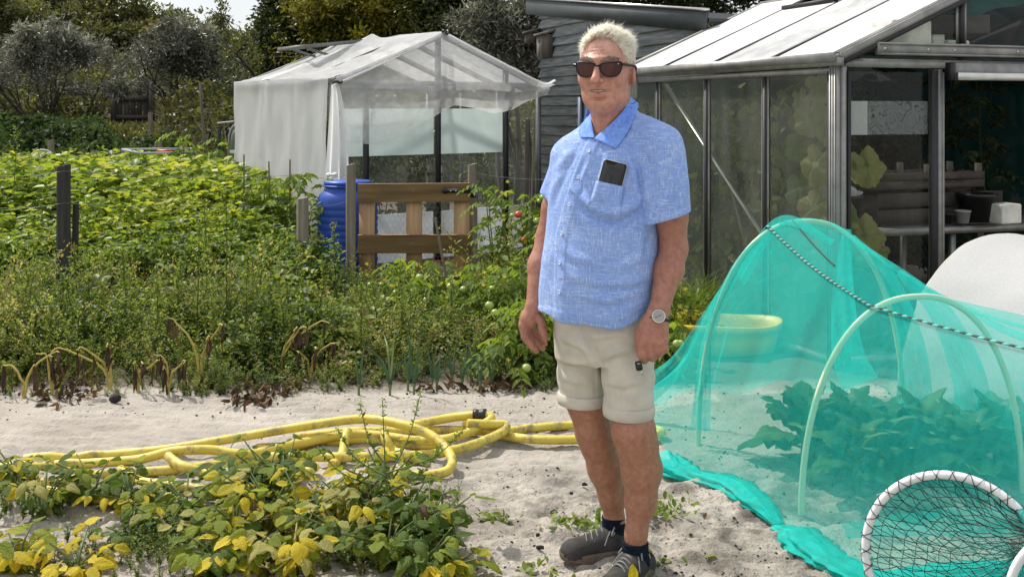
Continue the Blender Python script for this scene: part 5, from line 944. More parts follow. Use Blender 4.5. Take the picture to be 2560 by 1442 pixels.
# ================================================================ tall seeding weeds standing above the rest
def tall_weed(xp, d, h, label, lean=0.0, n=26, dens=10, mat='lf_weed', vb=0.45, base_z=None):
    x = (xp - 1280) * d / F; z = float(gh(x, d)); s = Soup(); t = np.linspace(0, 1, 8)[:, None]
    P = np.array((x, d, z)) + t * np.array((lean * h, 0, h)) + rng.normal(0, 0.008, (8, 3)) * t; s.stem(P, np.linspace(0.006, 0.002, 8), 0.3, 5)
    for j in range(n):
        u = 0.25 + 0.75 * j / n; q = np.array([np.interp(u, t[:, 0], P[:, i]) for i in range(3)]); a = j * 2.4; L = h * 0.26 * (1.15 - u) * (0.6 + 0.7 * rng.random()); e = q + np.array((math.cos(a) * 0.55, math.sin(a) * 0.55, 0.85)) * L
        s.stem([q, (q + e) / 2 + np.array((math.cos(a), math.sin(a), 0)) * L * 0.08, e], np.array((0.002, 0.0015, 0.001)), 0.4)
        w = 0.25 + 0.75 * rng.random(dens); Q = q + (e - q) * w[:, None]; ll = 0.014 + 0.022 * rng.random(dens); V, T = kites(Q, rand_dirs(dens, 0.7), rand_dirs(dens, 0.6), ll, ll * 0.32); s.add(V, T, np.clip(vb + rng.normal(0, 0.15, dens), 0, 1))
    return s.build('tall_weed', M[mat], None, False, label=label, cat='weed', group='tall seeding weeds')
for a in ((490, 6.3, 0.85, 'dark upright seeding weed near the middle of the left weeds', 0.02), (565, 6.6, 1.05, 'tallest pale seeding weed left of the netted greenhouse', 0.0), (520, 6.9, 0.92, 'pale seeding weed beside the tallest one', -0.03), (385, 6.1, 0.5, 'low seeding weed left of the dark upright one', 0.05),
          (175, 6.9, 0.62, 'seeding weed in front of the dark fence post', 0.06), (745, 7.2, 0.55, 'seeding weed in front of the short fence post', 0.02), (845, 7.3, 0.72, 'seeding weed in front of the blue barrel', -0.05), (30, 9.4, 1.35, 'tall green seeding weed at the left edge above the bean bed', 0.03),
          (700, 6.2, 0.5, 'reddish seeding weed right of the dark stalk', 0.1), (950, 6.5, 0.45, 'seeding weed below the left gate post', -0.1), (240, 6.3, 0.45, 'low branched weed right of the dark fence post', 0.08),
          (60, 6.4, 0.55, 'seeding weed near the left edge in front of the beans', 0.04), (320, 6.7, 0.62, 'seeding weed between the dark fence post and the dark upright weed', -0.04), (440, 6.5, 0.58, 'pale seeding weed just left of the dark upright one', 0.05), (610, 6.3, 0.66, 'pale feathery weed right of the tallest one', 0.03), (655, 6.8, 0.72, 'feathery weed below the white netting wall', -0.02), (800, 6.5, 0.56, 'feathery weed below the barrel', 0.04), (900, 6.1, 0.5, 'feathery weed left of the leeks', 0.02), (1010, 6.4, 0.52, 'feathery weed above the leeks', -0.05), (1120, 6.3, 0.48, 'feathery weed at the right above the leeks', 0.05), (545, 5.95, 0.42, 'low feathery weed near the sand in the middle left', -0.08), (120, 5.95, 0.4, 'low feathery weed near the sand at the left', 0.06)): tall_weed(*a, vb=0.55)
# grass at the foot of the greenhouse
s = Soup()
for k in range(520):
    xp = 1665 + 140 * rng.random(); d = 6.95 + 0.35 * rng.random(); x = (xp - 1280) * d / F; a = rng.random() * 6.283
    blade(s, (x, d, 0.0), (0.35 * math.cos(a), 0.35 * math.sin(a), 1), 0.3 + 0.35 * rng.random(), 0.006, 0.25 + 0.5 * rng.random(), np.clip(0.35 + rng.normal(0, 0.2), 0, 1), 6)
s.build('grass_tuft', M['lf_weed'], None, False, label='tuft of long grass at the foot of the greenhouse behind the man', cat='grass', kind='stuff')
# little weeds on the sand round the feet
for xp, yp, n, lb in ((1455, 1318, 90, 'small green weed on the sand left of the navy sock'), (1668, 1285, 80, 'small green weed on the sand right of the shins'), (1640, 1410, 24, 'few green leaves on the sand right of the front shoe'), (1350, 1435, 26, 'little weed at the bottom edge left of the shoes'),
                      (130, 992, 30, 'tuft of green at the edge of the sand on the left'), (1235, 1300, 40, 'sparse weed on the sand right of the potato plants')):
    d = gd(yp); c = px(xp, yp, d); s = Soup(); sc = 0.075 if n > 40 else 0.045; P = np.stack([c[0] + rng.normal(0, sc, n), d + rng.normal(0, sc * 0.7, n), np.zeros(n)], -1); P[:, 2] = gh(P[:, 0], P[:, 1]) + 0.003 + 0.035 * rng.random(n) * (sc > 0.05)
    n = n; ll = 0.022 + 0.022 * rng.random(n); V, Q = ovates(P, rand_dirs(n, 0.2), rand_dirs(n, 1.5), ll, ll * 0.5); s.add(V, Q, np.clip(0.5 + rng.normal(0, 0.13, n), 0, 1)); s.build('small_weed', M['lf_weed'], None, label=lb, cat='weed', kind='stuff')

# ================================================================ potato plants in the foreground: every leaf a part
PL = {}
PL['green'] = leafmat('potato_leaf_green', [(0.0, (0.045, 0.085, 0.018)), (0.6, (0.115, 0.18, 0.03)), (1.0, (0.24, 0.29, 0.05))], 0.48, sc=9, bump=13)
PL['lime'] = leafmat('potato_leaf_lime', [(0.0, (0.13, 0.18, 0.02)), (0.6, (0.28, 0.33, 0.03)), (1.0, (0.48, 0.45, 0.05))], 0.5, sc=9, bump=13)
PL['yellow'] = leafmat('potato_leaf_yellow', [(0.0, (0.34, 0.30, 0.02)), (0.5, (0.66, 0.54, 0.03)), (0.85, (0.78, 0.62, 0.06)), (1.0, (0.25, 0.12, 0.02))], 0.5, (1.15, 1.1, 0.5), sc=9, bump=13)
PL['pale'] = leafmat('potato_leaf_pale', [(0.0, (0.22, 0.23, 0.05)), (0.6, (0.44, 0.41, 0.12)), (1.0, (0.60, 0.54, 0.22))], 0.45, (1.15, 1.1, 0.6), sc=9, bump=13)
PL['brown'] = leafmat('potato_leaf_brown', [(0.0, (0.03, 0.018, 0.01)), (0.6, (0.10, 0.06, 0.03)), (1.0, (0.22, 0.14, 0.07))], 0.2, (1.2, 1, 0.8), sc=9, bump=13)
def leaf_mesh(seed, curl, wrinkle, wid=0.66, eaten=0.0):
    """unit leaf along +Y, face up +Z, with midrib crease, side veins and a curled edge"""
    r = np.random.default_rng(seed); a, b = 11, 7; u = np.linspace(0, 1, a); out = []
    prof = np.sin(np.pi * u ** 0.80) ** 0.62 * (1 - 0.16 * u); ph = r.random() * 6
    for i in range(a):
        row = []
        for j in range(b):
            s_ = (j - 3) / 3.0; w_ = prof[i] * wid * 0.5 * (1 + 0.05 * math.sin(13 * u[i] + ph + 2 * np.sign(s_))) * (1 - eaten * max(0, math.sin(9 * u[i] + ph * 3)) * (abs(s_) > 0.9))
            x = s_ * w_; z = 0.22 * (abs(s_) ** 0.7 - 0.5 * s_ * s_) * w_ * 2 - curl * (u[i] ** 2) * 0.45 + wrinkle * math.sin(u[i] * 26 - abs(s_) * 5) * 0.5 * prof[i] * (abs(s_) > 0.1) + 0.03 * math.sin(4 * u[i] + ph) * s_ - 0.12 * curl * s_ * s_
            row.append((x, u[i] - 0.1 * curl * u[i] ** 2, z))
        out.append(row)
    mb = MB().grid(np.array(out)); return np.concatenate(mb.V), mb.Q[0]
LM = {}
for kname in PL:
    LM[kname] = []
    for q in range(7):
        V, Q = leaf_mesh(100 + q, (0.15, 0.5, 0.9, 0.3, 0.7, 1.1, -0.2)[q] * (1.6 if kname == 'brown' else 1), (0.012, 0.02, 0.03, 0.015, 0.025, 0.02, 0.018)[q] * (2.5 if kname in ('brown', 'pale') else 1.2), (0.66, 0.72, 0.6, 0.78, 0.7, 0.62, 0.66)[q] * (0.6 if kname == 'brown' else 1), (0, 0.2, 0, 0.25, 0.1, 0, 0.15)[q])
        me = mesh_np('leaf', V, [Q], {'v': np.clip(0.5 + (q - 3) * 0.07 + 0.25 * (V[:, 1] - 0.5) * (1 if kname == 'yellow' else 0.3), 0, 1)}, True); me.materials.append(PL[kname]); LM[kname].append(me)
def put_leaf(root, kname, p, a, nn, L):
    a = nz(np.asarray(a, float)[None])[0]; s_ = np.cross(a, nn); s_ = s_ / (np.linalg.norm(s_) + 1e-9); nn = np.cross(s_, a)
    o = bpy.data.objects.new('leaf', LM[kname][rng.integers(0, 7)]); C.objects.link(o); o.parent = root; R = Matrix((s_, a, nn)).transposed().to_4x4()
    o.matrix_local = Matrix.Translation(Vector(np.asarray(p) - np.array(root.location))) @ R @ Matrix.Scale(L, 4); return o
def potato_plant(xp, yp, label, mix, h=0.20, nst=5, w=0.13, L=0.055, per=6, stemmat='stem'):
    nst += 3; per += 3; h *= 0.78; w *= 0.92; L *= 0.95; xp = xp - 0.05 * max(0, xp - 200)
    d = gd(yp); P = px(xp, yp, d); P[2] = gh(P[0], P[1]); root = thing('potato_plant', P, label, 'potato plant', 'potato plants in the foreground'); kinds = list(mix); pr = np.array([mix[q] for q in kinds], float); pr /= pr.sum()
    for k in range(nst):
        a = k * 6.283 / nst + rng.normal(0, 0.35); ln = w * (0.5 + 0.8 * rng.random()); hh = h * (0.6 + 0.5 * rng.random()); e = P + np.array((math.cos(a) * ln, math.sin(a) * ln, hh)); R = spline([P, P + np.array((math.cos(a) * ln * 0.35, math.sin(a) * ln * 0.35, hh * 0.62)), e], 9)
        MB().tube(R, np.linspace(0.0055, 0.0025, 9), 6).build('stem', M[stemmat if rng.random() > 0.35 else 'stem'], root, True)
        kd = rng.choice(kinds, p=pr)
        for j in range(per):
            q = R[8 - (j // 2) * 2] if j else R[8]; b = a + (0 if j == 0 else (1.0 if j % 2 else -1.0) * (0.9 + 0.4 * rng.random())); ax = np.array((math.cos(b), math.sin(b), 0.15 - 0.55 * rng.random())); st = q + ax * 0.015
            put_leaf(root, kd if rng.random() > 0.3 else rng.choice(kinds, p=pr), st, ax, nz((np.array((0, -0.25, 1.0)) + rng.normal(0, 0.35, 3))[None])[0], L * (0.75 + 0.6 * rng.random()) * (1.15 if j == 0 else 1))
    return root
Gm, Ym, Lm = {'green': 7, 'lime': 3}, {'yellow': 5, 'lime': 5, 'pale': 2, 'brown': 0.5}, {'lime': 6, 'green': 3, 'yellow': 2}
Mm = {'green': 4, 'lime': 3, 'yellow': 2, 'pale': 2, 'brown': 0.6}
for a in ((40, 1225, 'lime green potato plant at the left edge below the hoses', Lm, 0.18, 5, 0.11), (110, 1290, 'green and yellow potato plant at the left edge', Mm, 0.2, 5, 0.13), (235, 1262, 'potato plant with broad green leaves before the lowest hose', {'green': 6, 'lime': 4}, 0.2, 6, 0.14),
          (330, 1275, 'lime potato plant left of the middle of the clump', Lm, 0.16, 5, 0.12), (45, 1415, 'large-leaved lime potato plant in the bottom left corner', {'lime': 6, 'yellow': 3, 'green': 1}, 0.16, 5, 0.13, 0.07), (190, 1440, 'yellow potato plant with brown scorched leaves at the bottom left', {'yellow': 6, 'brown': 2, 'pale': 2}, 0.15, 5, 0.13, 0.062),
          (330, 1350, 'low dark green plant among the potatoes at the left', Gm, 0.1, 5, 0.14, 0.045), (430, 1345, 'green potato plant left of the yellow ones', {'green': 7, 'lime': 2, 'pale': 1}, 0.15, 6, 0.14, 0.05), (480, 1295, 'potato plant with curled lime leaves', Lm, 0.17, 5, 0.12),
          (600, 1260, 'dark green upright potato plant', Gm, 0.2, 6, 0.13), (690, 1245, 'dark green bushy potato plant nearest the hoses', Gm, 0.28, 8, 0.14, 0.05), (735, 1265, 'dark green potato plant behind the yellow leaves', Gm, 0.25, 7, 0.13, 0.05),
          (610, 1350, 'bright yellow potato plant at the left of the yellow group', Ym, 0.22, 7, 0.15), (700, 1330, 'bright yellow potato plant in the middle of the clump', Ym, 0.24, 8, 0.15), (790, 1350, 'yellowing potato plant with pale wrinkled leaves', {'yellow': 4, 'pale': 5, 'lime': 2, 'brown': 1}, 0.24, 7, 0.15),
          (650, 1425, 'yellow potato plant at the bottom edge', Ym, 0.18, 7, 0.15, 0.058), (760, 1440, 'pale yellow potato plant with thick stalks at the bottom edge', {'pale': 4, 'yellow': 4, 'lime': 2}, 0.2, 7, 0.14, 0.058, 6, 'stem_dry'), (560, 1425, 'green nettle-like plant at the bottom edge', {'green': 5, 'lime': 4}, 0.14, 6, 0.12, 0.06),
          (890, 1400, 'grey-green potato plant at the bottom middle', {'green': 5, 'pale': 3}, 0.2, 7, 0.14, 0.045), (900, 1300, 'lime potato plant below the tall seeding weed', {'lime': 5, 'yellow': 3, 'green': 3}, 0.22, 7, 0.14), (1000, 1290, 'lime and yellow potato plant behind the tall weed', {'lime': 5, 'yellow': 4, 'green': 2}, 0.26, 8, 0.16),
          (1060, 1340, 'green potato plant at the right of the clump', Mm, 0.24, 8, 0.15), (1120, 1375, 'dark green potato plant at the right edge of the clump', {'green': 8, 'lime': 1, 'yellow': 1}, 0.22, 8, 0.13), (1010, 1410, 'dark green potato plant in the shade at the bottom', Gm, 0.2, 8, 0.15), (1110, 1440, 'dark leafy potato plant at the bottom right of the clump', Gm, 0.15, 7, 0.13),
          (1165, 1442, 'small yellow potato plant at the right bottom of the clump', {'yellow': 6, 'lime': 3, 'pale': 2}, 0.10, 5, 0.10, 0.06), (960, 1345, 'potato plant with pale dried leaves in the middle right', {'pale': 4, 'yellow': 3, 'green': 3}, 0.22, 7, 0.14)): potato_plant(*a)
sp = Soup(); k = 330; yp = 1240 + 210 * rng.random(k); d = gd(yp); xp = -40 + 1190 * rng.random(k); x = (xp - 1280) * d / F; q = fbm(x * 4, d * 4, 3, 41) > 0.36; x, d = x[q], d[q]; k = len(x)
sp.scatter(weeds[4], np.stack([x, d, gh(x, d)], -1), 0.22 + 0.25 * rng.random(k), rng.random(k) * 6, rng.normal(-0.08, 0.1, k)); sp.build('ground_weeds', M['lf_weed'], kind='stuff', label='low creeping weeds between the foreground potato plants', cat='weeds')
# branching weed rising from the clump
def goosefoot(xp, yp, h, label):
    d = gd(yp); P = px(xp, yp, d); P[2] = gh(P[0], P[1]); root = thing('branching_weed', P, label, 'weed'); t = np.linspace(0, 1, 9)[:, None]; tops = [(0, 1.0)]
    st = Soup(); lf = Soup()
    for k, (dx, hh) in enumerate(((-0.02, 1.0), (0.10, 0.96), (-0.20, 0.72), (0.27, 0.80), (-0.12, 0.9), (0.18, 0.62), (-0.26, 0.6))):
        b = 0.30 + 0.2 * rng.random() if k else 0; s0 = P + np.array((-0.02 * b, 0, h * b)); e = P + np.array((dx, rng.normal(0, 0.06), h * hh)); R = spline([s0, (s0 + e) / 2 + np.array((dx * 0.12, 0, -0.02)), e], 12)
        st.stem(R, np.linspace(0.005 if k == 0 else 0.0035, 0.0012, 12), 0.3, 5); n_ = 30; u = 0.2 + 0.8 * rng.random(n_); Q = np.stack([np.interp(u, np.linspace(0, 1, 12), R[:, i]) for i in range(3)], -1)
        ll = (0.038 - 0.024 * u) * (0.7 + 0.6 * rng.random(n_)); V, T = ovates(Q, rand_dirs(n_, 0.5), rand_dirs(n_, 0.7), ll, ll * 0.36); lf.add(V, T, np.clip(0.38 + rng.normal(0, 0.1, n_), 0, 1))
        n_ = 44; u = 0.78 + 0.24 * rng.random(n_); Q = np.stack([np.interp(np.minimum(u, 1), np.linspace(0, 1, 12), R[:, i]) for i in range(3)], -1) + rng.normal(0, 0.006, (n_, 3)); ll = np.full(n_, 0.008); V, T = kites(Q, rand_dirs(n_, 1), rand_dirs(n_), ll, ll * 0.7); lf.add(V, T, 0.55 + 0.15 * rng.random(n_))
    st.build('stalk', M['stem'], root, True); lf.build('foliage', M['lf_weed'], root)
goosefoot(975, 1345, 0.50, 'dark branching weed with seed heads rising above the yellow potato leaves')
# ================================================================ teal net tunnel
TA = nz(np.array((0.27, -0.963, 0))[None])[0]; TP = np.array((0.963, 0.27, 0))      # along the tunnel (towards the camera), across it
H1 = np.array((0.85, 4.75, 0)); H2 = np.array((1.087, 3.91, 0)); HW1, HW2, HH1, HH2 = 1.09, 1.00, 1.00, 0.80
def archpts(foot, width, top, n=40, e=2.25, z0=-0.03): return hoop_arc(foot + TP * width / 2, 0, width, top, TP, z0, n, e)
M['hoop_g'] = plain('pale_green_hoop', (0.55, 0.62, 0.42), 0.45, 0, 0.12, 14); M['hoop_o'] = plain('olive_hoop', (0.42, 0.40, 0.22), 0.5, 0, 0.2, 14)
H3 = H2 + TA * 1.55; HH3 = 0.90
for foot, w_, h_, lb in ((H1, HW1, HH1, 'tall pale green hoop at the far end of the teal net tunnel'), (H2, HW2, HH2, 'lower pale green hoop in the middle of the teal net tunnel')):
    MB().tube(archpts(foot, w_, h_, 60), 0.012, 10).build('tunnel_hoop', M['hoop_g'], None, True, label=lb, cat='hoop', group='hoops of the teal net tunnel')
def section(q):
    """cross-section of the draped net at place q along the tunnel: -1 tail on the ground, 0 first hoop, 1 second, 2 third"""
    n_ = 64
    if q <= 0:
        k = -q; A = archpts(H1 - TP * 0.012, HW1 + 0.024, HH1 + 0.012, n_, z0=0.0); foot = H1 - TA * 0.45 - TP * 0.26
        v = np.linspace(0, 1, n_); G = foot[None] + np.outer(v * (HW1 + 0.50), TP) + np.outer(np.full(n_, 0.03) + 0.03 * np.sin(v * 21), Z3) - np.outer(0.25 * np.sin(np.pi * v), TA)
        z = A[:, 2:3] * (1 - k) ** 0.92; out = A * (1 - k) + G * k; out[:, 2:3] = z + G[:, 2:3] * k; return out
    i = min(int(q), 1); f_ = q - i; S = [(H1, HW1, HH1), (H2, HW2, HH2), (H3, HW2, HH3)]; (f0, w0, h0), (f1, w1, h1) = S[i], S[i + 1]
    A = archpts(f0 - TP * 0.012, w0 + 0.024, h0 + 0.012, n_, z0=0.0); B = archpts(f1 - TP * 0.012, w1 + 0.024, h1 + 0.012, n_, z0=0.0); out = A * (1 - f_) + B * f_; sag = 0.035 * math.sin(math.pi * f_); c = out.mean(0) * np.array((1, 1, 0)); th = np.linspace(0, np.pi, n_)[:, None]
    out = out + (c - out) * np.array((1, 1, 1)) * sag * np.sin(th); return out
G = []
for q in np.concatenate([np.linspace(-1, 0, 22), np.linspace(0, 2, 56)[1:]]):
    s_ = section(q); v = np.linspace(0, 1, len(s_)); s_ = s_ - np.outer(0.15 * np.clip(1 - s_[:, 2] / 0.34, 0, 1) ** 2 * (v < 0.5) * sm(-0.6, 0, q), TP); ctr = s_.mean(0); wv_ = 0.014 * np.sin(v * 40 + 5 * q + 2 * np.sin(q * 5)) * (1 - np.sin(np.pi * v)) ** 1.2 + 0.02 * (fbm(v * 9 + 3, q * 2 + v * 0, 3, 71) - 0.45) + (0.05 * np.sin(v * 34 + q * 2) * min(1, -q * 1.6) * np.sin(np.pi * v) if q < 0 else 0)
    dirs = nz((s_ - ctr) * np.array((1, 1, 0.6))); G.append(s_ + dirs * wv_[:, None])
TG = np.array(G)
M['teal'] = sheer('teal_net', (0.04, 0.62, 0.54), 0.31, 0.5, 0.06, 30, thread=(420, (0.4, 0.9, 0.3), 0.10))
M['teal_dense'] = sheer('teal_net_bunched', (0.05, 0.68, 0.60), 0.74, 0.45, 0.16, 25)
M['teal_mid'] = sheer('teal_net_folded', (0.05, 0.68, 0.60), 0.55, 0.5, 0.12, 25)
tn = thing('net_tunnel_cover', H2 + TP * 0.6, 'sheer teal garden net stretched over the hoops in the right foreground', 'garden net')
MB().grid(TG).build('net', M['teal'], tn, True)
# folds lying double: ribbons of the same net
def ribbon(P, Wd, mat, name='fold', thick=0.0, n_=36, nrm=None, amp=0.0):
    P = spline(P, n_); T = nz(np.gradient(P, axis=0)); Wd = np.interp(np.linspace(0, 1, n_), np.linspace(0, 1, len(Wd)), Wd); N_ = np.tile(np.asarray((-0.3, -1, 0.25) if nrm is None else nrm, float), (n_, 1)); S_ = nz(np.cross(T, N_)); out = []
    for k in np.linspace(-1, 1, 9): out.append(P + S_ * (Wd * k / 2)[:, None] + nz(N_) * (amp * np.cos(k * 6 + np.linspace(0, 9, n_)) * Wd)[:, None])
    return MB().grid(np.array(out)).build(name, M[mat], tn, True)
def ts_(q, v, o=0.008):
    s_ = section(q); i = v * (len(s_) - 1); a = int(i); b = min(a + 1, len(s_) - 1); p = s_[a] * (1 - (i - a)) + s_[b] * (i - a); c = s_.mean(0) * np.array((1, 1, 0.5)); return p + nz((p - c)[None])[0] * o
ribbon([ts_(-0.05, 0.40), ts_(-0.35, 0.30), ts_(-0.62, 0.20), ts_(-0.9, 0.06)], [0.02, 0.05, 0.09, 0.16], 'teal_mid', amp=0.1); ribbon([ts_(0.02, 0.46), ts_(0.04, 0.30), ts_(0.05, 0.15), ts_(0.06, 0.02)], [0.02, 0.03, 0.05, 0.09], 'teal_mid', amp=0.15); ribbon([ts_(0.0, 0.62), ts_(-0.3, 0.7), ts_(-0.6, 0.8), ts_(-0.9, 0.9)], [0.04, 0.10, 0.16, 0.2], 'teal_mid', amp=0.15)
ribbon([ts_(0.12, 0.60, 0), ts_(0.10, 0.75, 0), ts_(0.12, 0.88, 0), ts_(0.1, 0.99, 0)], [0.03, 0.08, 0.12, 0.18], 'teal_mid', amp=0.2); ribbon([ts_(0.62, 0.58, 0), ts_(0.60, 0.75, 0), ts_(0.64, 0.88, 0), ts_(0.62, 0.99, 0)], [0.03, 0.10, 0.14, 0.16], 'teal_mid', amp=0.2)
ribbon([ts_(0.05, 0.56), ts_(0.5, 0.60), ts_(1.0, 0.66), ts_(1.6, 0.7)], [0.02, 0.04, 0.03, 0.05], 'teal_mid', nrm=(0, -0.6, 1)); ribbon([ts_(0.75, 0.68), ts_(1.2, 0.72), ts_(1.9, 0.73)], [0.02, 0.05, 0.04], 'teal_mid', nrm=(0, -0.8, 0.6)); ribbon([ts_(1.95, 0.18), ts_(1.55, 0.10), ts_(1.2, 0.02)], [0.06, 0.08, 0.05], 'teal_mid'); ribbon([ts_(0.3, 0.50), ts_(0.0, 0.44), ts_(-0.3, 0.38)], [0.03, 0.06, 0.10], 'teal_mid', nrm=(-0.5, -0.6, 0.6))
# bunched hem lying on the sand along the near side, in three bundles
def hem(pts, R, name='hem', seed=0):
    P = np.array([px(x, y, gd(y, 0.02)) for x, y in pts]); P[:, 2] = gh(P[:, 0], P[:, 1]); P = spline(P, 60); n_ = 30; T = nz(np.gradient(P, axis=0)); S_ = nz(np.cross(T, Z3)); R = np.interp(np.linspace(0, 1, 60), np.linspace(0, 1, len(R)), R); G = []
    for k in range(n_):
        a = 2 * np.pi * k / (n_ - 1); f_ = 0.8 + 0.20 * np.sin(7 * a + np.linspace(0, 13, 60) + seed) + 0.10 * np.sin(13 * a - np.linspace(0, 31, 60)) + 0.6 * (fbm(np.full(60, a * 1.3 + seed), np.linspace(0, 9, 60), 3, 81 + seed) - 0.45); G.append(P + S_ * (R * f_ * np.cos(a) * 1.15)[:, None] + np.outer(np.maximum(R * f_ * (np.sin(a) + 0.55) * 0.36, 0.001), Z3))
    return MB().grid(np.array(G)).build(name, M['teal_dense'], tn, True)
hem([(1648, 1128), (1690, 1165), (1740, 1185), (1830, 1215), (1900, 1262), (1948, 1300)], [0.07, 0.085, 0.06, 0.07, 0.06, 0.02]); hem([(1930, 1312), (1985, 1330), (2040, 1370), (2090, 1400), (2170, 1440), (2260, 1475)], [0.02, 0.075, 0.075, 0.06, 0.065, 0.06], seed=3)
hem([(2150, 1446), (2300, 1432), (2450, 1424), (2570, 1420)], [0.03, 0.05, 0.06, 0.06], seed=9)
# checked ridge tape: dark and pale stitches along the ridge, each a short piece of one band
M['tape_dark'] = plain('dark_stitch', (0.03, 0.05, 0.045), 0.8, 0, 0.2); M['tape_pale'] = plain('pale_stitch', (0.12, 0.42, 0.37), 0.8, 0, 0.2)
rt_ = thing('ridge_tape', ts_(0.5, 0.44), 'dark and pale checked tape running along the ridge of the teal net', 'tape'); qs = np.linspace(-0.02, 1.98, 110); RP = np.array([ts_(q, 0.405 - 0.02 * q, 0.014) for q in qs])
for m_, off in (('tape_dark', 0), ('tape_pale', 1)):
    mb = MB()
    for i in range(off, 109, 2): mb.bar(RP[i], RP[i + 1], 0.013, 0.004, (0, -0.5, 1))
    o = mb.build('stitches', M[m_], rt_); o['kind'] = 'stuff'
mb = MB().tube(np.array([ts_(q, 0.47 - 0.06 * q, 0.012) for q in np.linspace(0.0, 0.55, 20)]), 0.004, 6); mb.build('cord', M['tape_dark'], rt_, True)
# ================================================================ white fleece tunnel behind
FA = TA; f0 = np.array((1.95, 5.22, 0))
MB().tube(hoop_arc(f0 + TP * 0.62, 0, 1.24, 0.87, TP, -0.02, 50, 2.2), 0.013, 10).build('tunnel_hoop', M['hoop_o'], None, True, label='hoop at the end of the white fleece tunnel', cat='hoop', group='hoops of the fleece tunnel')
M['fleece'] = sheer('white_fleece', (0.58, 0.58, 0.58), 0.92, 0.3, 0.08, 120); G = []
for q in np.linspace(0, 1, 40):
    A = hoop_arc(f0 + TP * 0.62 + FA * 1.9 * q, 0, 1.27, 0.885 - 0.06 * q - 0.03 * math.sin(math.pi * min(1, q * 2.2)), TP, 0.0, 44, 2.2); v = np.linspace(0, 1, 44); A = A + np.outer(0.05 * (fbm(v * 14, q * 8 + v * 0, 4, 91) - 0.45) + 0.012 * np.sin(v * 30 + 9 * q) * (1 - np.sin(np.pi * v)), -TP); G.append(A)
MB().grid(np.array(G)).build('fleece_cover', M['fleece'], None, True, label='white fleece over a low tunnel at the right edge behind the teal net', cat='fleece')
# ================================================================ cabbages under the teal net
M['lf_cab'] = leafmat('cabbage_leaf', [(0.0, (0.025, 0.07, 0.02)), (0.5, (0.07, 0.15, 0.04)), (1.0, (0.17, 0.27, 0.08))], 0.35, sc=8)
CB = []
for q in range(6):
    V, Q = leaf_mesh(300 + q, (0.5, 0.8, 1.1, 0.4, 0.9, 0.7)[q], 0.034, 0.92, 0.30); V[:, 2] += 0.06 * np.sin(V[:, 1] * 26 + q) * (np.abs(V[:, 0]) > 0.2); V[:, 0] *= 1 + 0.08 * np.sin(V[:, 1] * 31); me = mesh_np('leaf', V, [Q], {'v': np.clip(0.4 + 0.08 * (q - 2) + 0.2 * (np.abs(V[:, 0]) < 0.03), 0, 1)}, True); me.materials.append(M['lf_cab']); CB.append(me)
for i, (xp, yp, sc__, lb) in enumerate(((2010, 1170, 1.0, 'cabbage plant nearest the far hoop under the teal net'), (2110, 1155, 1.05, 'second cabbage plant from the far end under the net'), (2200, 1190, 1.15, 'cabbage plant in the middle of the row under the net'), (2300, 1170, 1.05, 'cabbage plant right of the middle under the net'), (2405, 1200, 1.1, 'cabbage plant second from the right under the net'), (2490, 1170, 1.0, 'cabbage plant at the right edge under the net'), (2140, 1235, 0.85, 'low front cabbage plant with drooping leaves under the net'))):
    d = gd(yp); P = px(xp, yp, d); P[2] = gh(P[0], P[1]); r_ = thing('cabbage_plant', P, lb, 'cabbage plant', 'cabbages under the teal net'); MB().tube([P, P + Z3 * 0.12], 0.014, 8).build('stalk', M['stem'], r_, True)
    for k in range(15):
        a = k * 2.4 + rng.random() * 0.5; el = 0.15 + 1.15 * (k / 13); L = (0.21 - 0.06 * k / 13) * sc__ * (0.85 + 0.3 * rng.random()); ax = np.array((math.cos(a) * math.cos(el), math.sin(a) * math.cos(el), math.sin(el))); up = np.array((-math.cos(a) * math.sin(el), -math.sin(a) * math.sin(el), math.cos(el)))
        st = P + Z3 * (0.06 + 0.09 * k / 13); s_ = np.cross(ax, up); o = bpy.data.objects.new('leaf', CB[rng.integers(0, 6)]); C.objects.link(o); o.parent = r_; o.matrix_local = Matrix.Translation(Vector(st + ax * 0.05 - P)) @ Matrix((s_, ax, up)).transposed().to_4x4() @ Matrix.Scale(L, 4)
        MB().tube([st, st + ax * 0.07], 0.006, 5).build('leaf_stalk', M['stem'], r_, True)
# ================================================================ ring net in the corner
RCN = px(2385, 1432, 2.95); rr0 = 0.240; rn = nz(np.array((-0.45, -0.85, 0.10))[None])[0]; ra = nz(np.cross(Z3, rn)[None])[0]; ru = np.cross(rn, ra)
RCN = RCN * np.array((1, 1, 0)) + Z3 * (rr0 * abs(ru[2]) + 0.005)
ringp = lambda c, r: np.array([c + ra * r * math.cos(a) + ru * r * math.sin(a) for a in np.linspace(0, 2 * np.pi, 73)[:-1]])
fk = thing('hoop_net', RCN * np.array((1, 1, 0)), 'black mesh hoop net with a white plastic ring in the bottom right corner', 'hoop net')
MB().tube(ringp(RCN, rr0), 0.0125, 12, closed=True).build('ring', M['white'], fk, True)
r2 = 0.20; R2 = px(2735, 0, 2.72); R2[2] = r2 + 0.015
MB().tube(ringp(R2, r2), 0.0125, 12, closed=True).build('ring', M['white'], fk, True)
M['netblack'] = plain('black_twine', (0.006, 0.006, 0.007), 0.7, 0, 0.2)
mb = MB(); na, nl = 46, 13
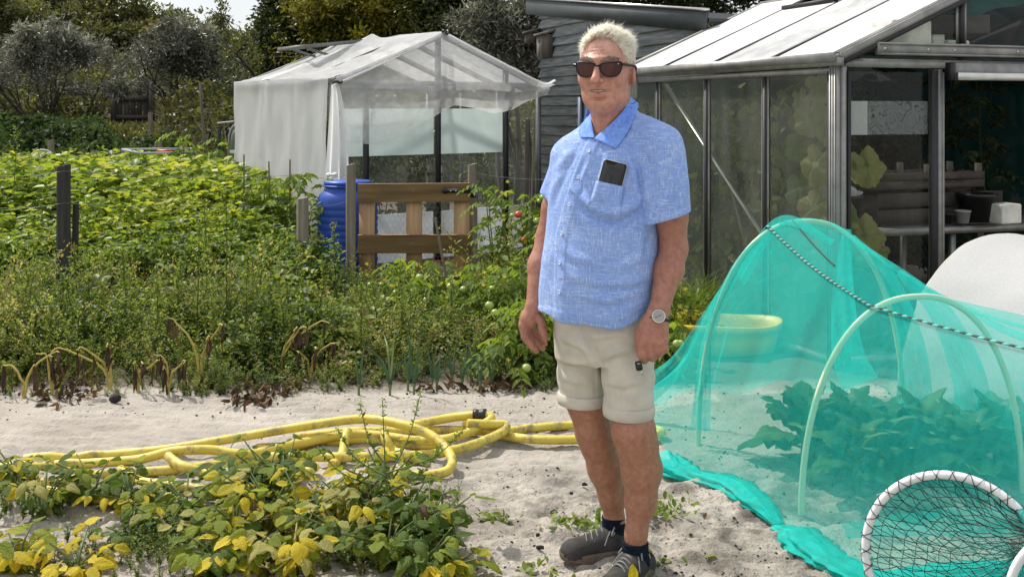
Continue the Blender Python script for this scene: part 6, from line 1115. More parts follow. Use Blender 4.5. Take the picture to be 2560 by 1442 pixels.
def fpt(i, j):
    a = 2 * np.pi * (i + 0.5 * (j % 2)) / na; k = j / nl; c = RCN * (1 - k) + R2 * k; r = (rr0 * (1 - k) + r2 * k) * (1 - 0.22 * math.sin(math.pi * k)) ; p = c + ra * r * math.cos(a) + ru * r * math.sin(a); p[2] = max(p[2] - 0.02 * math.sin(math.pi * k), 0.012); return p + 0.005 * np.array((math.sin(i * 3.1 + j), math.cos(i * 1.7 + j * 2), math.sin(i * 2.3 + j * 5)))
for j in range(nl):
    for i in range(na):
        a, b, c = fpt(i, j), fpt(i + (0 if j % 2 == 0 else 1), j + 1), fpt(i - (1 if j % 2 == 0 else 0), j + 1); mb.tube(np.array([a, (a + b) / 2 + (0, 0, -0.002), b]), 0.0011, 4, cap=False); mb.tube(np.array([a, (a + c) / 2 + (0, 0, -0.002), c]), 0.0011, 4, cap=False)
o = mb.build('mesh', M['netblack'], fk); o['kind'] = 'stuff'
mb = MB(); kn = 46                                             # funnel: a second mesh running in to a knot
Kp = px(2548, 1388, 3.08)
for i in range(kn):
    a = 2 * np.pi * i / kn; p0 = RCN + ra * rr0 * math.cos(a) + ru * rr0 * math.sin(a); Q = [p0 + (Kp - p0) * q + np.array((0, 0, -0.05 * math.sin(math.pi * q))) + 0.005 * np.array((math.sin(i + 9 * q), 0, math.cos(i * 2 + 7 * q))) for q in np.linspace(0, 1, 12)]; mb.tube(np.array(Q), 0.0009, 4, cap=False)
for q in np.linspace(0.08, 0.92, 12): mb.tube(np.array([RCN + (ra * rr0 * math.cos(a) + ru * rr0 * math.sin(a)) * (1 - q) + (Kp - RCN) * q + np.array((0, 0, -0.05 * math.sin(math.pi * q))) + 0.004 * np.array((math.sin(a * 11), 0, math.cos(a * 9))) for a in np.linspace(0, 2 * np.pi, 60)[:-1]]), 0.0009, 4, closed=True, cap=False)
o = mb.build('funnel', M['netblack'], fk); o['kind'] = 'stuff'
mb = MB()                                                      # lacing round the ring
mb.tube(np.array([RCN + (ra * math.cos(a) + ru * math.sin(a)) * (rr0 + 0.0145 * math.cos(a * 40)) + rn * 0.0145 * math.sin(a * 40) for a in np.linspace(0, 2 * np.pi, 900)[:-1]]), 0.0011, 4, closed=True); mb.tube(np.array([RCN + (ra * math.cos(a) + ru * math.sin(a)) * (rr0 + 0.0145 * math.cos(-a * 31)) + rn * 0.0145 * math.sin(-a * 31) for a in np.linspace(0, 2 * np.pi, 900)[:-1]]), 0.0011, 4, closed=True); mb.build('lacing', M['netblack'], fk)
# ================================================================ yellow tub
M['yellow_tub'] = plain('yellow_plastic', (0.72, 0.50, 0.025), 0.45, 0, 0.2, 6, bump=0.05)
tc_ = px(1804, 0, 6.62); tc_[2] = float(gh(tc_[0], tc_[1])); tub = thing('tub', tc_, 'yellow oval plastic tub with black lettering behind the teal net', 'tub'); G = []
def tubp(a, z, o=0.0): k = 0.9 + 0.1 * z / 0.2; return tc_ + np.array(((0.37 * k + o) * math.cos(a), (0.24 * k + o) * math.sin(a), z))
for a in np.linspace(0, 2 * np.pi, 61)[:-1]: G.append([tubp(a, 0.012, -0.35), tubp(a, 0.01, -0.02), tubp(a, 0.02), tubp(a, 0.10), tubp(a, 0.155), tubp(a, 0.157, 0.014), tubp(a, 0.20 + 0.008 * math.sin(3 * a + 1), 0.016), tubp(a, 0.202 + 0.008 * math.sin(3 * a + 1), 0.0), tubp(a, 0.15, -0.012), tubp(a, 0.03, -0.014), tubp(a, 0.025, -0.2)])
MB().grid(np.array(G), closed_u=True).build('body', M['yellow_tub'], tub, True)
for body, size, z0, a0 in (('2016', 0.034, 0.115, 4.00), ('0 6664', 0.034, 0.062, 3.93)):
    V, F_ = text_mesh(body, size); put_text(np.array([tubp(a0 + v[0] / 0.31, z0 + v[1], 0.004) for v in V]), F_, M['letter'], tub)
mb = MB(); mb.tube(np.array([tubp(4.10 + 0.22 * math.cos(a), 0.10 + 0.055 * math.sin(a), 0.004) for a in np.linspace(0.2, 2.9, 24)]), 0.0018, 4); mb.build('printed_arc', M['letter'], tub)
# ================================================================ yellow hoses
m, n, l, out = newmat('yellow_hose'); b = n.new('ShaderNodeBsdfPrincipled'); l.new(b.outputs[0], out.inputs['Surface']); b.inputs['Roughness'].default_value = 0.5
t1 = noise(n, l, (1, 1, 1), 9, 4); r1 = ramp(n, [(0.3, (0.55, 0.42, 0.045)), (0.7, (0.72, 0.58, 0.10))]); l.new(t1.outputs['Fac'], r1.inputs['Fac']); t2 = noise(n, l, (1, 1, 1), 11, 8, 0.8); r2 = ramp(n, [(0.50, (0, 0, 0)), (0.60, (0.85, 0.85, 0.85))]); l.new(t2.outputs['Fac'], r2.inputs['Fac'])
mx = n.new('ShaderNodeMixRGB'); l.new(r2.outputs['Color'], mx.inputs['Fac']); l.new(r1.outputs['Color'], mx.inputs['Color1']); mx.inputs['Color2'].default_value = (0.24, 0.19, 0.10, 1); l.new(mx.outputs['Color'], b.inputs['Base Color']); M['hose'] = m
HR = 0.0205
def hose(pts, label, n_=110, r=HR, couplings=()):
    """pts: (px x, px y, lift) - lift is the height of the hose's underside above the sand"""
    P = []
    for x, y, lift in pts: d = gd(y, lift + r); P.append(px(x, y, d))
    P = spline(P, n_); g_ = gh(P[:, 0], P[:, 1]); P[:, 2] = np.maximum(P[:, 2], g_ + r * 0.75); q = thing('hose', P[len(P) // 2] * np.array((1, 1, 0)), label, 'hose', 'yellow hoses on the sand'); MB().tube(P, r, 12).build('pipe', M['hose'], q, True)
    for c in couplings:
        i = int(c * (n_ - 1)); T = P[min(i + 1, n_ - 1)] - P[i - 1]; MB().lathe([(r * 0.9, -0.03), (r * 1.28, -0.03), (r * 1.3, -0.012), (r * 1.15, -0.008), (r * 1.15, 0.008), (r * 1.3, 0.012), (r * 1.28, 0.03), (r * 0.9, 0.03)], P[i], 14, T).build('coupling', M['black'], q, True)
    return q
hose([(60, 1152, 0), (230, 1140, 0), (420, 1122, 0.02), (600, 1092, 0.05), (780, 1062, 0.09), (910, 1047, 0.11), (1010, 1062, 0.11), (1080, 1090, 0.08), (1122, 1130, 0.04), (1128, 1165, 0.01), (1090, 1185, 0), (960, 1190, 0)], 'topmost yellow hose arching from the left over the tangle')
hose([(-40, 1175, 0), (110, 1164, 0), (330, 1150, 0.01), (430, 1128, 0.05), (530, 1124, 0.05), (620, 1135, 0.03), (760, 1105, 0.03), (900, 1085, 0.03), (1060, 1102, 0.02), (1150, 1088, 0.03), (1205, 1062, 0.05), (1228, 1045, 0.07), (1205, 1036, 0.08), (1120, 1045, 0.06), (1030, 1063, 0.05)], 'yellow hose with a black coupling looping at the right of the tangle', 140, couplings=(0.87,))
hose([(-40, 1212, 0), (70, 1208, 0), (180, 1200, 0), (290, 1182, 0.0), (420, 1175, 0.0), (560, 1158, 0.0), (700, 1140, 0.01), (830, 1142, 0.02), (960, 1140, 0.01), (1080, 1135, 0.0), (1180, 1112, 0.01), (1255, 1080, 0.03), (1262, 1062, 0.05), (1220, 1060, 0.06), (1168, 1058, 0.07)], 'muddy yellow hose in front of the tangle curving back at the right', 140)
hose([(420, 1140, 0.04), (455, 1165, 0.03), (520, 1185, 0.0), (600, 1215, 0), (720, 1205, 0), (790, 1165, 0.02)], 'short bend of yellow hose dropping towards the potato plants', 60)
hose([(300, 1175, 0.0), (350, 1205, 0.0), (460, 1222, 0), (560, 1230, 0)], 'yellow hose half hidden behind the potato leaves on the left', 50); hose([(120, 1225, 0), (210, 1248, 0), (330, 1252, 0), (430, 1245, 0)], 'nearest yellow hose lying under the potato leaves on the left', 50)
hose([(870, 1075, 0.08), (862, 1100, 0.05), (855, 1135, 0.01), (830, 1165, 0.0)], 'short yellow hose piece crossing down in the middle of the tangle', 30); hose([(960, 1080, 0.07), (968, 1105, 0.04), (990, 1130, 0.0), (1060, 1150, 0.0)], 'pale yellow hose piece behind the branching weed', 30)
hose([(1160, 1056, 0.04), (1210, 1068, 0.03), (1260, 1088, 0.0), (1340, 1098, 0), (1450, 1098, 0), (1560, 1092, 0), (1640, 1085, 0), (1652, 1076, 0), (1600, 1066, 0)], 'yellow hose running right behind the legs of the man', 90); hose([(1600, 1060, 0), (1480, 1060, 0), (1400, 1064, 0), (1330, 1070, 0.0), (1250, 1078, 0.0), (1120, 1074, 0.01), (1000, 1078, 0.01), (880, 1078, 0.02), (740, 1092, 0)], 'yellow hose lying at the back of the tangle', 90); hose([(640, 1120, 0.0), (760, 1112, 0), (900, 1102, 0), (1040, 1112, 0.0), (1130, 1110, 0.0)], 'straight yellow hose in the middle of the tangle', 50)
# ================================================================ the man: continuous surfaces grown from distance fields
class Field:
    def __init__(s, lo, hi, h):
        s.lo, s.h = np.array(lo, float), h; s.n = np.ceil((np.array(hi) - s.lo) / h).astype(int) + 1; s.D = np.full(s.n, 0.5, np.float32)
        s.ax = [(s.lo[i] + h * np.arange(s.n[i])).astype(np.float32) for i in range(3)]
    def sl(s, lo, hi):
        a = np.clip(np.floor((np.array(lo) - s.lo) / s.h).astype(int), 0, s.n - 1); b = np.clip(np.ceil((np.array(hi) - s.lo) / s.h).astype(int) + 1, 1, s.n); return tuple(slice(a[i], max(a[i] + 1, b[i])) for i in range(3))
    def grid(s, q): return s.ax[0][q[0]][:, None, None], s.ax[1][q[1]][None, :, None], s.ax[2][q[2]][None, None, :]
    def put(s, d, q, k, sub=False):
        D = s.D[q]
        if sub:
            d = -d; h = np.clip(0.5 - 0.5 * (D - d) / k, 0, 1); s.D[q] = D + (d - D) * h + k * h * (1 - h)
        else:
            h = np.clip(0.5 + 0.5 * (D - d) / k, 0, 1); s.D[q] = D + (d - D) * h - k * h * (1 - h)
    def cone(s, a, b, ra, rb, k=0.02, sub=False, flat=None):
        a, b = np.asarray(a, float), np.asarray(b, float); r = max(ra, rb) + k + 0.03; q = s.sl(np.minimum(a, b) - r, np.maximum(a, b) + r); X, Y, Z = s.grid(q); ab = b - a; L2 = ab @ ab + 1e-12
        t = np.clip(((X - a[0]) * ab[0] + (Y - a[1]) * ab[1] + (Z - a[2]) * ab[2]) / L2, 0, 1)
        dx, dy, dz = X - a[0] - t * ab[0], Y - a[1] - t * ab[1], Z - a[2] - t * ab[2]
        if flat is not None:
            nn, f_ = nz(np.asarray(flat[0], float)[None])[0], flat[1]; w = (dx * nn[0] + dy * nn[1] + dz * nn[2]) * (f_ - 1); dx, dy, dz = dx + w * nn[0], dy + w * nn[1], dz + w * nn[2]
        s.put(np.sqrt(dx * dx + dy * dy + dz * dz) - (ra + (rb - ra) * t), q, k, sub); return s
    def chain(s, P, R, k=0.015):
        for i in range(len(P) - 1): s.cone(P[i], P[i + 1], R[i], R[i + 1], k)
        return s
    def ell(s, c, r, axes=None, k=0.02, sub=False):
        c, r = np.asarray(c, float), np.asarray(r, float); A = np.eye(3) if axes is None else np.array(axes, float); m_ = r.max() + k + 0.03; q = s.sl(c - m_, c + m_); X, Y, Z = s.grid(q); dx, dy, dz = X - c[0], Y - c[1], Z - c[2]
        u = [(dx * A[i][0] + dy * A[i][1] + dz * A[i][2]) for i in range(3)]; k0 = np.sqrt(sum((u[i] / r[i]) ** 2 for i in range(3))); k1 = np.sqrt(sum((u[i] / r[i] ** 2) ** 2 for i in range(3))) + 1e-9
        s.put(k0 * (k0 - 1) / k1, q, k, sub); return s
    def loft(s, sec, lat, fwd, k=0.03, e=2.2):
        """sec: rows (z, cx, cy, half-width along lat, half-depth along fwd), top to bottom"""
        sec = np.array(sorted(sec, key=lambda r: r[0]), float); m_ = max(sec[:, 3].max(), sec[:, 4].max()) + 0.06; c = sec[:, 1:3]
        q = s.sl((c[:, 0].min() - m_, c[:, 1].min() - m_, sec[0, 0] - 0.02), (c[:, 0].max() + m_, c[:, 1].max() + m_, sec[-1, 0] + 0.06)); X, Y, Z = s.grid(q); z = Z
        f_ = lambda i: np.interp(z.ravel(), sec[:, 0], sec[:, i]).reshape(z.shape).astype(np.float32)
        cx, cy_, a, b_ = f_(1), f_(2), f_(3), f_(4); dx, dy = X - cx, Y - cy_; u = np.abs(dx * lat[0] + dy * lat[1]) / a; v = np.abs(dx * fwd[0] + dy * fwd[1]) / b_; g_ = (u ** e + v ** e) ** (1 / e)
        d = (g_ - 1) * np.minimum(a, b_); d = np.maximum(d, np.maximum(z - sec[-1, 0], sec[0, 0] - z)); s.put(d, q, k); return s
    def mesh(s):
        D = s.D; n_ = np.array(D.shape); neg = D < 0; c8 = [(i, j, k) for i in (0, 1) for j in (0, 1) for k in (0, 1)]
        sl_ = lambda o: tuple(slice(o[i], n_[i] - 1 + o[i]) for i in range(3)); cnt = np.zeros(n_ - 1, np.int8)
        for o in c8: cnt += neg[sl_(o)]
        act = np.argwhere((cnt > 0) & (cnt < 8)); idx = np.full(n_ - 1, -1, np.int32); idx[tuple(act.T)] = np.arange(len(act))
        val = np.stack([D[act[:, 0] + o[0], act[:, 1] + o[1], act[:, 2] + o[2]] for o in c8], 1); acc = np.zeros((len(act), 3)); num = np.zeros(len(act))
        for i in range(8):
            for j in range(i + 1, 8):
                if sum(a != b for a, b in zip(c8[i], c8[j])) != 1: continue
                a, b = val[:, i], val[:, j]; x = (a < 0) != (b < 0); t = np.where(x, a / (a - b + 1e-12), 0)[:, None]; p = np.array(c8[i]) + (np.array(c8[j]) - np.array(c8[i])) * t; acc += p * x[:, None]; num += x
        V = s.lo + s.h * (act + acc / num[:, None]); Q = []
        for ax in range(3):
            o1 = [0, 0, 0]; o1[ax] = 1; a = neg[tuple(slice(0, n_[i] - o1[i]) for i in range(3))]; b = neg[tuple(slice(o1[i], n_[i]) for i in range(3))]; e = np.argwhere(a != b); u, v = [(1, 2), (2, 0), (0, 1)][ax]
            ok = (e[:, u] > 0) & (e[:, v] > 0) & (e[:, u] < n_[u] - 1) & (e[:, v] < n_[v] - 1); e = e[ok]; fl = a[tuple(e.T)]; cs = []
            for du, dv in ((-1, -1), (0, -1), (0, 0), (-1, 0)): w = e.copy(); w[:, u] += du; w[:, v] += dv; cs.append(idx[tuple(w.T)])
            q = np.stack(cs, 1); q[~fl] = q[~fl][:, ::-1]; Q.append(q)
        return V, np.concatenate(Q)
def smooth_v(V, Q, it=2, lam=0.5):
    e = np.concatenate([Q[:, [0, 1]], Q[:, [1, 2]], Q[:, [2, 3]], Q[:, [3, 0]]]); 
    for _ in range(it):
        acc = np.zeros_like(V); cnt = np.zeros(len(V))
        for i in range(3): acc[:, i] = np.bincount(e[:, 0], V[e[:, 1], i], len(V)) + np.bincount(e[:, 1], V[e[:, 0], i], len(V))
        cnt = np.bincount(e[:, 0], minlength=len(V)) + np.bincount(e[:, 1], minlength=len(V)); V = V + lam * (acc / np.maximum(cnt, 1)[:, None] - V)
    return V
def vnormals(V, Q):
    fn = np.cross(V[Q[:, 2]] - V[Q[:, 0]], V[Q[:, 3]] - V[Q[:, 1]]); N_ = np.zeros_like(V)
    for i in range(3):
        for k in range(4): N_[:, i] += np.bincount(Q[:, k], fn[:, i], len(V))
    return nz(N_)
def proj(V): return 1280 + V[:, 0] * F / V[:, 1], HZ + (CH - V[:, 2]) * F / V[:, 1]
def pl_dist(X, Y, P):
    """signed distance (px) to an image polyline: positive above it"""
    best = np.full(len(X), 1e9); sg = np.zeros(len(X)); par = np.zeros(len(X)); P = np.asarray(P, float); m_ = len(P) - 1
    for i in range(m_):
        a, b = P[i], P[i + 1]; ab = b - a; t = np.clip(((X - a[0]) * ab[0] + (Y - a[1]) * ab[1]) / (ab @ ab), 0, 1); dx, dy = X - a[0] - t * ab[0], Y - a[1] - t * ab[1]; d = np.hypot(dx, dy); w = d < best; best[w] = d[w]; cr = ab[0] * dy - ab[1] * dx; sg[w] = -np.sign(cr[w]); par[w] = (i + t[w]) / m_
    return best, sg, par
man = thing('person', (0.30, 3.46, 0), 'white-haired man in blue shirt, pale shorts and sunglasses standing on the sand', 'person')
a_ = math.radians(35); FW = np.array((-math.sin(a_), -math.cos(a_), 0)); LT = np.array((math.cos(a_), -math.sin(a_), 0))
ha = math.radians(21); HF = np.array((-math.sin(ha), -math.cos(ha), 0.0)); HL = np.array((math.cos(ha), -math.sin(ha), 0)); HC = px(1516, 172, 3.42)
def hd(x, y, z): return HC + HL * x + HF * y + Z3 * z
HA = (HL, HF, Z3)
# ---- body
B = Field((0.0, 3.12, 0.0), (0.64, 3.80, 1.82), 0.0034)
def secs(rows): return [(CH - (y - HZ) * d / F, (x - 1280) * d / F, d, a, b) for y, x, d, a, b in rows]
B.loft(secs([(330, 1530, 3.47, 0.10, 0.07), (380, 1515, 3.46, 0.16, 0.09), (500, 1506, 3.46, 0.175, 0.115), (640, 1500, 3.45, 0.178, 0.135), (780, 1500, 3.46, 0.165, 0.125), (860, 1508, 3.46, 0.15, 0.11)]), LT, FW)
B.ell(hd(0, -0.012, 0.030), (0.083, 0.104, 0.092), HA, 0.02).ell(hd(0, 0.026, -0.030), (0.077, 0.076, 0.105), HA, 0.03).ell(hd(0, 0.030, -0.098), (0.063, 0.060, 0.047), HA, 0.03)
B.ell(hd(0, 0.066, -0.124), (0.026, 0.022, 0.022), HA, 0.025); B.ell(hd(0.040, 0.000, -0.085), (0.030, 0.045, 0.040), HA, 0.03).ell(hd(-0.040, 0.000, -0.085), (0.030, 0.045, 0.040), HA, 0.03)
for sx_ in (-1, 1):
    B.ell(hd(0.047 * sx_, 0.064, -0.036), (0.029, 0.028, 0.026), HA, 0.02); B.ell(hd(0.040 * sx_, 0.098, -0.002), (0.026, 0.018, 0.017), HA, 0.012, True); B.ell(hd(0.040 * sx_, 0.083, -0.002), (0.016, 0.016, 0.014), HA, 0.008)
    ea = nz((HF * 0.25 + HL * 0.15 * sx_ + Z3)[None])[0]; B.ell(hd(0.087 * sx_, -0.014, -0.018), (0.010, 0.023, 0.039), (nz((HL - HF * 0.45 * sx_)[None])[0], nz((HF + HL * 0.45 * sx_)[None])[0], Z3), 0.010); B.ell(hd(0.094 * sx_, -0.010, -0.012), (0.006, 0.011, 0.022), HA, 0.006, True)
    B.cone(hd(0.008 * sx_, 0.106, 0.027), hd(0.058 * sx_, 0.082, 0.030), 0.0075, 0.005, 0.016); B.ell(hd(0.0150 * sx_, 0.106, -0.043), (0.0085, 0.012, 0.0085), HA, 0.010); B.cone(hd(0.023 * sx_, 0.100, -0.048), hd(0.041 * sx_, 0.086, -0.084), 0.0045, 0.0035, 0.010, True)
B.cone(hd(0, 0.100, 0.018), hd(0, 0.127, -0.036), 0.0085, 0.0125, 0.014); B.ell(hd(0, 0.128, -0.040), (0.0135, 0.012, 0.011), HA, 0.008)
for sx_ in (-1, 1): B.ell(hd(0.008 * sx_, 0.125, -0.050), (0.004, 0.005, 0.004), HA, 0.003, True)
B.cone(hd(-0.029, 0.088, -0.0685), hd(0.0, 0.0995, -0.067), 0.004, 0.0055, 0.008).cone(hd(0.029, 0.088, -0.0685), hd(0.0, 0.0995, -0.067), 0.004, 0.0055, 0.008).cone(hd(-0.020, 0.091, -0.085), hd(0.0, 0.0955, -0.0865), 0.0050, 0.0065, 0.010).cone(hd(0.020, 0.091, -0.085), hd(0.0, 0.0955, -0.0865), 0.0050, 0.0065, 0.010)
B.cone(hd(-0.032, 0.092, -0.0722), hd(0.0, 0.102, -0.0765), 0.0022, 0.0046, 0.002, True); B.cone(hd(0.032, 0.092, -0.0722), hd(0.0, 0.102, -0.0765), 0.0022, 0.0046, 0.002, True); B.cone(hd(-0.018, 0.088, -0.101), hd(0.018, 0.088, -0.101), 0.003, 0.003, 0.012, True)
for z_, dep in ((0.062, 0.0022), (0.077, 0.0022), (0.050, 0.0016)): B.cone(hd(-0.045, 0.083, z_), hd(0.035, 0.090, z_ + 0.003), dep, dep, 0.005, True)
NB = px(1530, 325, 3.475); B.cone(hd(0, -0.030, -0.06), NB, 0.062, 0.066, 0.03); B.cone(hd(0.0, 0.025, -0.118), px(1510, 318, 3.44), 0.032, 0.042, 0.03)
shL, shR = px(1660, 396, 3.335), px(1424, 410, 3.545); B.cone(NB, shL, 0.055, 0.052, 0.03).cone(NB, shR, 0.055, 0.042, 0.03)
elL, wrL = px(1684, 622, 3.36), px(1644, 786, 3.275); B.chain([shL, px(1679, 540, 3.345), elL], [0.052, 0.050, 0.044], 0.02); B.chain([elL, px(1672, 675, 3.335), wrL], [0.043, 0.046, 0.029], 0.02); B.cone(px(1648, 775, 3.27), px(1640, 800, 3.27), 0.031, 0.031, 0.02, flat=((0.1, 1, 0.2), 1.25))
elR, wrR = px(1374, 592, 3.585), px(1335, 762, 3.50); B.chain([shR, px(1388, 520, 3.570), elR], [0.042, 0.044, 0.045], 0.02); B.chain([elR, px(1352, 665, 3.555), wrR], [0.044, 0.043, 0.027], 0.02)
# left hand: back of the hand to the camera, fingers closed round a key
hn = (0.12, 1, 0.1); B.cone(px(1640, 806, 3.265), px(1631, 855, 3.25), 0.037, 0.047, 0.016, flat=(hn, 1.9)); B.cone(px(1640, 800, 3.265), px(1636, 830, 3.26), 0.033, 0.040, 0.02, flat=(hn, 1.6))
for k, (x0, y0, x1, y1, x2, y2, r) in enumerate(((1604, 858, 1606, 888, 1611, 899, 0.0135), (1626, 862, 1628, 886, 1632, 894, 0.0132), (1646, 858, 1647, 878, 1648, 886, 0.0125), (1662, 852, 1661, 868, 1660, 876, 0.0112))):
    p0, p1, p2 = px(x0, y0, 3.245), px(x1, y1, 3.238), px(x2, y2, 3.262); B.chain([p0, p1, p2, p2 + np.array((0.004, 0.024, 0.014)), p2 + np.array((0.006, 0.018, 0.036))], [r * 1.06, r, r * 0.95, r * 0.88, r * 0.8], 0.005)
B.chain([px(1612, 808, 3.27), px(1597, 836, 3.275), px(1597, 866, 3.28), px(1602, 892, 3.275)], [0.017, 0.0145, 0.0125, 0.010], 0.01)
# right hand: seen from the thumb side, fingers loosely curled
B.cone(px(1334, 768, 3.498), px(1322, 800, 3.492), 0.028, 0.030, 0.014, flat=((0.75, 0.6, 0), 1.15)); B.cone(px(1320, 792, 3.50), px(1312, 812, 3.505), 0.024, 0.022, 0.014)
for P_, R_ in (([(1308, 812, 3.490), (1313, 842, 3.486), (1325, 860, 3.482), (1340, 877, 3.480)], (0.0155, 0.0140, 0.0122, 0.0100)), ([(1311, 814, 3.510), (1320, 844, 3.508), (1338, 860, 3.504), (1357, 870, 3.500)], (0.0150, 0.0135, 0.0120, 0.0100)),
               ([(1317, 812, 3.530), (1330, 840, 3.528), (1345, 851, 3.524), (1362, 859, 3.520)], (0.0145, 0.0130, 0.0115, 0.0098)), ([(1324, 808, 3.546), (1336, 832, 3.545), (1346, 840, 3.542), (1356, 846, 3.540)], (0.0130, 0.0115, 0.0105, 0.0090)), ([(1340, 785, 3.492), (1352, 800, 3.478), (1356, 822, 3.470), (1363, 846, 3.462)], (0.0180, 0.0155, 0.0140, 0.0108))): B.chain([px(*p) for p in P_], R_, 0.004)
# legs and feet
B.chain([px(1455, 870, 3.51), px(1468, 1005, 3.515), px(1484, 1078, 3.52), px(1494, 1110, 3.53)], [0.070, 0.067, 0.060, 0.056], 0.02); B.chain([px(1494, 1110, 3.53), px(1513, 1168, 3.555), px(1530, 1240, 3.57), px(1536, 1300, 3.58), px(1540, 1380, 3.585)], [0.054, 0.058, 0.043, 0.032, 0.034], 0.025); B.ell(px(1478, 1072, 3.49), (0.030, 0.025, 0.040), None, 0.03)
B.chain([px(1568, 870, 3.40), px(1571, 1000, 3.385), px(1584, 1078, 3.372), px(1594, 1115, 3.375)], [0.070, 0.066, 0.069, 0.064], 0.02); B.chain([px(1594, 1115, 3.375), px(1604, 1172, 3.39), px(1602, 1250, 3.395), px(1590, 1335, 3.385), px(1590, 1400, 3.385)], [0.060, 0.064, 0.049, 0.0325, 0.034], 0.025); B.ell(px(1580, 1078, 3.335), (0.034, 0.028, 0.042), None, 0.03)
for an, dr_ in ((px(1540, 1385, 3.58), np.array((-0.93, -0.37, 0))), (px(1590, 1405, 3.385), np.array((-0.58, -0.81, 0)))): f0_ = an * np.array((1, 1, 0)) + Z3 * 0.05; B.cone(f0_ - dr_ * 0.04, f0_ + dr_ * 0.16, 0.032, 0.024, 0.02)
BV, BQ = B.mesh(); BV = smooth_v(BV, BQ, 1, 0.4); del B
def near(c, r): return np.exp(-np.sum(((BV - c) / r) ** 2, 1))
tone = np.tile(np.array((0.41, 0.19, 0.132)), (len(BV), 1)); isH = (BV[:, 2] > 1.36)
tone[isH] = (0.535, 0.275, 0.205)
def mixc(w, c): global tone; tone = tone * (1 - w[:, None]) + np.array(c) * w[:, None]
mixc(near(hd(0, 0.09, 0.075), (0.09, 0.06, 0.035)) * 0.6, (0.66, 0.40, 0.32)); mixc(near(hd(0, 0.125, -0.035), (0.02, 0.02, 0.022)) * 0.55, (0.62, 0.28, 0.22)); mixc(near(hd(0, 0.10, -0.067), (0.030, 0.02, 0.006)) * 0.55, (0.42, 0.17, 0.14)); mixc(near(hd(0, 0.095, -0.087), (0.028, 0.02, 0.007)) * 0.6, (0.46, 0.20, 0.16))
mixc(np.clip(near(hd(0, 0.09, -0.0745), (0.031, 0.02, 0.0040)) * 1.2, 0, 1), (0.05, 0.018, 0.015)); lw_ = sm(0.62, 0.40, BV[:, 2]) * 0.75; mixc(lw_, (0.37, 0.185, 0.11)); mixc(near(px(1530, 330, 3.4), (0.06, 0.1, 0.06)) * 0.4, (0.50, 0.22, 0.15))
for c_ in (px(1656, 700, 3.28), px(1653, 692, 3.28), px(1660, 705, 3.28)): mixc(np.clip(near(c_, (0.0045, 0.03, 0.006)), 0, 1) * 0.45, (0.10, 0.07, 0.08))
m, n, l, out = newmat('skin'); b = n.new('ShaderNodeBsdfPrincipled'); l.new(b.outputs[0], out.inputs['Surface']); b.inputs['Roughness'].default_value = 0.48; b.inputs['Specular IOR Level'].default_value = 0.4

at = n.new('ShaderNodeAttribute'); at.attribute_name = 'tone'; t1 = noise(n, l, (1, 1, 1), 55, 6, 0.7); r1 = ramp(n, [(0.30, (0.70, 0.62, 0.60)), (0.70, (1.12, 1.12, 1.10))]); l.new(t1.outputs['Fac'], r1.inputs['Fac']); mu = n.new('ShaderNodeMixRGB'); mu.blend_type = 'MULTIPLY'; mu.inputs['Fac'].default_value = 1; l.new(at.outputs['Color'], mu.inputs['Color1']); l.new(r1.outputs['Color'], mu.inputs['Color2']); l.new(mu.outputs['Color'], b.inputs['Base Color'])
t2 = noise(n, l, (1, 1, 1), 160, 4, 0.7); bp = n.new('ShaderNodeBump'); bp.inputs['Strength'].default_value = 0.35; bp.inputs['Distance'].default_value = 0.0025; l.new(t2.outputs['Fac'], bp.inputs['Height']); l.new(bp.outputs['Normal'], b.inputs['Normal']); M['skin'] = m
put('body', BV, [BQ], M['skin'], man, {'tone': tone}, True)
# teeth
mb = MB()
for i in range(-4, 5): mb.box(hd(0.0050 * i, 0.0945 - 0.00032 * i * i, -0.0742 + 0.00012 * i * i), HL, HF, Z3, 0.0024, 0.0035, 0.0026)
o = mb.build('teeth', plain('teeth', (0.62, 0.56, 0.46), 0.3, 0, 0.1), man); o['kind'] = 'stuff'
# ---- shirt
S = Field((0.02, 3.10, 0.78), (0.64, 3.78, 1.58), 0.0042)
S.loft(secs([(318, 1534, 3.47, 0.09, 0.075), (345, 1522, 3.468, 0.14, 0.095), (385, 1514, 3.462, 0.176, 0.110), (440, 1510, 3.460, 0.186, 0.124), (500, 1507, 3.458, 0.193, 0.136), (560, 1505, 3.456, 0.196, 0.145), (640, 1500, 3.452, 0.200, 0.157), (720, 1496, 3.450, 0.202, 0.162), (780, 1493, 3.452, 0.202, 0.160), (830, 1492, 3.455, 0.200, 0.158)]), LT, FW, 0.03, 2.15)
S.cone(px(1568, 306, 3.47), px(1655, 364, 3.345), 0.048, 0.070, 0.05); S.cone(px(1500, 330, 3.485), px(1426, 388, 3.545), 0.050, 0.058, 0.05); S.cone(px(1540, 300, 3.50), px(1540, 330, 3.49), 0.070, 0.075, 0.03)
hemL, hemR = px(1668, 545, 3.310), px(1386, 505, 3.555); X, Y, Z = S.grid((slice(None),) * 3)
zh = np.interp(S.ax[0], [(1345 - 1280) / 753, (1400 - 1280) / 753, (1460 - 1280) / 753, (1530 - 1280) / 756, (1580 - 1280) / 760, (1630 - 1280) / 765], [CH - (776 - HZ) / 753, CH - (789 - HZ) / 753, CH - (794 - HZ) / 755, CH - (797 - HZ) / 757, CH - (784 - HZ) / 760, CH - (752 - HZ) / 765]).astype(np.float32)
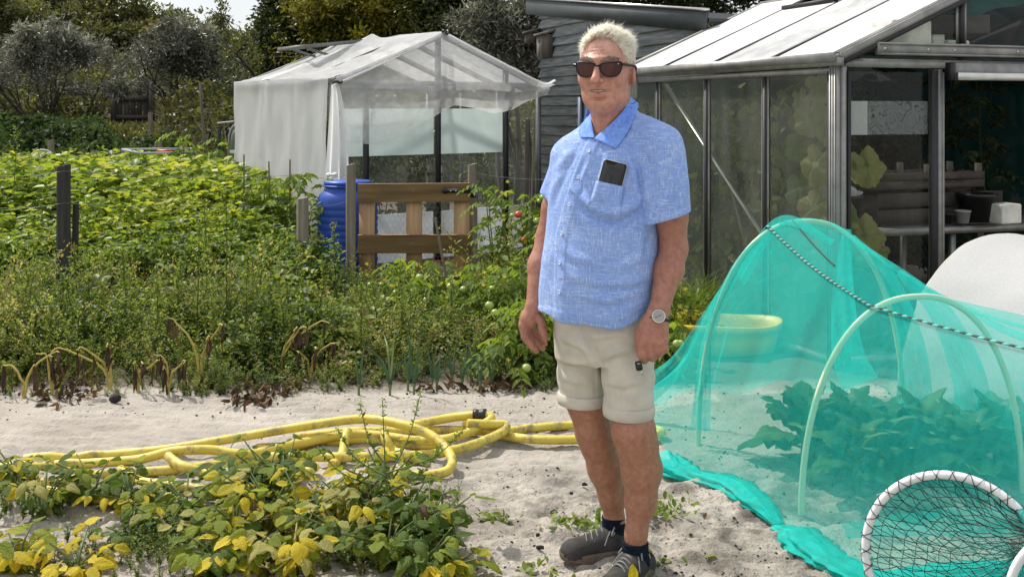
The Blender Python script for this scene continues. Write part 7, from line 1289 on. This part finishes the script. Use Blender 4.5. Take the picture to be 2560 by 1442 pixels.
for top_, hem_, r0, r1, tilt in ((px(1662, 390, 3.335), hemL, 0.068, 0.074, (0.26, 0.1, 0)), (px(1422, 402, 3.55), hemR, 0.056, 0.056, (-0.25, 0, 0))):
    W = Field((0.02, 3.10, 0.78), (0.64, 3.78, 1.58), 0.0042); ax_ = nz((hem_ - top_)[None])[0]; W.cone(top_, hem_ + ax_ * 0.08, r0, r1 + 0.006, 0.03); ax_ = nz((ax_ + np.array(tilt))[None])[0]
    W.D = np.maximum(W.D, (X - hem_[0]) * ax_[0] + (Y - hem_[1]) * ax_[1] + (Z - hem_[2]) * ax_[2]).astype(np.float32); S.put(W.D, (slice(None),) * 3, 0.012); del W
S.D = np.maximum(S.D, (zh[:, None, None] - Z)).astype(np.float32)
q = S.sl(hd(0, 0, -0.3) - 0.2, hd(0, 0, -0.1) + 0.2); S.cone(hd(0, -0.02, -0.08), px(1524, 338, 3.462), 0.068, 0.066, 0.008, True); S.cone(px(1500, 305, 3.40), px(1480, 352, 3.37), 0.05, 0.012, 0.006, True)
SV_, SQ = S.mesh(); del S; SV_ = smooth_v(SV_, SQ, 2, 0.5); N_ = vnormals(SV_, SQ); PX, PY = proj(SV_); frontf = np.clip(-N_[:, 1] * 3, 0, 1); disp = np.zeros(len(SV_))
def fold(P, amp, sig, rev=1):
    global disp
    d, sg, par = pl_dist(PX, PY, P); w = np.sin(np.pi * np.clip(par, 0.02, 0.98)) ** 0.6; sd = d * sg * rev / sig; disp = disp + 1.5 * amp * w * (np.exp(-((sd - 0.8) / 1.1) ** 2) - 0.85 * np.exp(-((sd + 0.7) / 0.8) ** 2)) * frontf * (d < 60)
fold([(1440, 490), (1466, 518), (1505, 541), (1545, 546), (1585, 528), (1618, 500)], 0.012, 13); fold([(1470, 400), (1452, 450), (1470, 500)], 0.004, 9); fold([(1560, 350), (1590, 420), (1600, 480), (1612, 520)], 0.005, 9, -1); fold([(1600, 380), (1622, 440), (1618, 510)], 0.007, 10, -1); fold([(1690, 420), (1660, 500), (1630, 545)], 0.005, 9); fold([(1700, 400), (1700, 470), (1690, 530)], 0.005, 11); fold([(1640, 400), (1650, 470), (1640, 540)], 0.004, 9)
fold([(1420, 700), (1500, 718), (1580, 715), (1635, 695)], 0.005, 12); fold([(1440, 745), (1520, 760), (1600, 735)], 0.004, 10); fold([(1395, 620), (1440, 655), (1500, 668)], 0.003, 11); fold([(1380, 450), (1420, 400), (1440, 370)], 0.004, 10); fold([(1375, 520), (1395, 460), (1420, 410)], 0.004, 9); fold([(1600, 620), (1570, 650), (1520, 660)], 0.004, 11); fold([(1636, 560), (1610, 600), (1600, 680)], 0.004, 10, -1); fold([(1510, 390), (1500, 430), (1490, 470)], 0.0035, 8)
ang = ((SV_[:, 0] - 0.245) * LT[0] + (SV_[:, 1] - 3.455) * LT[1]); disp += 0.005 * np.sin(ang * 38 + 1.2 * np.sin(SV_[:, 2] * 9)) * sm(1.15, 0.9, SV_[:, 2]) + 0.006 * (fbm(ang * 16, SV_[:, 2] * 9, 3, 33) - 0.45)
BT = [(1473, 377), (1447, 443), (1424, 512), (1405, 584), (1400, 657), (1399, 730)]; d, sg, par = pl_dist(PX, PY, [(1487, 350)] + BT + [(1399, 800)]); disp += 0.0035 * sm(16, 12, d) * frontf
d, sg, par = pl_dist(PX, PY, [(1585, 280), (1600, 335), (1640, 352), (1690, 372), (1716, 398)]); 
for seam in ([(1565, 318), (1608, 345), (1648, 372)], [(1700, 372), (1662, 356), (1640, 380), (1625, 430), (1608, 480)], [(1612, 548), (1660, 534), (1718, 516)]):
    d, sg, par = pl_dist(PX, PY, seam); disp -= 0.0022 * np.exp(-(d / 3.5) ** 2) * frontf
disp += 0.0025 * sm(14, 10, np.abs(PY - np.interp(PX, (1345, 1400, 1530, 1630), (776, 789, 797, 752)))) * (SV_[:, 2] < 1.0)
SV_ = smooth_v(SV_ + N_ * disp[:, None], SQ, 1, 0.4)
m, n, l, out = newmat('blue_linen'); b = n.new('ShaderNodeBsdfPrincipled'); l.new(b.outputs[0], out.inputs['Surface']); b.inputs['Roughness'].default_value = 0.85; b.inputs['Specular IOR Level'].default_value = 0.15; b.inputs['Sheen Weight'].default_value = 0.15
ra_ = (0, 0, a_); tv = noise(n, l, (330, 200, 26), 1.0, 3, 0.6, rot=ra_); th_ = noise(n, l, (30, 30, 380), 1.0, 3, 0.6, rot=ra_); tl = noise(n, l, (1, 1, 1), 7, 3)
mxx = n.new('ShaderNodeMath'); mxx.operation = 'MAXIMUM'; l.new(tv.outputs['Fac'], mxx.inputs[0]); l.new(th_.outputs['Fac'], mxx.inputs[1]); q_ = n.new('ShaderNodeMath'); q_.operation = 'MULTIPLY_ADD'; q_.inputs[1].default_value = 0.25; l.new(tl.outputs['Fac'], q_.inputs[0]); l.new(mxx.outputs[0], q_.inputs[2])
r1 = ramp(n, [(0.50, (0.19, 0.31, 0.70)), (0.70, (0.30, 0.44, 0.79)), (0.86, (0.60, 0.70, 0.92))]); l.new(q_.outputs[0], r1.inputs['Fac']); l.new(r1.outputs['Color'], b.inputs['Base Color']); bp = n.new('ShaderNodeBump'); bp.inputs['Strength'].default_value = 0.25; bp.inputs['Distance'].default_value = 0.002; l.new(mxx.outputs[0], bp.inputs['Height']); l.new(bp.outputs['Normal'], b.inputs['Normal'])
tr = n.new('ShaderNodeBsdfTranslucent'); l.new(r1.outputs['Color'], tr.inputs['Color']); ms = n.new('ShaderNodeMixShader'); ms.inputs['Fac'].default_value = 0.10; l.new(b.outputs[0], ms.inputs[1]); l.new(tr.outputs[0], ms.inputs[2]); l.new(ms.outputs[0], out.inputs['Surface']); M['shirt'] = m
M['collar'] = plain('blue_collar', (0.20, 0.34, 0.76), 0.85, 0, 0.3, 90, spec=0.15, c2=(0.13, 0.25, 0.68))
sh = put('shirt', SV_, [SQ], M['shirt'], man, None, True)
bvh = BVHTree.FromPolygons([tuple(v) for v in SV_], [tuple(int(i) for i in f_) for f_ in SQ])
def on_shirt(x, y, off=0.0):
    o_ = Vector((0, 0, CH)); dv = (Vector(px(x, y, 3.4)) - o_).normalized(); hit = bvh.ray_cast(o_, dv)
    if hit[0] is None: return np.array(px(x, y, 3.36)), np.array((0, -1.0, 0))
    nn = np.array(hit[1]); nn = nn if nn[1] < 0 else -nn; return np.array(hit[0]) + nn * off, nn
M['button'] = plain('pale_button', (0.62, 0.70, 0.86), 0.3, 0, 0.1)
for x, y in BT:
    p, nn = on_shirt(x, y, 0.001); MB().lathe([(0.0018, 0.0022), (0.0042, 0.0024), (0.0056, 0.0034), (0.0064, 0.0026), (0.0064, 0.0)], p, 16, nn).build('button', M['button'], sh, True)
# collar: stand and folded leaf in one sheet going round the neck
bvb = BVHTree.FromPolygons([tuple(v) for v in BV[BV[:, 2] > 1.2]], [tuple(int(q) for q in f_) for f_ in (np.cumsum(BV[:, 2] > 1.2) - 1)[BQ[(BV[BQ][:, :, 2] > 1.2).all(1)]]])
def on_any(x, y, off, dmax=3.52):
    o_ = Vector((0, 0, CH)); dv = (Vector(px(x, y, 3.4)) - o_).normalized(); best = None
    for t_ in (bvh, bvb):
        h_ = t_.ray_cast(o_, dv)
        if h_[0] is not None and (best is None or h_[3] < best[3]): best = h_
    p = np.array(best[0]) if best else px(x, y, dmax)
    if p[1] > dmax: p = px(x, y, dmax)
    return p + np.array((0, -1, 0.25)) * off
def flap(inner, outer, name, edge=0.010):
    I, O = spline(np.array([(a, b, 0) for a, b in inner]), 26)[:, :2], spline(np.array([(a, b, 0) for a, b in outer]), 26)[:, :2]; G = np.array([[on_any(*(I[k] * (1 - v) + O[k] * v), edge * (1 - 0.55 * v)) for v in np.linspace(0, 1, 12)] for k in range(26)])
    for _ in range(5): H_ = G.copy(); H_[1:-1, 1:-1] = (G[:-2, 1:-1] + G[2:, 1:-1] + G[1:-1, :-2] + G[1:-1, 2:]) / 4; H_[0, 1:-1] = (G[0, :-2] + G[0, 2:]) / 2; H_[-1, 1:-1] = (G[-1, :-2] + G[-1, 2:]) / 2; H_[1:-1, 0] = (G[:-2, 0] + G[2:, 0]) / 2; H_[1:-1, -1] = (G[:-2, -1] + G[2:, -1]) / 2; G = H_
    du, dv = np.gradient(G, axis=0), np.gradient(G, axis=1); flip = np.cross(du, dv)[:, :, 1].mean() > 0; MB().slab(G[::-1] if flip else G, 0.0025).build(name, M['collar'], sh, True)
flap([(1576, 246), (1562, 272), (1530, 308), (1503, 332), (1486, 349)], [(1596, 262), (1590, 288), (1575, 322), (1557, 350), (1538, 373)], 'collar')
flap([(1476, 288), (1478, 305), (1482, 322), (1485, 346)], [(1466, 296), (1456, 312), (1448, 328), (1451, 344)], 'collar')
G = []
for k in range(33):                                           # the stand behind the neck
    a = math.radians(75 + 210 * k / 32); dirv = FW * math.cos(a) + LT * math.sin(a); c = px(1528, 268, 3.49); G.append([c + dirv * 0.074 + Z3 * (0.020 - 0.045 * (1 + math.cos(a)) / 2), c + dirv * 0.082 + Z3 * 0.012 * 0, c + dirv * 0.096 - Z3 * 0.045])
MB().slab(np.array(G), 0.002).build('collar_stand', M['collar'], sh, True)
# breast pocket and the phone in it
def sheet(quad, off, nu=14, nv=14, bulge=0.0):
    a, b, c, d = (np.array(q, float) for q in quad); G = []
    for u in np.linspace(0, 1, nu): G.append([on_shirt(*((a * (1 - u) + b * u) * (1 - v) + (d * (1 - u) + c * u) * v), off + bulge * math.sin(math.pi * u) * math.sin(math.pi * min(1, 0.25 + v)))[0] for v in np.linspace(0, 1, nv)])
    return np.array(G)
pc, pn = on_shirt(1527, 456, 0.0); pn = nz((pn + np.array((0, -0.6, 0.1)))[None])[0]; pu = nz((px(1536, 412, 3.4) - px(1524, 460, 3.4))[None])[0]; pu = nz((pu - pn * pu.dot(pn))[None])[0]; pr_ = np.cross(pu, pn); pr_ = pr_ if pr_[0] > 0 else -pr_
ph = thing('phone', pc, 'black smartphone in a clear case sticking out of the shirt pocket', 'phone')
def rrect(c, w, h, r, nrm_off, th, ex, ey, nn):
    P = []
    for cx, cy_, a0 in ((w - r, h - r, 0), (-w + r, h - r, 90), (-w + r, -h + r, 180), (w - r, -h + r, 270)):
        for a in np.linspace(a0, a0 + 90, 7): P.append((cx + r * math.cos(math.radians(a)), cy_ + r * math.sin(math.radians(a))))
    P = np.array(P); k = len(P); A = c + np.outer(P[:, 0], ex) + np.outer(P[:, 1], ey) + nn * nrm_off; Bq = A + nn * th; mb = MB(); mb.add(np.vstack([A, Bq, A.mean(0), Bq.mean(0)]), [(i, (i + 1) % k, k + (i + 1) % k, k + i) for i in range(k)], [(2 * k, (i + 1) % k, i) for i in range(k)] + [(2 * k + 1, k + i, k + (i + 1) % k) for i in range(k)]); return mb
PCt = pc + pu * 0.006 + pn * 0.002
rrect(PCt, 0.0395, 0.062, 0.010, 0.0, 0.008, pr_, pu, pn).build('case', plain('clear_case', (0.55, 0.56, 0.50), 0.25, 0, 0.15), ph); rrect(PCt, 0.0380, 0.0605, 0.009, 0.0081, 0.0012, pr_, pu, pn).build('screen', plain('phone_glass', (0.008, 0.010, 0.009), 0.12, 0, 0.2), ph)
PG = sheet([(1490, 452), (1562, 468), (1550, 540), (1468, 522)], 0.002, 20, 20); E0 = PG.copy()
for it in range(40):
    w_ = (PG - PCt); hgt = w_ @ pn; inside = (np.abs(w_ @ pr_) < 0.044) & (np.abs(w_ @ pu) < 0.066) & (hgt < 0.0115); PG = PG + inside[..., None] * pn * (0.0115 - hgt)[..., None]
    PG[1:-1, 1:-1] = 0.5 * PG[1:-1, 1:-1] + 0.125 * (PG[:-2, 1:-1] + PG[2:, 1:-1] + PG[1:-1, :-2] + PG[1:-1, 2:]); PG[0], PG[-1], PG[:, -1] = E0[0], E0[-1], E0[:, -1]
MB().slab(PG, 0.0015).build('pocket', M['shirt'], sh, True)
# ---- shorts
T_ = Field((0.06, 3.14, 0.48), (0.56, 3.76, 0.98), 0.0042)
T_.loft(secs([(745, 1508, 3.46, 0.175, 0.130), (800, 1509, 3.46, 0.175, 0.132), (850, 1511, 3.458, 0.176, 0.128), (900, 1512, 3.456, 0.170, 0.11)]), LT, FW, 0.03)
T_.chain([px(1456, 850, 3.515), px(1456, 930, 3.515), px(1455, 1010, 3.512)], [0.084, 0.080, 0.0775], 0.03); T_.chain([px(1562, 850, 3.40), px(1570, 940, 3.388), px(1572, 1050, 3.380)], [0.088, 0.084, 0.0795], 0.010)
X, Y, Z = T_.grid((slice(None),) * 3); zl, zr_ = px(0, 999, 3.512)[2], px(0, 1030, 3.382)[2]; dl = (X - px(1455, 0, 3.512)[0]) ** 2 + (Y - 3.512) ** 2; drr = (X - px(1572, 0, 3.382)[0]) ** 2 + (Y - 3.382) ** 2; T_.D = np.maximum(T_.D, np.where(dl < drr, zl - Z, zr_ - Z)).astype(np.float32)
TV, TQ = T_.mesh(); del T_; TV = smooth_v(TV, TQ, 2, 0.5); N_ = vnormals(TV, TQ); PX, PY = proj(TV); frontf = np.clip(-N_[:, 1] * 3, 0, 1); disp = 0.006 * (fbm(TV[:, 0] * 13, TV[:, 2] * 22, 3, 43) - 0.45) + 0.0012 * np.sin(TV[:, 2] * 85 + 4 * TV[:, 0] * 8) * sm(0.9, 0.8, TV[:, 2])
fold([(1438, 800), (1462, 850), (1490, 900), (1510, 960)], 0.006, 10, -1); fold([(1395, 850), (1430, 862), (1470, 880)], 0.004, 9); fold([(1395, 905), (1430, 915), (1480, 915)], 0.004, 9); fold([(1470, 850), (1540, 842), (1600, 850)], 0.005, 10); fold([(1500, 905), (1540, 890), (1590, 880)], 0.005, 10); fold([(1510, 960), (1560, 970), (1610, 955)], 0.004, 9); fold([(1400, 950), (1440, 960), (1490, 965)], 0.003, 9)
for seam in ([(1602, 775), (1606, 880), (1603, 1010)], [(1478, 870), (1485, 930), (1488, 985)], [(1436, 792), (1442, 820), (1455, 845)]):
    d, sg, par = pl_dist(PX, PY, seam); disp -= 0.002 * np.exp(-(d / 3.0) ** 2) * frontf
TV = smooth_v(TV + N_ * disp[:, None], TQ, 1, 0.4)
M['shorts'] = plain('pale_denim', (0.56, 0.525, 0.44), 0.85, 0, 0.16, 14, spec=0.15, bump=0.2, bsc=300, bdist=0.001)
st_ = put('shorts', TV, [TQ], M['shorts'], man, None, True)
for cx, d_, yb, r, tilt in ((1455, 3.512, 994, 0.0805, 0.02), (1572, 3.382, 1024, 0.0825, 0.02)):
    c = px(cx, yb, d_); MB().lathe([(r - 0.008, 0.018), (r - 0.001, 0.021), (r + 0.002, 0.018), (r + 0.003, 0.0), (r + 0.001, -0.017), (r - 0.003, -0.019), (r - 0.008, -0.015), (r - 0.008, 0.018)], c, 48, (0.02, -0.03, 1)).build('cuff', M['shorts'], st_, True)
rv = px(1604, 768, 3.33); MB().lathe([(0.0, 0.004), (0.005, 0.003), (0.0065, 0.0)], rv, 12, (0.3, -1, 0.1)).build('rivet', M['black'], st_)
# ---- socks and shoes
M['sock'] = plain('navy_sock', (0.010, 0.014, 0.028), 0.95, 0, 0.3, 80, (0.3, 0.3, 1), 0.4, 200, spec=0.1)
for P_, R_ in (([(1533, 1288, 3.578), (1535, 1320, 3.58), (1541, 1385, 3.585)], (0.0395, 0.0405, 0.0435)), ([(1588, 1352, 3.384), (1588, 1375, 3.385), (1590, 1410, 3.385)], (0.0425, 0.0435, 0.0465))):
    P = spline([px(*p) for p in P_], 14); R = np.interp(np.linspace(0, 1, 14), [0, 0.5, 1], R_) * (1 + 0.03 * np.sin(np.arange(14) * 1.9)); R[0] *= 0.97; MB().tube(P, R, 24).build('sock', M['sock'], man, True)
M['shoe'] = plain('grey_nubuck', (0.055, 0.052, 0.048), 0.85, 0, 0.35, 24, bump=0.3, bsc=200, spec=0.2); M['sole'] = plain('brown_sole', (0.14, 0.105, 0.075), 0.8, 0, 0.25, 30); M['lace'] = plain('grey_lace', (0.20, 0.195, 0.19), 0.9, 0, 0.25, 60)
for k, (ax_, ay_, dv, lb) in enumerate(((px(1545, 0, 3.580)[0], 3.580, np.array((-0.93, -0.37, 0)), 'grey shoe pointing left'), (px(1592, 0, 3.395)[0], 3.395, np.array((-0.56, -0.83, 0)), 'grey shoe nearest the camera'))):
    f_ = nz(dv[None])[0]; r_ = np.array((-f_[1], f_[0], 0)); o0 = np.array((ax_, ay_, 0.002)); w = lambda x, y, z: o0 + r_ * x + f_ * y + Z3 * z
    Sh = Field(w(0, 0.06, 0) - (0.24, 0.24, 0.0), w(0, 0.06, 0) + (0.24, 0.24, 0.17), 0.0034)
    Sh.cone(w(0, -0.035, 0.034), w(0, 0.05, 0.045), 0.042, 0.044, 0.015); Sh.cone(w(0, 0.04, 0.048), w(0.004, 0.165, 0.038), 0.048, 0.040, 0.02, flat=(Z3, 1.12)); Sh.cone(w(0, -0.045, 0.028), w(0, -0.045, 0.036), 0.042, 0.040, 0.015); Sh.cone(w(0, 0.018, 0.058), w(0, 0.075, 0.050), 0.034, 0.033, 0.02); Sh.ell(w(0.004, 0.175, 0.036), (0.043, 0.040, 0.030), (r_, f_, Z3), 0.02)
    Sh.cone(w(0, -0.040, 0.070), w(0, -0.036, 0.16), 0.036, 0.046, 0.006, True); X, Y, Z = Sh.grid((slice(None),) * 3); Sh.D = np.maximum(Sh.D, 0.020 - Z).astype(np.float32); V, Q = Sh.mesh(); V = smooth_v(V, Q, 2, 0.5); rt2 = put('shoe', V, [Q], M['shoe'], man, None, True, label=lb)
    G = []                                                    # sole: a ribbed band with a flat bottom
    for j, t in enumerate(np.linspace(0, 2 * np.pi, 121)[:-1]):
        y = 0.062 + 0.152 * math.cos(t); wx = (0.046 + 0.008 * sm(0.0, 0.12, y)) * (abs(math.sin(t)) ** 0.62) * np.sign(math.sin(t)); rib = 0.0016 * (1 if (j // 2) % 2 else -1); up = 0.012 * sm(0.15, 0.215, y)
        G.append([w(wx * 0.3, 0.062 + (y - 0.062) * 0.3, 0.001), w(wx * 0.95, y * 0.99, 0.0 + up), w(wx * 1.03 + rib * np.sign(wx), y, 0.008 + up), w(wx * 1.05 + rib * np.sign(wx), y * 1.01, 0.024 + up * 0.6), w(wx * 1.04, y * 1.01, 0.031 + up * 0.5), w(wx * 0.97, y * 0.985, 0.033 + up * 0.5), w(wx * 0.5, y * 0.7, 0.03)])
    MB().grid(np.array(G), closed_u=True).build('sole', M['sole'], rt2, True)
    for j in range(6):
        y0 = 0.020 + 0.020 * j; z0 = 0.0955 - 0.0026 * j; MB().tube(spline([w(-0.026, y0 - 0.004, z0 - 0.012), w(-0.010, y0, z0 + 0.001), w(0.010, y0 + 0.006, z0 + 0.001), w(0.026, y0 + 0.010, z0 - 0.012)], 12), 0.0032, 6).build('lace', M['lace'], rt2, True)
    for sx_ in (-1, 1): MB().tube(spline([w(0, 0.012, 0.096), w(0.022 * sx_, 0.02, 0.114), w(0.042 * sx_, 0.045, 0.084), w(0.032 * sx_, 0.030, 0.086), w(0.006 * sx_, 0.014, 0.096)], 18), 0.0033, 6).build('lace', M['lace'], rt2, True); MB().tube(spline([w(0, 0.012, 0.096), w(0.032 * sx_, 0.050, 0.086), w(0.049 * sx_, 0.075, 0.056)], 12), 0.0030, 6).build('lace', M['lace'], rt2, True)
    for j in range(5):
        for sx_ in (-1, 1): MB().tube(w(0.0, 0, 0) - w(0, 0, 0) + w(0.029 * sx_, 0.022 + 0.021 * j, 0.0815 - 0.0028 * j) + np.array([r_ * 0.0035 * math.cos(t) + f_ * 0.0035 * math.sin(t) for t in np.linspace(0, 6.28, 9)[:-1]]), 0.0011, 5, closed=True).build('eyelet', M['metal'], rt2, True)
# ---- hair
M['hair'] = leafmat('white_blond_hair', [(0.3, (0.86, 0.83, 0.74)), (0.7, (0.97, 0.96, 0.92))], 0.45, (1, 0.98, 0.92), sc=60); M['hairside'] = plain('grey_white_hair', (0.66, 0.58, 0.47), 0.7, 0, 0.3, 60)
hairline = lambda th: np.interp(np.abs(th), [0, 0.35, 0.70, 0.95, 1.25, 1.65, 1.95, 2.4, 3.15], [0.098, 0.094, 0.080, 0.050, 0.012, 0.012, -0.045, -0.085, -0.095])     # angle from the front; height above the eye line
HR3 = np.array((0.0835, 0.1045, 0.086)); HO = np.array((0, -0.012, 0.030)); G = []
for k in range(73):
    th = -math.pi + 2 * math.pi * k / 72; col = []; z0 = hairline(th)
    e0 = math.asin(max(-0.99, min(0.99, (z0 - HO[2]) / HR3[2])))
    for q in np.linspace(0, 1, 20): el = e0 + (math.pi / 2 - e0) * q; rr3 = HR3 + 0.0055 * min(1, q * 5) + 0.006 * q; v = HO + rr3 * np.array((math.sin(th) * math.cos(el), math.cos(th) * math.cos(el), math.sin(el))); col.append(hd(*v))
    G.append(col)
hr = MB().grid(np.array(G)).build('hair', M['hairside'], man, True)
k = 15000; th = rng.uniform(-math.pi, math.pi, k); q = np.clip(rng.random(k) ** 0.8 - 0.03, -0.02, 1); e0 = np.arcsin(np.clip((hairline(th) + rng.normal(0, 0.003, k) - HO[2]) / HR3[2], -0.99, 0.99)); el = e0 + (math.pi / 2 - e0) * q; nl = np.stack([np.sin(th) * np.cos(el), np.cos(th) * np.cos(el), np.sin(el)], -1); root = HO + (HR3 + 0.004) * nl
topw = sm(0.040, 0.095, root[:, 2]); ln = (0.012 + 0.018 * topw) * (0.55 + 0.7 * rng.random(k)) * (1 + 0.5 * (rng.random(k) > 0.94)); lock = np.stack([fbm(th * 4, el * 5, 2, 5) - 0.45, fbm(th * 4, el * 5, 2, 6) - 0.45, fbm(th * 4, el * 5, 2, 7) - 0.45], -1) * 0.9
comb = np.stack([0.55 + 0.25 * np.sin(th), 0.35 + 0 * th, 0.15 + 0 * th], -1); down = np.stack([0.1 * np.sin(th), -0.30 + 0 * th, -0.9 + 0 * th], -1); d0 = nz(nl * (0.18 + 0.14 * topw)[:, None] + (comb + lock) * topw[:, None] * 0.9 + (down + lock * 0.3) * (1 - topw)[:, None] + rng.normal(0, 0.09, (k, 3))); d1 = nz(d0 - nl * 0.30 * (1 - 0.6 * topw[:, None]) + rng.normal(0, 0.12, (k, 3)))
A3 = np.stack([HL, HF, Z3]); tw = lambda v: HC + v @ A3; sd = nz(np.cross(d0, nl + rng.normal(0, 0.4, (k, 3)))); w = (0.0006 + 0.0005 * rng.random(k))[:, None]; p0, p1, p2 = root, root + d0 * ln[:, None] * 0.55, root + d0 * ln[:, None] * 0.55 + d1 * ln[:, None] * 0.5
V = np.stack([tw(p0 - sd * w), tw(p0 + sd * w), tw(p1 + sd * w * 0.8), tw(p1 - sd * w * 0.8), tw(p2)], 1).reshape(-1, 3); i5 = 5 * np.arange(k)[:, None]; o = put('strands', V, [np.array([[0, 1, 2, 3]]) + i5, np.array([[3, 2, 4]]) + i5], M['hair'], hr, {'v': np.repeat(rng.random(k), 5)}); o['kind'] = 'stuff'
M['brow'] = plain('grey_brow', (0.46, 0.40, 0.33), 0.8, 0, 0.3)
for sx_ in (-1, 1):
    k = 220; u = rng.random(k); P = np.stack([sx_ * (0.014 + 0.048 * u), 0.108 - 0.030 * u ** 2, 0.0235 + 0.006 * np.sin(np.pi * u) + rng.normal(0, 0.0022, k)], -1); A = nz(np.stack([np.full(k, sx_ * 0.8), np.full(k, 0.5), 0.4 + rng.normal(0, 0.3, k)], -1)); V, T = kites(tw(P), A @ A3, np.tile(HF, (k, 1)), np.full(k, 0.010), np.full(k, 0.0013)); o = put('eyebrow', V, [T], M['brow'], man); o['kind'] = 'stuff'
# ---- sunglasses
M['frame'] = plain('dark_frame_plastic', (0.008, 0.007, 0.006), 0.3, 0, 0.2, spec=0.3); M['lens'] = plain('brown_lens', (0.060, 0.016, 0.010), 0.12, 0, 0.5, 30, spec=0.35)
def lens_outline(sx_, g_=1.0): 
    P = [(-0.033, 0.014), (-0.020, 0.020), (0.008, 0.023), (0.036, 0.024), (0.042, 0.016), (0.038, -0.006), (0.027, -0.021), (0.006, -0.027), (-0.014, -0.023), (-0.027, -0.012), (-0.033, 0.002)]; P = spline(np.array([(x, y, 0) for x, y in P]), 44, True); return [hd(0.006 + sx_ * (0.0368 + p[0] * 0.93 * g_), 0.1175 - 1.6 * (0.0368 + p[0] * 0.93 * g_) ** 2, -0.006 + p[1] * 0.92 * g_) for p in P]
gs = thing('sunglasses', hd(0, 0.12, 0), 'dark sunglasses with brown lenses on the face of the man', 'sunglasses'); 
for sx_ in (-1, 1):
    P = np.array(lens_outline(sx_)); MB().tube(P, 0.0022, 8, closed=True).build('rim', M['frame'], gs, True); P = np.array(lens_outline(sx_, 0.99)); put('lens', np.vstack([P, P.mean(0) + HF * 0.002]), [np.array([(i, (i + 1) % 44, 44) for i in range(44)])], M['lens'], gs, None, True)
    MB().tube(spline([hd(sx_ * 0.070, 0.108, 0.008), hd(sx_ * 0.082, 0.098, 0.009), hd(sx_ * 0.091, 0.05, 0.009), hd(sx_ * 0.0945, -0.012, 0.006), hd(sx_ * 0.092, -0.03, -0.008)], 20), np.concatenate([np.full(8, 0.0052), np.linspace(0.0052, 0.003, 12)]), 8).build('temple', M['frame'], gs, True); ball(hd(sx_ * 0.071, 0.1125, 0.010), 0.0025, 8).build('stud', M['metal'], gs, True)
MB().tube(spline([hd(-0.004, 0.1165, 0.004), hd(0.006, 0.1185, 0.006), hd(0.016, 0.1165, 0.004)], 8), 0.0030, 8).build('bridge', M['frame'], gs, True)
MB().tube(spline([hd(0.093, -0.018, 0.0), hd(0.0985, -0.026, -0.04), hd(0.096, -0.04, -0.085), hd(0.080, -0.062, -0.112), hd(0.03, -0.085, -0.120)], 24), 0.0012, 6).build('cord', M['black'], gs, True)
# ---- watch
wc = px(1643, 793, 3.245); wnrm = nz(np.array((-0.05, -1, 0.12))[None])[0]; wt = thing('wristwatch', wc, 'steel wristwatch with grey dial and black strap on the left wrist of the man', 'watch'); axw = nz((px(1636, 830, 3.26) - wrL)[None])[0]; wcen = px(1643, 793, 3.272); sdw = nz(np.cross(axw, wnrm)[None])[0]; fdw = np.cross(sdw, axw)
G = []
for a in np.linspace(0, 2 * np.pi, 40): p = wcen + sdw * 0.0385 * math.cos(a) + fdw * 0.0315 * math.sin(a); nn = nz((sdw * math.cos(a) / 0.0385 + fdw * math.sin(a) / 0.0315)[None])[0]; G.append([p - axw * 0.010, p - axw * 0.009 + nn * 0.0025, p + axw * 0.009 + nn * 0.0025, p + axw * 0.010])
MB().grid(np.array(G)).build('strap', M['black'], wt, True); c = wcen + fdw * (0.0315 if fdw[1] < 0 else -0.0315); nn = fdw if fdw[1] < 0 else -fdw
MB().lathe([(0.0195, 0.0), (0.0215, 0.003), (0.0215, 0.008), (0.0195, 0.0105), (0.0182, 0.0095)], c, 36, nn).build('case', M['metal'], wt, True); MB().lathe([(0.0183, 0.009), (0.0, 0.0092)], c, 36, nn).build('dial', plain('grey_dial', (0.34, 0.33, 0.31), 0.35, 0.2, 0.1), wt)
for a, L in ((0.6, 0.013), (3.9, 0.010)): e = sdw * math.cos(a) + axw * math.sin(a); MB().bar(c + nn * 0.0100, c + nn * 0.0100 + e * L, 0.0012, 0.0006, nn).build('hand', M['black'], wt)
# ---- key
kc = px(1597, 914, 3.245); ky = thing('car_key', kc, 'black car key hanging from the left hand of the man', 'key'); rrect(kc, 0.0105, 0.0145, 0.006, -0.004, 0.008, np.array((0.97, 0, 0.2)), np.array((-0.2, 0, 0.97)), np.array((0, -1.0, 0))).build('fob', M['black'], ky); MB().tube(kc + np.array([(0.003 + 0.006 * math.cos(t), 0, 0.020 + 0.008 * math.sin(t)) for t in np.linspace(0, 6.28, 17)[:-1]]), 0.0009, 6, closed=True).build('key_ring', M['metal'], ky, True); MB().bar(kc + (0.006, 0, -0.013), kc + (0.012, 0, -0.030), 0.004, 0.0016, (0, 1, 0)).build('blade', M['metal'], ky); MB().box(kc + np.array((0, -0.0045, 0.008)), (1, 0, 0.2), (0, 1, 0), (0, 0, 1), 0.005, 0.0008, 0.0012).build('slot', M['metal'], ky)
# a yellow leaf standing up in front of the near shoe
yl = px(1583, 1446, 3.22); yl[2] = 0.02; q = thing('seedling', yl * np.array((1, 1, 0)), 'single yellow leaf standing in front of the near shoe', 'leaf'); put_leaf(q, 'yellow', px(1584, 1452, 3.16), (-0.05, 0.1, 1), np.array((0, -1.0, 0.1)), 0.05)
